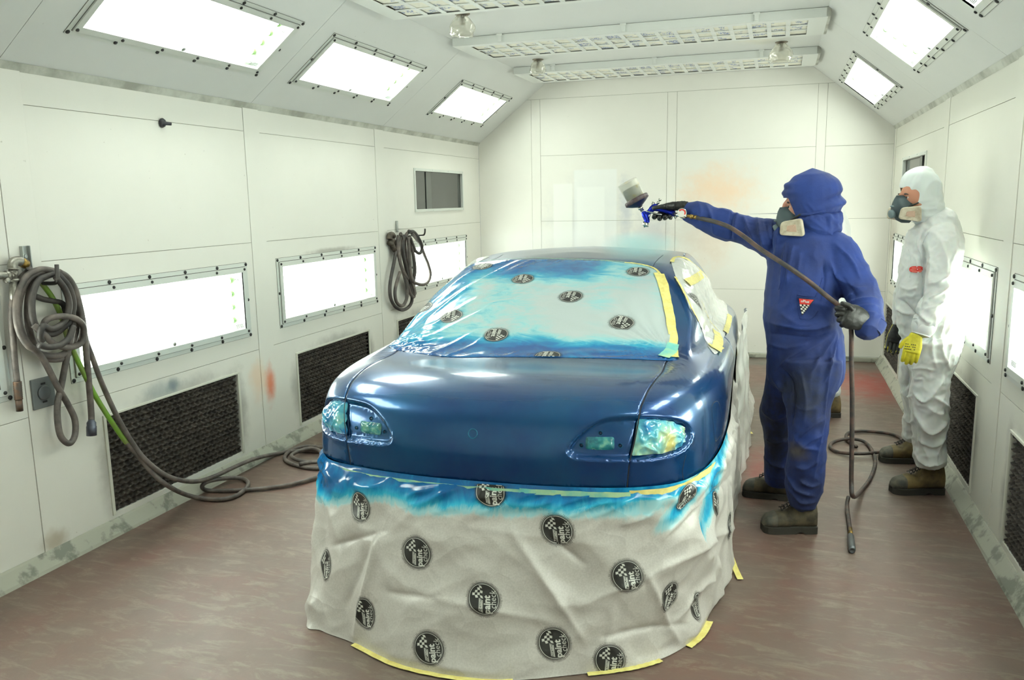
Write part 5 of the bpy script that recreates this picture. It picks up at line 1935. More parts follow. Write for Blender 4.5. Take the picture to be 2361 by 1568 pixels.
def smooth_secs(secs, n=4):
    """Spline the sections so limbs swell and taper smoothly."""
    A = catmull([s[0] for s in secs], n)
    B = catmull([(s[1], s[2], 0) for s in secs], n)
    return [(a, max(c.x, .002), max(c.y, .002)) for a, c in zip(A, B)]

def pxs(rows, ppm):
    """Rows of (px, py, y, half width in px, depth ratio) to sections."""
    return [(at(x, y, y=Y), hw / ppm, hw / ppm * (k if k else 1)) for (x, y, Y, hw, k) in rows]

def union(bms, voxel, smooth=4, fac=.5):
    bm = bmesh.new()
    for b_ in bms:
        merge(bm, b_)
    bmesh.ops.recalc_face_normals(bm, faces=bm.faces)
    me = bpy.data.meshes.new('u'); bm.to_mesh(me); bm.free()
    o = bpy.data.objects.new('u', me); COL.objects.link(o)
    m = o.modifiers.new('r', 'REMESH'); m.mode = 'VOXEL'; m.voxel_size = voxel; m.adaptivity = 0
    m = o.modifiers.new('s', 'SMOOTH'); m.iterations = smooth; m.factor = fac
    m2 = bpy.data.meshes.new_from_object(o.evaluated_get(bpy.context.evaluated_depsgraph_get()))
    bpy.data.objects.remove(o); bpy.data.meshes.remove(me)
    out = bmesh.new(); out.from_mesh(m2); bpy.data.meshes.remove(m2)
    out.normal_update()
    return out

def loft_bm(secs, n=4, seg=20):
    b_ = bmesh.new(); ring_loft(b_, smooth_secs(secs, n), seg); return b_

def displace(bm, fn):
    mv = [(v, v.normal * fn(v.co, v.normal)) for v in bm.verts]
    for v, d in mv: v.co += d
    bm.normal_update()

def crease(p, s, w=2.6):
    """Sharp-crested folds: 1 on the crest falling to 0."""
    return max(0.0, 1 - w * abs(noise.noise(p) + .35 * noise.noise(p * 2.1 + Vector((9, 3, 1)))))

def pjp(p):
    v = p - EYE; z = v.dot(_f)
    return (PW / 2 + FPX * v.dot(_r) / z, PH / 2 + FPX * v.dot(_d) / z)

def strokes(lines):
    """Cloth folds read off the photograph: (points, height m, width px). Returns a displacement function of a point."""
    S = []
    for pts, h, w_ in lines:
        P = catmull([Vector((x, y)) .to_3d() for x, y in pts], 4) if len(pts) > 2 else [Vector((x, y, 0)) for x, y in pts]
        xs = [q.x for q in P]; ys = [q.y for q in P]; m = 3.2 * w_
        L_ = sum((b_ - a).length for a, b_ in zip(P, P[1:]))
        S.append((P, h, w_, (min(xs) - m, min(ys) - m, max(xs) + m, max(ys) + m), L_))
    def fn(p):
        x, y = pjp(p)
        o = 0.0
        for P, h, w_, bb, L_ in S:
            if not (bb[0] < x < bb[2] and bb[1] < y < bb[3]): continue
            best = 1e9; run = 0.0; tb = 0.0
            for a, b_ in zip(P, P[1:]):
                dx, dy = b_.x - a.x, b_.y - a.y
                l2 = dx * dx + dy * dy + 1e-9
                k = max(0.0, min(1.0, ((x - a.x) * dx + (y - a.y) * dy) / l2))
                d = hypot(x - a.x - dx * k, y - a.y - dy * k)
                if d < best: best = d; tb = run + k * sqrt(l2)
                run += sqrt(l2)
            q = tb / L_
            env = min(1.0, 4 * q + .25, 4 * (1 - q) + .25)
            o += 1.45 * h * env * exp(-best / w_ * 1.3)
        return o
    return fn

def bounds_cut(bm, test):
    bmesh.ops.delete(bm, geom=[f for f in bm.faces if test(f.calc_center_median())], context='FACES')
    for _ in range(14):            # even out the cut edge
        mv = {}
        for v in bm.verts:
            nb = [e.other_vert(v) for e in v.link_edges if e.is_boundary]
            if len(nb) == 2:
                mv[v] = (nb[0].co + nb[1].co) / 2
        for v, c in mv.items():
            v.co = v.co.lerp(c, .6)

def cloth(name, base, dark=None, rough=.75, weave=True, spots=(), sheen=.03):
    t = NT(name)
    c = t.mix(t.ramp(t.noise(5, 4, .6), [(.35, 0.0), (.7, 1.0)]), base, dark or base)
    nz = t.noise(14, 4, .65)
    for s in spots: c = t.spot(c, *s, nz=nz)
    t.set(Base_Color=c, Roughness=rough)
    t.b.inputs['Sheen Weight'].default_value = sheen
    rn = t.n('ShaderNodeTexNoise', noise_type='RIDGED_MULTIFRACTAL')
    rn.inputs['Scale'].default_value = 7; rn.inputs['Detail'].default_value = 3; rn.inputs['Distortion'].default_value = .7
    mp = t.n('ShaderNodeMapping'); mp.inputs['Rotation'].default_value = (0, .5, 0); mp.inputs['Scale'].default_value = (1.5, 1.2, .8)
    t.link(t.coord(), mp.inputs[0]); t.link(mp.outputs[0], rn.inputs['Vector'])
    t.bump(t.math('ADD', rn.outputs['Fac'], t.math('MULTIPLY', t.noise(80, 3), .25)), .38, .010)
    return t

def on_body(bvh, px, py):
    loc, n, fi, d = bvh.ray_cast(EYE, ray(px, py).normalized())
    return loc, n

def decal(bvh, poly_px, off, n=6):
    """Small patch on clothing: quad (4 px corners) or triangle gridded onto the cloth."""
    bm = bmesh.new()
    if len(poly_px) == 3: poly_px = [poly_px[0], poly_px[1], poly_px[2], poly_px[2]]
    a, b_, c, d = [Vector(q) for q in poly_px]
    rows = []
    for j in range(n + 1):
        row = []
        for i in range(n + 1):
            q = a.lerp(b_, i / n).lerp(d.lerp(c, i / n), j / n)
            loc, nn = on_body(bvh, q.x, q.y)
            if loc is None: loc = rows[-1][0].co; nn = Vector((0, -1, 0))
            if nn.dot(ray(q.x, q.y)) > 0: nn = -nn
            row.append(bm.verts.new(loc + nn * off))
        rows.append(row)
    for r0, r1 in zip(rows, rows[1:]):
        for i in range(n):
            try: bm.faces.new((r0[i], r1[i], r1[i + 1], r0[i + 1]))
            except ValueError: pass
    bmesh.ops.remove_doubles(bm, verts=bm.verts, dist=1e-5)
    return bm

def cloth_line(bvh, px, w, off=.001):
    """Seam or strap drawn on clothing along picture points."""
    P = catmull([Vector((x, y, 0)) for x, y in px], 8)
    pts = []
    for q in P:
        loc, nn = on_body(bvh, q.x, q.y)
        if loc is not None:
            if nn.dot(ray(q.x, q.y)) > 0: nn = -nn
            pts.append(loc + nn * off)
    bm = bmesh.new()
    if len(pts) > 1: add_tube(bm, pts, w, 6)
    return bm

M_SKIN = simple('skin', srgb(168, 116, 92), .55)
M_SKIN.node_tree.nodes['Principled BSDF'].inputs['Subsurface Weight'].default_value = .15
M_MASK = simple('grey_green_rubber', srgb(88, 104, 108), .5)
M_CART = grimy('filter_cartridge', srgb(188, 180, 160), srgb(160, 148, 126), 30, .6)
M_CART2 = simple('filter_cartridge_grille', srgb(178, 150, 130), .7)
M_STRAP = simple('black_strap', srgb(26, 28, 28), .7)
M_BROW = simple('dark_brow', srgb(40, 30, 26), .7)
M_EYEW = simple('eye_white', srgb(176, 160, 150), .4)

def head_mesh(c, s, yaw):
    """Head with brow, nose, chin and ears. c: centre, s: half height, yaw: facing direction in the ground plane."""
    bm = bmesh.new()
    bmesh.ops.create_icosphere(bm, subdivisions=5, radius=1)
    for v in bm.verts:
        x, y, z = v.co       # x forward, y side, z up
        r = Vector((x * .80, y * .62, z * 1.0))
        if x > 0:
            r.x += .10 * exp(-((z + .02) / .30) ** 2 - (y / .14) ** 2) * 1.6        # nose ridge
            r.x += .10 * exp(-((z + .16) / .10) ** 2 - (y / .13) ** 2)               # nose tip
            r.x += .05 * exp(-((z - .18) / .07) ** 2 - ((abs(y) - .25) / .22) ** 2)  # brows
            r.x -= .08 * exp(-((z - .04) / .09) ** 2 - ((abs(y) - .26) / .12) ** 2)  # sockets
            r.x += .05 * exp(-((z + .46) / .08) ** 2 - (y / .22) ** 2)               # lips
            r.x += .08 * exp(-((z + .78) / .16) ** 2 - (y / .25) ** 2)               # chin
        if z < -.3:
            r.y *= 1 - .28 * sstep(-.3, -1, z)
            if x < 0: r.x *= 1 - .35 * sstep(-.3, -1, z)
        r.y += .07 * (1 if y > 0 else -1) * exp(-((z + .05) / .20) ** 2 - ((x + .05) / .12) ** 2) if abs(y) > .5 else 0
        v.co = r
    bm.transform(Matrix.Translation(c) @ Matrix.Rotation(yaw, 4, 'Z') @ Matrix.Scale(s, 4))
    return bm
def eyes(c, s, yaw, parent):
    M_ = Matrix.Translation(c) @ Matrix.Rotation(yaw, 4, 'Z') @ Matrix.Scale(s, 4)
    for sg in (1, -1):
        bm = bmesh.new()
        bmesh.ops.create_uvsphere(bm, u_segments=16, v_segments=10, radius=.10)
        bm.transform(M_ @ Matrix.Translation((.615, .27 * sg, .04)))
        for f in bm.faces:
            pass
        e = obj('eye', bm, M_EYEW, parent)
        bm = bmesh.new()
        bmesh.ops.create_uvsphere(bm, u_segments=12, v_segments=8, radius=.062)
        bm.transform(M_ @ Matrix.Translation((.672, .27 * sg, .04)))
        obj('iris', bm, M_BROW, e)
        bm = bmesh.new()
        pts = [M_ @ Vector((.76 - .10 * abs(k) ** 2 * .5, sg * (.27 + k * .17), .20 - .03 * k * k)) for k in (-1, -.6, -.2, .2, .6, 1)]
        add_tube(bm, pts, [s * q for q in (.02, .035, .04, .04, .03, .012)], 6)
        obj('eyebrow', bm, M_BROW, parent)

def respirator(c, s, yaw, parent, tilt=0.0, scale=1.0):
    """Half-face mask with two side cartridges. c, s, yaw as the head's."""
    root = bpy.data.objects.new('respirator', None); COL.objects.link(root)
    root.parent = parent
    M_ = Matrix.Translation(c) @ Matrix.Rotation(yaw, 4, 'Z') @ Matrix.Rotation(tilt, 4, 'Y') @ Matrix.Scale(s, 4)
    me = None
    bm = bmesh.new()
    prof = [(-.95, .20, .60), (-.84, .34, .80), (-.62, .42, .98), (-.40, .41, 1.06), (-.18, .33, 1.04), (.02, .20, .98), (.16, .10, .90)]
    rings = []
    for z, hw, xf in prof:
        ring = []
        for k in range(17):
            a = -pi / 2 + pi * k / 16
            ring.append(bm.verts.new((lerp(.42, xf, cos(a) ** .75 if cos(a) > 0 else 0), hw * 1.15 * sin(a), z)))
        rings.append(ring)
    for a, b_ in zip(rings, rings[1:]):
        for k in range(16): bm.faces.new((a[k], a[k + 1], b_[k + 1], b_[k]))
    bmesh.ops.solidify(bm, geom=bm.faces[:], thickness=.03)
    add_lathe(bm, [(.15, 0), (.17, .05), (.17, .16), (.13, .20), (.001, .20)], (.96, 0, -.56), (1, 0, -.25), 20)   # exhalation valve
    add_tube(bm, [(.98, -.10, -.30), (1.09, 0, -.28), (.98, .10, -.30)], .045, 8)
    bm.transform(M_)
    obj('face_piece', bm, M_MASK, parent)
    for sg in (1, -1):
        # cartridge: rounded trapezoid, dished face, turned outwards and back
        bm = bmesh.new()
        out = []
        for (x, y) in ((-.44, -.20), (-.36, .25), (.36, .33), (.42, -.30)):
            out.append((x, y))
        pts = []
        m = 4
        for i in range(4):
            a, b_, c2 = Vector(out[i - 1]), Vector(out[i]), Vector(out[(i + 1) % 4])
            p0 = b_ + (a - b_).normalized() * .13; p2 = b_ + (c2 - b_).normalized() * .13
            for k in range(6):
                t_ = k / 5
                pts.append(p0.lerp(b_, t_).lerp(b_.lerp(p2, t_), t_))
        lay = [(0.0, .80, 0), (.015, .93, 0), (.045, 1.0, 0), (.15, 1.0, 0), (.18, .95, 0), (.185, .84, 0), (.165, .74, 0), (.165, .42, 0), (.175, .40, 1), (.175, .05, 1)]
        rg = []
        for d, sc_, mi in lay:
            rg.append(([bm.verts.new((q.x * sc_, q.y * sc_, d)) for q in pts], mi))
        for (a, _), (b_, mi) in zip(rg, rg[1:]):
            for k in range(len(pts)):
                bm.faces.new((a[k], a[(k + 1) % len(pts)], b_[(k + 1) % len(pts)], b_[k])).material_index = mi
        bm.faces.new(rg[0][0][::-1]); bm.faces.new(rg[-1][0]).material_index = 1
        # local axes: Z outward (side, a bit forward), X backward and down
        zx = Vector((.42, sg * .90, -.05)).normalized()
        xx = Vector((-.88, sg * .42, .12 * 0 - .02)); xx = (xx - zx * xx.dot(zx)).normalized()
        yy = zx.cross(xx) 
        if yy.z < 0: yy = -yy
        R = Matrix((xx, yy, zx)).transposed().to_4x4()
        bm.transform(M_ @ Matrix.Translation((.56, sg * .52, -.58)) @ R)
        bmesh.ops.recalc_face_normals(bm, faces=bm.faces)
        sharp(obj('filter_cartridge', bm, [M_CART, M_CART2], parent), 50)
        bm = bmesh.new()
        add_tube(bm, [(.78, sg * .30, -.52), (.62, sg * .55, -.56)], .14, 12)
        add_tube(bm, catmull([(.60, sg * .40, -.30), (.42, sg * .56, -.20), (.30, sg * .60, -.14)], 4), .035, 6)
        bm.transform(M_)
        obj('strap', bm, M_STRAP, parent)
    bpy.data.objects.remove(root)

def boot(toe, heel, top, parent, mat, msole, toecap=None, name='boot'):
    """Work boot between picture points: toe and heel on the floor, top = ankle opening centre."""
    d = (toe - heel); L_ = d.length; d.normalize()
    sd = Vector((-d.y, d.x, 0))
    up = Vector((0, 0, 1))
    H = top.z
    secs = [(-.02, .036, .02, .10), (.0, .046, .02, .16), (.06, .050, .02, H * .98), (.22, .050, .02, H), (.40, .049, .02, H * .92), (.52, .050, .02, H * .66), (.66, .053, .02, .105), (.80, .055, .02, .092), (.92, .048, .02, .082), (.985, .034, .02, .062), (1.01, .018, .022, .045)]
    P = catmull([Vector((q[0], q[1], q[2])) for q in secs], 3); Q = catmull([Vector((q[3], 0, 0)) for q in secs], 3)
    bm = bmesh.new()
    rings = []
    for a, h in zip(P, Q):
        c = heel + d * (a.x * L_)
        ring = []
        for k in range(20):
            an = 2 * pi * k / 20
            cy, sz = cos(an), sin(an)
            zz = (lerp(.022, h.x, .5 + .5 * (abs(sz) ** .8) * (1 if sz > 0 else -1)))
            w_ = a.y * (abs(cy) ** .75) * (1 if cy > 0 else -1) * (1 - .22 * sstep(.09, .16, zz))
            p = c + sd * w_ + up * zz
            p += sd * (.003 * noise.noise(p * 30)) - up * (.004 * crease(p * 22, 1) if .06 < zz < .14 else 0)
            ring.append(bm.verts.new(p))
        rings.append(ring)
    for a, b_ in zip(rings, rings[1:]):
        for k in range(20): bm.faces.new((a[k], a[(k + 1) % 20], b_[(k + 1) % 20], b_[k]))
    bm.faces.new(rings[0][::-1]); bm.faces.new(rings[-1])
    bmesh.ops.recalc_face_normals(bm, faces=bm.faces)
    if toecap is not None:
        for f in bm.faces:
            if (f.calc_center_median() - heel).dot(d) / L_ > .74: f.material_index = 1
    b0 = obj(name, bm, [mat, toecap or mat], parent)
    # sole with heel block
    bm = bmesh.new()
    rings = []
    for a, h in zip(P, Q):
        c = heel + d * (a.x * L_)
        w_ = a.y + .007
        lo = .0 if a.x < .28 or a.x > .38 else .010
        rings.append([bm.verts.new(c + sd * sg * w_ + up * z) for sg, z in ((1, lo), (1, .034), (-1, .034), (-1, lo))])
    for a, b_ in zip(rings, rings[1:]):
        for k in range(4): bm.faces.new((a[k], a[(k + 1) % 4], b_[(k + 1) % 4], b_[k]))
    bm.faces.new(rings[0][::-1]); bm.faces.new(rings[-1])
    bmesh.ops.recalc_face_normals(bm, faces=bm.faces)
    obj('boot_sole', bm, msole, b0, smooth=False)
    bm = bmesh.new()
    for i in range(5):
        q = .44 + i * .055
        c = heel + d * (q * L_) + up * (lerp(H * .93, .112, i / 4))
        add_tube(bm, [c + sd * .026, c + up * .010, c - sd * .026], .0028, 6)
        add_tube(bm, [c + sd * .026, c - d * .022 + up * .012, c - sd * .026], .0025, 6)
    obj('laces', bm, M_STRAP, b0)
    return b0

def finger(bms, pts, r0, r1, n=4):
    P = [p for p in pts]
    m = len(P)
    secs = [(p, lerp(r0, r1, i / (m - 1)), lerp(r0, r1, i / (m - 1))) for i, p in enumerate(P)]
    bms.append(loft_bm(secs, n, 12))

# =========================== the painter in blue
PPM = 447.0
Yp = 4.12
blue = empty('person', at(1830, 1200, z=0), 'person in blue hooded coverall and half-mask, spraying the car roof at arm\'s length', 'person')
def B(rows): return loft_bm(pxs(rows, PPM))
parts = []
# trunk
parts.append(B([(1868, 520, 4.17, 42, .9), (1868, 545, 4.17, 68, .80), (1866, 575, 4.17, 90, .70), (1856, 620, 4.16, 84, .78), (1848, 665, 4.14, 80, .84), (1848, 714, 4.12, 81, .84), (1852, 755, 4.12, 81, .84), (1857, 800, 4.12, 83, .82), (1856, 850, 4.13, 86, .80), (1850, 890, 4.14, 78, .8)]))
# near (left) leg and far (right) leg
parts.append(B([(1868, 830, 4.08, 70, .95), (1868, 870, 4.07, 66, .95), (1866, 905, 4.06, 57, 1), (1864, 943, 4.05, 48, 1.05), (1864, 1000, 4.04, 44, 1.05), (1862, 1050, 4.05, 42, 1.05), (1857, 1100, 4.07, 43, 1), (1852, 1140, 4.07, 40, 1), (1850, 1172, 4.06, 30, 1.05)]))
parts.append(B([(1818, 830, 4.22, 50, 1.2), (1806, 880, 4.26, 44, 1.3), (1800, 920, 4.30, 44, 1.2), (1796, 950, 4.33, 46, 1.1), (1799, 1000, 4.36, 40, 1.1), (1799, 1050, 4.38, 38, 1.1), (1795, 1088, 4.40, 37, 1.1), (1793, 1114, 4.41, 32, 1.1)]))
# gun arm, reaching over the car
parts.append(B([(1830, 560, 4.18, 48, 1), (1800, 557, 4.20, 49, 1), (1768, 547, 4.23, 45, 1), (1735, 537, 4.26, 38, 1), (1700, 527, 4.28, 35, 1), (1672, 520, 4.30, 37, 1), (1640, 508, 4.31, 34, 1), (1610, 494, 4.32, 31, 1), (1588, 488, 4.33, 25, 1), (1578, 485, 4.33, 21, 1)]))
# left arm: down from the shoulder, elbow out, forearm coming forward to the hose
parts.append(B([(1905, 570, 4.16, 44, 1), (1930, 580, 4.14, 44, 1), (1951, 612, 4.12, 42, 1), (1973, 650, 4.10, 40, 1), (1992, 684, 4.06, 38, 1), (2000, 714, 3.99, 33, 1.1), (2002, 744, 3.92, 31, 1.1), (1999, 770, 3.87, 26, 1.1)]))
# collar
parts.append(B([(1872, 560, 4.17, 60, .85), (1872, 538, 4.17, 56, .85), (1874, 516, 4.17, 48, .9)]))
body = union(parts, .0062, 8)
FB = strokes([
    ([(1812, 556), (1803, 620), (1797, 690)], .012, 5), ([(1828, 566), (1818, 620), (1812, 660)], .010, 5), ([(1845, 580), (1838, 640)], .007, 6), ([(1783, 505), (1777, 545), (1768, 590)], -.012, 4),
    ([(1795, 520), (1790, 560), (1786, 600)], .010, 6), ([(1900, 600), (1903, 650), (1896, 700)], -.010, 5), ([(1912, 600), (1932, 640), (1990, 672)], .014, 9), ([(1925, 560), (1965, 600), (1985, 640)], .008, 6),
    ([(1772, 742), (1820, 752), (1870, 758), (1925, 746)], .020, 12), ([(1775, 768), (1830, 776), (1880, 778), (1926, 762)], -.014, 7), ([(1800, 722), (1835, 745), (1870, 748)], .010, 7),
    ([(1925, 762), (1885, 790), (1830, 820), (1790, 850)], .013, 6), ([(1928, 766), (1900, 810), (1870, 860)], .012, 6), ([(1932, 768), (1918, 830), (1905, 880)], .012, 6), ([(1770, 792), (1810, 802), (1860, 792)], .009, 6),
    ([(1935, 780), (1932, 830)], -.008, 5), ([(1955, 700), (1985, 690), (2022, 688)], .013, 6), ([(1962, 716), (1990, 706), (2026, 706)], .013, 5), ([(1950, 690), (1975, 668), (2000, 660)], .010, 6), ([(1975, 728), (2000, 720), (2026, 724)], .010, 5),
    ([(1940, 640), (1965, 668), (1972, 690)], -.010, 6), ([(1606, 463), (1616, 485), (1614, 515)], .009, 5), ([(1627, 470), (1640, 500), (1645, 540)], .008, 5), ([(1692, 486), (1684, 515), (1684, 555)], -.014, 5), ([(1700, 490), (1694, 520), (1692, 558)], .010, 5),
    ([(1712, 496), (1726, 530), (1742, 562)], .012, 6), ([(1745, 500), (1752, 540), (1762, 580)], .012, 5), ([(1762, 500), (1768, 540), (1776, 585)], -.008, 4), ([(1655, 482), (1680, 488), (1710, 500)], .008, 6), ([(1640, 535), (1665, 548), (1690, 556)], .008, 6),
    ([(1916, 800), (1912, 880), (1898, 980), (1884, 1060), (1876, 1110)], .007, 3.5), ([(1800, 850), (1828, 900), (1822, 980)], -.014, 6), ([(1905, 962), (1870, 985), (1840, 1015)], .012, 7), ([(1900, 1000), (1870, 1018), (1845, 1040)], .010, 6), ([(1826, 1000), (1850, 1030), (1892, 1040)], .008, 7),
    ([(1815, 1092), (1838, 1130), (1880, 1146)], .014, 6), ([(1815, 1120), (1845, 1158), (1884, 1160)], .012, 6), ([(1842, 1108), (1870, 1122), (1892, 1116)], .010, 5), ([(1890, 1060), (1860, 1080), (1830, 1076)], .009, 6),
    ([(1763, 1008), (1790, 1020), (1815, 1012)], .012, 7), ([(1760, 1052), (1785, 1072), (1812, 1080)], .012, 7), ([(1756, 945), (1785, 965), (1812, 960)], .010, 8), ([(1775, 870), (1800, 900), (1812, 940)], .009, 8), ([(1850, 870), (1858, 930), (1852, 980)], .007, 9)])
def fold_blue(p, n):
    o = FB(p)
    o += .005 * (crease(Vector((p.x * 7 + p.z * 4, p.y * 6, p.z * 8 - p.x * 5)), 1) - .35)
    o += .008 * noise.noise(p * 4.5)
    return o - .007
displace(body, fold_blue)
# pocket outline and cuffs pressed in
t = cloth('blue_coverall_cloth', srgb(12, 44, 112), srgb(6, 28, 80), .8, spots=[  # spots: thigh dirt, with the legs' shade painted in as darker navy
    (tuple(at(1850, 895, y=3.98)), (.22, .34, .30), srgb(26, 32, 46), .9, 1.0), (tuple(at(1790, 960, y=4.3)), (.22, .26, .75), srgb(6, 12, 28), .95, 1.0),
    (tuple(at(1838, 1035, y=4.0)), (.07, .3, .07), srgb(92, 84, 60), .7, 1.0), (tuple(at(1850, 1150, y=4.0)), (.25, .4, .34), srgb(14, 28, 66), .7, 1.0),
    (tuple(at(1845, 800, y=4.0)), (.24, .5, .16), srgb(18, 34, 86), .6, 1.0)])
t2 = t
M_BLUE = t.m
BLUE = BVHTree.FromBMesh(body)
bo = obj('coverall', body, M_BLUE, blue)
# spots are placed in the place's own coordinates
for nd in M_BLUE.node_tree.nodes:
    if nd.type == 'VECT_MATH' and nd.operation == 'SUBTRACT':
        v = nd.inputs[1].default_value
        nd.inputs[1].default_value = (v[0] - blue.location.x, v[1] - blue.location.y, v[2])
# hood
hood = [B([(1884, 545, 4.17, 44, .95), (1882, 520, 4.17, 50, .95), (1880, 500, 4.17, 52, 1)]),
        loft_bm(pxs([(1873, 402, 4.17, 34, .9), (1873, 420, 4.17, 54, .8), (1873, 445, 4.17, 61, .78), (1876, 475, 4.17, 56, .80), (1880, 505, 4.17, 46, .88), (1880, 530, 4.17, 44, .9)], PPM))]
hood = union(hood, .0045, 8)
hc = at(1873, 455, y=4.17)
def fold_hood(p, n):
    u = p - hc
    o = .010 * crease(Vector((p.x * 10, p.y * 10, p.z * 18 + p.x * 12)), 1) * sstep(.0, -.08, u.z)
    # gathers along the front edge and crown seam
    o += .004 * sin(p.z * 160) * sstep(-.06, -.12, u.x) * sstep(-.12, 0, u.z)
    # a fold at the back where the hood is turned up
    dz = u.z + .060 - (u.x - .02) * .35
    o += .020 * exp(-(dz / .018) ** 2) * sstep(-.02, .09, u.x) - .010 * exp(-((dz - .03) / .014) ** 2) * sstep(-.02, .09, u.x)
    return o
displace(hood, fold_hood)
# opening for the face, cut back with the hood's front edge (she faces -x)
fo = at(1806, 492, y=4.12)
def face_open(c):
    v = c - hc
    return v.x < -.108 + .036 * sstep(.01, -.10, v.z) and -.135 < v.z < .0
bounds_cut(hood, face_open)
bmesh.ops.solidify(hood, geom=hood.faces[:], thickness=.004)
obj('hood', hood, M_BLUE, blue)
hd_c = at(1862, 478, y=4.17); hd_s = .122
obj('head', head_mesh(hd_c, hd_s, pi + .04), M_SKIN, blue)
eyes(hd_c, hd_s, pi + .04, blue)
respirator(hd_c + Vector((-.002, -.005, -.008)), hd_s * 1.12, pi + .10, blue, .10)

# gloves
M_GLOVE = grimy('black_nitrile_glove', srgb(20, 21, 20), srgb(32, 33, 31), 30, .5, bump=(120, .3, .002))
def G1(x, y, Y): return at(1400 + x * .1722, 370 + y * .1722, y=Y)
k1 = .1722 / 421
gun_Y = 4.33
hb = [loft_bm([(G1(1075, 620, 4.33), 62 * k1 * 1.0, 60 * k1), (G1(1010, 612, 4.33), 66 * k1, 62 * k1), (G1(940, 610, 4.33), 58 * k1, 60 * k1), (G1(870, 612, 4.335), 55 * k1, 75 * k1), (G1(790, 622, 4.345), 46 * k1, 80 * k1), (G1(730, 632, 4.35), 36 * k1, 70 * k1)], 4, 18)]
hy = gun_Y
# thumb over the top of the body on the near side
finger(hb, [G1(880, 620, 4.30), G1(790, 612, 4.285), G1(710, 620, 4.28), G1(640, 632, 4.285), G1(605, 640, 4.29)], .0125, .0085)
# four fingers wrap from the far side under the handle, tips on the near side
for (kx, ky, tx, ty, yy, r) in ((735, 650, 628, 758, .0, .0095), (780, 665, 700, 775, .006, .0098), (830, 675, 772, 768, .010, .0095), (880, 680, 840, 765, .012, .0085)):
    finger(hb, [G1(kx, ky - 20, 4.37), G1(kx - 15, ky + 30, 4.375), G1((kx + tx) / 2, (ky + ty) / 2 + 22, 4.36), G1(tx + 8, ty + 8, 4.335), G1(tx - 6, ty - 2, 4.305), G1(tx + 4, ty - 26, 4.292)], r * 1.12, r * .92, 4)
hand = union(hb, .0028, 3)
displace(hand, lambda p, n: .0012 * noise.noise(p * 60) + .0015 * crease(Vector((p.x * 60, p.y * 20, p.z * 20)), 1))
obj('gloved_hand', hand, M_GLOVE, blue)
def G2(x, y, Y): return at(1680 + x * .287, 370 + y * .287, y=Y)
k2 = .287 / 480
hb = [loft_bm([(G2(1120, 1330, 3.90), 62 * k2, 55 * k2), (G2(1090, 1305, 3.88), 70 * k2, 50 * k2), (G2(1040, 1275, 3.86), 88 * k2, 48 * k2), (G2(985, 1255, 3.845), 95 * k2, 46 * k2), (G2(940, 1235, 3.84), 84 * k2, 42 * k2)], 4, 20)]
finger(hb, [G2(1000, 1200, 3.83), G2(960, 1165, 3.825), G2(925, 1152, 3.822), G2(902, 1146, 3.826)], .0135, .0105)
for i, (bx, by, tx, ty, tip) in enumerate(((915, 1195, 872, 1182, 14), (915, 1235, 872, 1232, 10), (925, 1275, 885, 1280, 6), (945, 1310, 910, 1322, 4))):
    finger(hb, [G2(bx + 20, by, 3.84), G2(bx - 15, by - 4, 3.838), G2(tx, ty, 3.85), G2(tx + 2, ty + tip, 3.875), G2(tx + 30, ty + tip, 3.89), G2(tx + 55, ty + tip - 4, 3.885)], .0125 - i * .0007, .0095)
hand = union(hb, .0028, 3)
displace(hand, lambda p, n: .0015 * noise.noise(p * 50))
obj('gloved_hand', hand, M_GLOVE, blue)
# turned cuff of the left sleeve
bm = bmesh.new()
cf = [(G2(1150, 1290, 3.915), 108 * k2, 80 * k2), (G2(1138, 1325, 3.90), 104 * k2, 80 * k2), (G2(1120, 1365, 3.885), 92 * k2, 76 * k2)]
ring_loft(bm, smooth_secs(cf, 4), 24)
displace(bm, lambda p, n: .003 * noise.noise(p * 30))
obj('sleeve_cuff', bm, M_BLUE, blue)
# chest pocket, fly and badge
bm = cloth_line(BLUE, [(1838, 680), (1858, 683), (1880, 684)], .0022)
for px in ([(1838, 680), (1840, 705), (1845, 735)], [(1880, 684), (1890, 660), (1896, 640)], [(1812, 560), (1806, 620), (1796, 668)], [(1818, 560), (1812, 620), (1802, 668)], [(1845, 735), (1870, 735), (1888, 715)]):
    b2 = cloth_line(BLUE, px, .0014); merge(bm, b2)
obj('pocket_seam', bm, M_BLUE, blue)
M_RED = simple('badge_red', srgb(206, 44, 36), .5)
M_WHT = simple('badge_white', srgb(224, 222, 214), .5)
tri = [(1841, 687), (1878, 691), (1849, 728)]
bg = obj('badge', decal(BLUE, tri, .0030, 8), M_BOLT, blue, smooth=False)
bm = decal(BLUE, [(1842.5, 688.5), (1875.5, 692), (1866, 703), (1844.5, 701)], .0045, 5)
obj('badge_band', bm, M_RED, bg, smooth=False)
bm = bmesh.new()
for j in range(6):
    for i in range(6):
        y0 = 702 + j * 4.2
        if (i + j) % 2: continue
        q = [(1844 + i * 4.2 + j * .9, y0), (1848.2 + i * 4.2 + j * .9, y0 + .3), (1848.8 + i * 4.2 + j * .9, y0 + 4.2), (1844.8 + i * 4.2 + j * .9, y0 + 4)]
        if not inside((sum(v[0] for v in q) / 4, sum(v[1] for v in q) / 4), [(1842, 690), (1874, 693), (1849.5, 724)]): continue
        merge(bm, decal(BLUE, q, .0045, 1))
obj('badge_checks', bm, M_WHT, bg, smooth=False)
tb = text_bm('oPlus', 9.0, .25)
for v in tb.verts:
    q = (1856 + v.co.x * .95, 695.3 - v.co.y * .9 + v.co.x * .10)
    loc, nn = on_body(BLUE, *q)
    if nn.dot(ray(*q)) > 0: nn = -nn
    v.co = loc + nn * .0062
obj('badge_lettering', tb, M_WHT, bg, smooth=False)

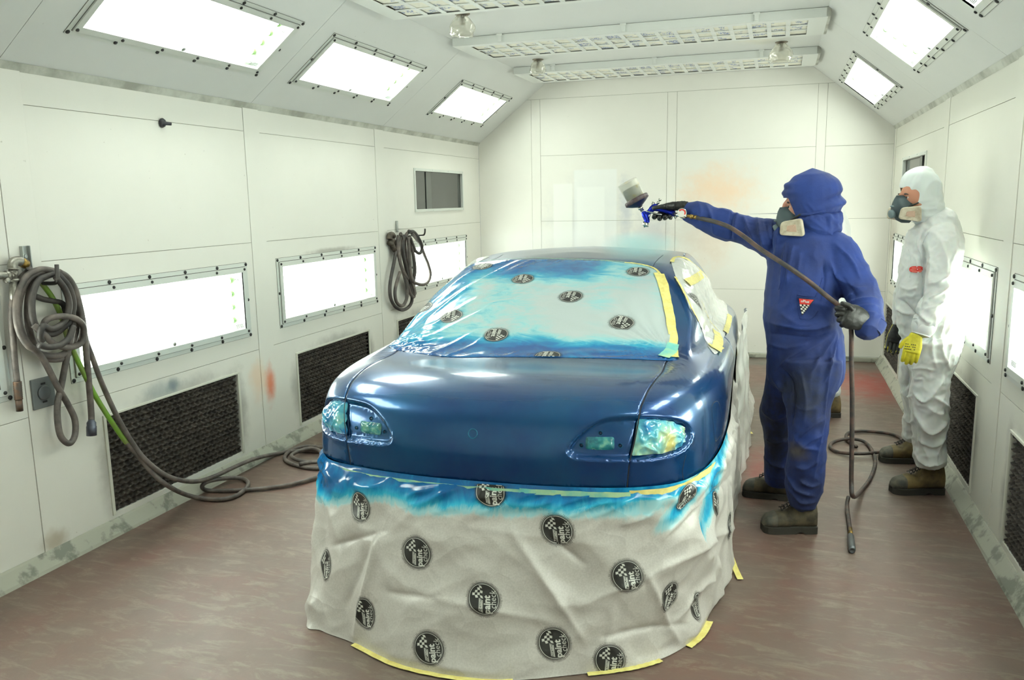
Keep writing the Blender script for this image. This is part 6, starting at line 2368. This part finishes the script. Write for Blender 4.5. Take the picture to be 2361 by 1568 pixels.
M_BOOT = grimy('dusty_black_boot', srgb(58, 53, 42), srgb(92, 84, 64), 16, .8)
M_BOOTB = grimy('brown_work_boot', srgb(116, 98, 60), srgb(76, 66, 46), 14, .75)
M_CAPB = grimy('scuffed_toecap', srgb(62, 62, 56), srgb(88, 84, 70), 24, .7)
M_SOLE = simple('boot_sole_rubber', srgb(48, 46, 40), .85)
def fl0(px, py): return at(px, py, z=0.0)
n_toe, n_heel = fl0(1757, 1222), fl0(1876, 1222)
boot(n_toe, n_heel, Vector((0, 0, .16)), blue, M_BOOT, M_SOLE, M_CAPB)
f_toe, f_heel = fl0(1713, 1138), fl0(1824, 1150)
boot(f_toe, f_heel, Vector((0, 0, .16)), blue, M_BOOT, M_SOLE, M_CAPB)

# =========================== spray gun
gun = empty('spray_gun', G1(560, 720, gun_Y), 'blue gravity-feed spray gun with a translucent cup in the painter\'s black glove', 'spray gun')
M_GUNB = simple('blue_anodised', srgb(24, 44, 176), .25, .7)
M_CHR = simple('chromed_metal', srgb(196, 196, 188), .22, .95)
cup0, cup1 = G1(392, 530, gun_Y), G1(268, 290, gun_Y)
ax = (cup1 - cup0); CL = ax.length; ax.normalize()
t = NT('translucent_cup')
t.set(Base_Color=t.mix(t.ramp(t.noise(26, 3), [(.63, 0.0), (.66, .9)]), srgb(196, 196, 178), srgb(214, 186, 60)), Roughness=.25, Alpha=.26)
M_CUP = t.m
bm = bmesh.new()
add_lathe(bm, [(.0485, .0), (.0515, CL * .5), (.054, CL * .95), (.054, CL), (.050, CL), (.050, CL * .9), (.047, .004)], cup0, ax, 36, cap=False)
obj('cup', bm, M_CUP, gun)
bm = bmesh.new()
add_lathe(bm, [(.046, .002), (.047, CL * .55), (.046, CL * .66), (.001, CL * .68)], cup0, ax, 32)
obj('paint_liner', bm, grimy('paint_in_cup', srgb(64, 78, 78), srgb(44, 58, 64), 40, .5), gun)
bm = bmesh.new()
rings = []
for (r, h) in ((.050, .010), (.062, .010), (.064, .006), (.064, -.010), (.060, -.014), (.040, -.026), (.018, -.036), (.012, -.040)):
    u = ax.orthogonal().normalized(); v = ax.cross(u)
    rings.append([bm.verts.new(cup0 + ax * h + (u * cos(2 * pi * k / 72) + v * sin(2 * pi * k / 72)) * (r + (.0018 * (k % 4 < 2) if .062 < r else 0))) for k in range(72)])
for i, (a, b_) in enumerate(zip(rings, rings[1:])):
    for k in range(72): bm.faces.new((a[k], a[(k + 1) % 72], b_[(k + 1) % 72], b_[k])).material_index = 1 if i >= 4 else 0
obj('lid_collar', bm, [grimy('stained_collar', srgb(78, 62, 62), srgb(52, 44, 56), 60, .5), simple('dark_blue_lid', srgb(20, 28, 60), .3)], gun)
bm = bmesh.new()
add_lathe(bm, [(.012, 0), (.012, .012), (.016, .012), (.016, .022), (.011, .023), (.011, .036)], G1(425, 600, gun_Y), G1(487, 700, gun_Y) - G1(425, 600, gun_Y), 6)
obj('cup_nut', bm, M_CHR, gun)
def GB(rows):   # rows: x, y, dy, half-width z units, depth m
    return loft_bm([(G1(x, y, gun_Y + dy), hw * k1, dz) for x, y, dy, hw, dz in rows], 4, 16)
gb = [GB([(478, 690, 0, 26, .012), (505, 735, 0, 38, .014), (530, 790, 0, 38, .014), (532, 830, 0, 36, .015)]),
      GB([(500, 722, 0, 30, .011), (560, 690, 0, 34, .012), (610, 640, 0, 42, .012), (660, 600, 0, 30, .011)]),
      GB([(600, 640, 0, 34, .011), (700, 655, 0, 30, .012), (800, 680, 0, 30, .012), (900, 715, 0, 38, .012)])]
obj('gun_body', union(gb, .0025, 3), M_GUNB, gun)
bm = bmesh.new()
a = G1(505, 830, gun_Y); d = (G1(485, 890, gun_Y) - a).normalized()
add_lathe(bm, [(.014, -.004), (.0185, -.002), (.0195, .008), (.0185, .014), (.013, .017), (.006, .018), (.004, .024), (.001, .024)], G1(522, 838, gun_Y), G1(490, 905, gun_Y) - G1(522, 838, gun_Y), 20)
obj('air_cap', bm, M_CHR, gun)
bm = bmesh.new()
for (x0, y0, x1, y1) in ((598, 620, 622, 555), (660, 600, 712, 515)):
    a, c = G1(x0, y0, gun_Y), G1(x1, y1, gun_Y)
    add_lathe(bm, [(.005, 0), (.005, .010), (.008, .010), (.008, .020), (.005, .021), (.005, (c - a).length * .8), (.0085, (c - a).length * .8), (.0085, (c - a).length)], a, c - a, 12)
obj('adjusting_knob', bm, M_CHR, gun)
bm = bmesh.new()
add_tube(bm, catmull([G1(525, 680, gun_Y - .018), G1(600, 700, gun_Y - .02), (G1(680, 720, gun_Y - .015)), G1(735, 725, gun_Y - .01)], 5), [.0032 + .0016 * (k > 4) for k in range(16)], 8)
add_tube(bm, [G1(580, 715, gun_Y - .018), G1(562, 765, gun_Y - .005)], .003, 8)
obj('trigger', bm, M_CHR, gun)
bm = bmesh.new()
add_tube(bm, [G1(885, 710, gun_Y - .006), G1(925, 722, gun_Y - .03), G1(975, 735, gun_Y - .062)], .009, 8)
add_tube(bm, [G1(890, 735, gun_Y), G1(925, 768, gun_Y - .004)], [.004, .009], 10)
add_tube(bm, [G1(985, 745, gun_Y - .066), G1(1065, 742, gun_Y - .068)], .012, 12)
obj('air_inlet', bm, M_CHR, gun)
gg = bmesh.new()
gc = G1(1000, 702, gun_Y - .078); vd = (EYE - gc).normalized()
add_lathe(gg, [(.0225, -.020), (.0245, -.016), (.0245, .002), (.022, .004), (.0205, .001)], gc, vd, 32, cap=True)
ga = obj('pressure_gauge', gg, M_CHR, gun)
bm = bmesh.new(); add_lathe(bm, [(.0205, .0018), (.0005, .0019)], gc, vd, 32, cap=False)
obj('dial', bm, M_WHT, ga)
bm = bmesh.new()
u = vd.cross(Vector((0, 0, 1))).normalized(); v = u.cross(vd)
for k in range(18):
    a0, a1 = (-.6 + k * .17), (-.6 + (k + 1) * .17)
    quad(bm, *[gc + vd * .0028 + (-u * cos(a_) + v * sin(a_)) * r for a_, r in ((a0, .013), (a1, .013), (a1, .019), (a0, .019))])
obj('dial_band', bm, M_RED, ga, smooth=False)
bm = bmesh.new()
add_tube(bm, [G1(1065, 742, gun_Y - .068), G1(1110, 748, gun_Y - .069)], .0085, 6)
add_tube(bm, [G1(1110, 748, gun_Y - .069), G1(1150, 756, gun_Y - .070)], .0125, 6)
add_tube(bm, [G1(1150, 756, gun_Y - .070), G1(1165, 758, gun_Y - .071)], .009, 10)
add_tube(bm, [G1(1165, 758, gun_Y - .071), G1(1205, 764, gun_Y - .074)], .0115, 6)
obj('brass_fitting', bm, M_BRASS, gun)
# air line: across the chest, through the left hand, down to the floor and back into coils
hp = [G1(1200, 764, gun_Y - .074), G1(1290, 785, 4.235), G1(1420, 815, 4.205), G1(1520, 845, 4.18), G1(1650, 900, 4.14)]
hp += [at(1715, 545, y=4.11), at(1750, 572, y=4.02), at(1790, 598, y=3.92), at(1830, 624, y=3.875), at(1870, 653, y=3.855), at(1905, 682, y=3.85), at(1935, 706, y=3.862), at(1957, 732, y=3.90), at(1963, 770, y=3.925), at(1963, 830, y=3.95), at(1965, 920, y=3.97), at(1964, 1030, y=3.985), at(1963, 1110, y=3.99), at(1967, 1145, y=3.995)]
hp += [at(1985, 1132, z=.035), at(2008, 1100, z=.014), at(2018, 1060, z=.014), at(1998, 1022, z=.014), at(1962, 1012, z=.03), at(1925, 1018, z=.014), at(1914, 1030, z=.014), at(1935, 1043, z=.014), at(1990, 1046, z=.030), at(2040, 1040, z=.014), at(2070, 1028, z=.014), at(2078, 1012, z=.014), at(2050, 1000, z=.014), at(1990, 994, z=.014), at(1957, 998, z=.014), at(1952, 1012, z=.014), at(1975, 1030, z=.014)]
bm = bmesh.new()
P = catmull(hp, 7)
add_tube(bm, P, .0108, 10)
for f in bm.faces:
    c = f.calc_center_median()
    if c.x < -.30 and c.z > .8: f.material_index = 1
M_LINE = grimy('worn_air_line', srgb(44, 41, 39), srgb(84, 62, 54), 18, .6)
tag(obj('air_hose', bm, [M_LINE, M_RUBD], None), 'black air line from the spray gun across the painter\'s chest to floor coils', 'hose')
# short whip with coupling hanging at the bottom
bm = bmesh.new()
w0 = [at(1956, 1146, z=.045), at(1953, 1165, z=.02), at(1957, 1200, z=.014), at(1961, 1232, z=.014)]
hw = empty('hose_end', w0[-1], 'short hose end with steel coupling on the floor right of the painter', 'hose')
add_tube(bm, catmull(w0, 6), .0105, 10)
obj('hose_piece', bm, M_LINE, hw)
bm = bmesh.new(); add_tube(bm, [at(1960, 1219, z=.014), at(1961, 1232, z=.014)], .0112, 8); obj('crimp', bm, M_BRASS, hw)
bm = bmesh.new()
a, c = at(1961, 1233, z=.016), at(1965, 1270, z=.016)
add_lathe(bm, [(.009, 0), (.012, .004), (.0125, .02), (.016, .024), (.0165, (c - a).length * .9), (.013, (c - a).length), (.010, (c - a).length - .004)], a, c - a, 16)
obj('coupling', bm, simple('grey_coupling', srgb(100, 104, 108), .4, .7), hw)

# =========================== the man in white
PPW = 428.0
white = empty('person', at(2120, 1110, z=0), 'person in white hooded disposable suit and half-mask, standing by the right wall watching', 'person')
def Wt(rows): return loft_bm(pxs(rows, PPW))
parts = [
    Wt([(2140, 492, 4.82, 30, 1), (2150, 510, 4.82, 50, .9), (2153, 540, 4.82, 60, .8), (2150, 580, 4.82, 66, .76), (2142, 620, 4.82, 62, .80), (2132, 665, 4.82, 62, .84), (2133, 700, 4.82, 66, .84), (2142, 740, 4.82, 70, .8), (2150, 775, 4.82, 68, .8), (2146, 820, 4.82, 62, .85), (2140, 850, 4.82, 52, .9)]),
    # near leg
    Wt([(2148, 790, 4.76, 64, .9), (2148, 830, 4.75, 56, 1), (2144, 870, 4.74, 45, 1), (2142, 920, 4.74, 43, 1), (2144, 970, 4.75, 42, 1), (2144, 1020, 4.77, 37, 1), (2145, 1050, 4.77, 38, 1), (2146, 1072, 4.77, 33, 1)]),
    # far leg
    Wt([(2122, 790, 4.92, 48, 1.2), (2112, 840, 4.95, 40, 1.2), (2110, 890, 4.98, 36, 1.2), (2114, 940, 5.00, 30, 1.2), (2110, 985, 5.02, 31, 1.2), (2104, 1012, 5.03, 27, 1.2)]),
    # near arm hanging, hand in front of the thigh
    Wt([(2163, 530, 4.76, 34, 1), (2174, 560, 4.72, 37, 1), (2172, 600, 4.68, 34, 1), (2166, 645, 4.66, 31, 1), (2154, 690, 4.64, 31, 1), (2140, 725, 4.62, 30, 1), (2128, 752, 4.61, 26, 1), (2118, 768, 4.60, 18, 1)]),
    # far arm
    Wt([(2118, 540, 4.95, 28, 1), (2104, 590, 4.98, 26, 1), (2092, 650, 5.00, 26, 1), (2082, 700, 5.00, 26, 1), (2075, 735, 4.99, 20, 1), (2070, 752, 4.98, 15, 1)]),
]
wb = union(parts, .0062, 7)
FW = strokes([
    ([(2126, 530), (2117, 562), (2127, 605)], .010, 4), ([(2150, 518), (2137, 545), (2130, 575)], .009, 5), ([(2129, 590), (2124, 650), (2121, 710)], -.014, 5), ([(2140, 560), (2146, 610), (2140, 660)], .009, 7),
    ([(2168, 550), (2184, 600), (2182, 640)], .008, 7), ([(2190, 632), (2165, 650), (2142, 655)], .012, 5), ([(2192, 655), (2168, 676), (2140, 688)], .012, 5), ([(2180, 690), (2160, 705), (2135, 712)], .010, 5),
    ([(2068, 688), (2090, 705), (2118, 735)], -.012, 6), ([(2074, 660), (2095, 668), (2118, 662)], .010, 6), ([(2066, 708), (2085, 722), (2105, 724)], .012, 5), ([(2100, 585), (2112, 600), (2120, 640)], .008, 5),
    ([(2118, 722), (2138, 742), (2152, 742)], .010, 5), ([(2205, 705), (2192, 745), (2172, 800)], .014, 6), ([(2214, 745), (2195, 790), (2180, 845)], .012, 6), ([(2192, 700), (2178, 740), (2165, 790)], .010, 5), ([(2170, 770), (2175, 815), (2190, 850)], .010, 6), ([(2152, 770), (2150, 810), (2160, 850)], .008, 6),
    ([(2098, 852), (2125, 849), (2156, 855)], .009, 3.5), ([(2108, 876), (2130, 874)], .006, 4), ([(2104, 905), (2135, 926), (2178, 872)], .014, 6), ([(2150, 912), (2170, 926), (2188, 940)], .012, 6), ([(2106, 930), (2112, 960), (2145, 998)], .010, 6),
    ([(2118, 975), (2148, 1000), (2186, 975)], .014, 6), ([(2115, 1010), (2150, 1030), (2184, 1008)], .012, 5), ([(2108, 1045), (2135, 1072), (2178, 1066)], .014, 6), ([(2122, 1000), (2130, 1030), (2142, 1062)], .009, 4), ([(2172, 1015), (2162, 1045), (2158, 1075)], .010, 4),
    ([(2140, 940), (2165, 955), (2180, 950)], .009, 6), ([(2080, 900), (2092, 915), (2104, 912)], .010, 5), ([(2082, 960), (2095, 975), (2106, 970)], .010, 5), ([(2080, 1000), (2092, 1012), (2106, 1008)], .009, 5), ([(2095, 850), (2092, 880), (2084, 900)], -.010, 6)])
def fold_white(p, n):
    o = FW(p)
    o += .006 * (crease(Vector((p.x * 9 + p.z * 5, p.y * 9, p.z * 9 - p.x * 8)), 1) - .35) + .006 * noise.noise(p * 5)
    o += .004 * (crease(p * 19, 1, 2.0) - .3)
    return o - .006
displace(wb, fold_white)
WHITE = BVHTree.FromBMesh(wb)
t = NT('white_disposable_suit')
t.set(Base_Color=srgb(214, 217, 215), Roughness=.6)
t.b.inputs['Subsurface Weight'].default_value = .08
rn = t.n('ShaderNodeTexNoise', noise_type='RIDGED_MULTIFRACTAL')
rn.inputs['Scale'].default_value = 9; rn.inputs['Detail'].default_value = 4; rn.inputs['Distortion'].default_value = .5
t.link(t.coord(), rn.inputs['Vector'])
t.bump(rn.outputs['Fac'], .45, .012)
M_WSUIT = t.m
obj('coverall', wb, M_WSUIT, white)
hood = union([Wt([(2138, 510, 4.82, 28, 1), (2138, 490, 4.82, 32, 1), (2136, 474, 4.82, 34, 1)]),
              Wt([(2134, 390, 4.82, 16, 1.1), (2130, 402, 4.82, 32, 1), (2125, 420, 4.82, 42, .88), (2124, 445, 4.82, 43, .86), (2130, 470, 4.82, 38, .9), (2136, 490, 4.82, 33, 1)])], .006, 5)
hw_c = at(2125, 440, y=4.82)
displace(hood, lambda p, n: .006 * crease(Vector((p.x * 12, p.y * 12, p.z * 7)), 1) + .007 * crease(Vector((p.x * 9, p.y * 9, p.z * 22)), 1) * sstep(.0, -.08, p.z - hw_c.z))
def face_open2(c):
    v = c - hw_c
    # the opening faces left and slightly toward the camera
    f_ = v.x * -.94 + v.y * -.34
    return f_ > .078 + .9 * max(0, v.z) and -.13 < v.z < .018
bounds_cut(hood, face_open2)
bmesh.ops.solidify(hood, geom=hood.faces[:], thickness=.003)
obj('hood', hood, M_WSUIT, white)
wy = pi + .36
hd_c = at(2118, 457, y=4.81); hd_s = .118
obj('head', head_mesh(hd_c, hd_s, wy), M_SKIN, white)
eyes(hd_c, hd_s, wy, white)
respirator(hd_c + Vector((-.003, -.006, -.004)), hd_s * 1.10, wy, white)
M_YEL = grimy('yellow_work_glove', srgb(206, 194, 40), srgb(176, 166, 44), 24, .7)
def hand_down(c, s, d, sidev, parent, far=False):
    """Relaxed hand: c wrist, d downward direction of the palm, sidev towards the thumb."""
    nrm = d.cross(sidev).normalized()
    bms = [loft_bm([(c, .030 * s, .024 * s), (c + d * .03 * s, .036 * s, .021 * s), (c + d * .065 * s, .043 * s, .020 * s), (c + d * .098 * s, .042 * s, .018 * s)], 4, 16)]
    for i, (o, L_) in enumerate(((.032, .068), (.011, .078), (-.011, .073), (-.031, .058))):
        b0 = c + d * .088 * s + sidev * o * s
        finger(bms, [b0, b0 + d * L_ * .4 * s + nrm * .006 * s, b0 + d * L_ * .75 * s + nrm * .020 * s, b0 + d * L_ * .95 * s + nrm * .038 * s], .0115 * s, .0090 * s)
    finger(bms, [c + d * .030 * s + sidev * .028 * s, c + d * .058 * s + sidev * .050 * s + nrm * .010 * s, c + d * .088 * s + sidev * .058 * s + nrm * .020 * s], .0135 * s, .0100 * s)
    h = union(bms, .0028, 2)
    displace(h, lambda p, n: .0008 * noise.noise(p * 70))
    for f in h.faces:
        if f.normal.dot(nrm) > .45: f.material_index = 1
    return obj('gloved_hand', h, [M_YEL, M_GLOVE], parent)
wr = at(2113, 770, y=4.60)
vd = (EYE - wr).normalized()
dd = (at(2097, 830, y=4.58) - wr).normalized()
sv = dd.cross(vd).normalized()
hand_w = hand_down(wr, 1.0, dd, sv, white)
wr2 = at(2071, 750, y=4.98)
dd2 = (at(2058, 800, y=4.97) - wr2).normalized()
hand_down(wr2, 1.0, dd2, -dd2.cross(vd).normalized(), white)
# printing on the back of the near glove
bm = bmesh.new()
HB = BVHTree.FromPolygons([hand_w.matrix_basis @ v.co + white.location for v in hand_w.data.vertices], [tuple(p.vertices) for p in hand_w.data.polygons])
for j in range(3):
    for i in range(6):
        q = (2088 + i * 4.2 - j * 1.2, 792 + j * 5.5 + i * .5)
        if (i * 7 + j * 3) % 5 == 4: continue
        loc, nn = on_body(HB, *q); loc2, nn2 = on_body(HB, q[0] + 2.6, q[1] + 1.8)
        if loc is None or loc2 is None: continue
        merge(bm, decal(HB, [q, (q[0] + 3, q[1] + .3), (q[0] + 3, q[1] + 2.2), (q[0], q[1] + 2)], .0012, 1))
obj('glove_print', bm, M_BOLT, hand_w if False else white, smooth=False)
# open elastic cuff
bm = bmesh.new()
ring_loft(bm, smooth_secs(pxs([(2133, 742, 4.62, 26, 1), (2128, 758, 4.61, 25, 1), (2123, 772, 4.605, 19, 1)], PPW), 4), 24)
displace(bm, lambda p, n: .004 * crease(Vector((p.x * 30, p.y * 30, p.z * 12)), 1))
obj('sleeve_cuff', bm, M_WSUIT, white)
# red oval maker's label
bm = bmesh.new()
cx, cy, rx, ry = 2113, 621, 16, 7.5
ctr = None
prev = []
for ring in range(4):
    r = ring / 3
    row = []
    for k in range(20):
        a = 2 * pi * k / 20
        q = (cx + rx * r * (abs(cos(a)) ** .7) * (1 if cos(a) > 0 else -1), cy + ry * r * (abs(sin(a)) ** .8) * (1 if sin(a) > 0 else -1))
        loc, nn = on_body(WHITE, *q)
        if nn.dot(ray(*q)) > 0: nn = -nn
        row.append(bm.verts.new(loc + nn * .003))
        if ring == 0: break
    if ring == 1:
        for k in range(20): bm.faces.new((prev[0], row[k], row[(k + 1) % 20]))
    elif ring > 1:
        for k in range(20): bm.faces.new((prev[k], row[k], row[(k + 1) % 20], prev[(k + 1) % 20]))
    prev = row
lb = obj('chest_label', bm, M_RED, white, smooth=False)
bm = bmesh.new()
for yy, x0, x1 in ((617, 2103, 2122), (621.5, 2100, 2125), (625.5, 2104, 2123)):
    merge(bm, decal(WHITE, [(x0, yy), (x1, yy + .6), (x1, yy + 2), (x0, yy + 1.4)], .0045, 4))
obj('label_print', bm, simple('label_pale_print', srgb(236, 150, 130), .5), lb, smooth=False)
bm = bmesh.new()
for px in ([(2142, 532), (2128, 560), (2124, 600), (2127, 640)], [(2095, 575), (2100, 600), (2098, 640)]):
    merge(bm, cloth_line(WHITE, px, .0016))
obj('front_seam', bm, M_WSUIT, white)
w_toe, w_heel = fl0(2054, 1134), fl0(2168, 1134)
boot(w_toe, w_heel, Vector((0, 0, .155)), white, M_BOOTB, M_SOLE, M_CAPB)
w_toe, w_heel = fl0(2028, 1062), fl0(2130, 1066)
boot(w_toe, w_heel, Vector((0, 0, .155)), white, M_BOOTB, M_SOLE, M_CAPB)

# =========================== a third person, nearly hidden behind the painter
third = copy_of(white)
third['label'] = 'person in white suit almost hidden behind the blue painter, shoulder and brown boot showing'
third.location = at(1903, 946, z=0)
for ch in list(white.children):
    if ch.name.startswith(('chest_label', 'glove_print')):
        continue
    c1 = copy_of(ch, third)
    for g in ch.children:
        copy_of(g, c1)
# ------------------------------------------------------------------ paint mist under the gun
def mist(name, pts, label, col, dens, ab=None):
    """Soft cloud inside a closed envelope; density falls off from its centre line."""
    bm = bmesh.new()
    bmesh.ops.create_icosphere(bm, subdivisions=4, radius=1)
    c, r, tilt = pts
    bm.transform(Matrix.Translation(c) @ Matrix.Rotation(tilt, 4, 'Y') @ Matrix.Diagonal((*r, 1)))
    m = bpy.data.materials.new(name); m.use_nodes = True
    t_ = m.node_tree
    for n in list(t_.nodes):
        if n.type == 'BSDF_PRINCIPLED': t_.nodes.remove(n)
    out = [n for n in t_.nodes if n.type == 'OUTPUT_MATERIAL'][0]
    v = t_.nodes.new('ShaderNodeVolumePrincipled')
    v.inputs['Color'].default_value = col
    v.inputs['Anisotropy'].default_value = .2
    if ab: v.inputs['Absorption Color'].default_value = ab
    tc = t_.nodes.new('ShaderNodeTexCoord')
    sb = t_.nodes.new('ShaderNodeVectorMath'); sb.operation = 'SUBTRACT'; sb.inputs[1].default_value = c
    dv = t_.nodes.new('ShaderNodeVectorMath'); dv.operation = 'DIVIDE'; dv.inputs[1].default_value = r
    ln = t_.nodes.new('ShaderNodeVectorMath'); ln.operation = 'LENGTH'
    t_.links.new(tc.outputs['Object'], sb.inputs[0]); t_.links.new(sb.outputs[0], dv.inputs[0]); t_.links.new(dv.outputs[0], ln.inputs[0])
    mr = t_.nodes.new('ShaderNodeMapRange'); mr.interpolation_type = 'SMOOTHSTEP'
    mr.inputs[1].default_value = .95; mr.inputs[2].default_value = .1; mr.inputs[3].default_value = 0; mr.inputs[4].default_value = dens
    t_.links.new(ln.outputs['Value'], mr.inputs[0])
    nz = t_.nodes.new('ShaderNodeTexNoise'); nz.inputs['Scale'].default_value = 5; nz.inputs['Detail'].default_value = 3
    t_.links.new(tc.outputs['Object'], nz.inputs['Vector'])
    mm = t_.nodes.new('ShaderNodeMath'); mm.operation = 'MULTIPLY'
    m3 = t_.nodes.new('ShaderNodeMapRange'); m3.inputs[1].default_value = .3; m3.inputs[2].default_value = .7; m3.inputs[3].default_value = .4; m3.inputs[4].default_value = 1.4
    t_.links.new(nz.outputs['Fac'], m3.inputs[0])
    t_.links.new(mr.outputs[0], mm.inputs[0]); t_.links.new(m3.outputs[0], mm.inputs[1])
    t_.links.new(mm.outputs[0], v.inputs['Density'])
    t_.links.new(v.outputs[0], out.inputs['Volume'])
    return tag(obj(name, bm, m, None), label, 'mist', kind='stuff')
scene.cycles.volume_bounces = 1
mc = at(1475, 566, y=4.45)
mist('paint_mist', (mc, Vector((.26, .40, .10)), 0.0), 'thin turquoise paint mist over the car roof below the gun', (.30, .80, .86, 1), 4.2, (.35, .78, .85, 1))
mc2 = at(1300, 560, y=5.2)
mist('overspray_haze', (mc2, Vector((.75, .9, .17)), 0.0), 'pale haze of overspray drifting above the roof', (.85, .93, .92, 1), .6, (.8, .9, .9, 1))
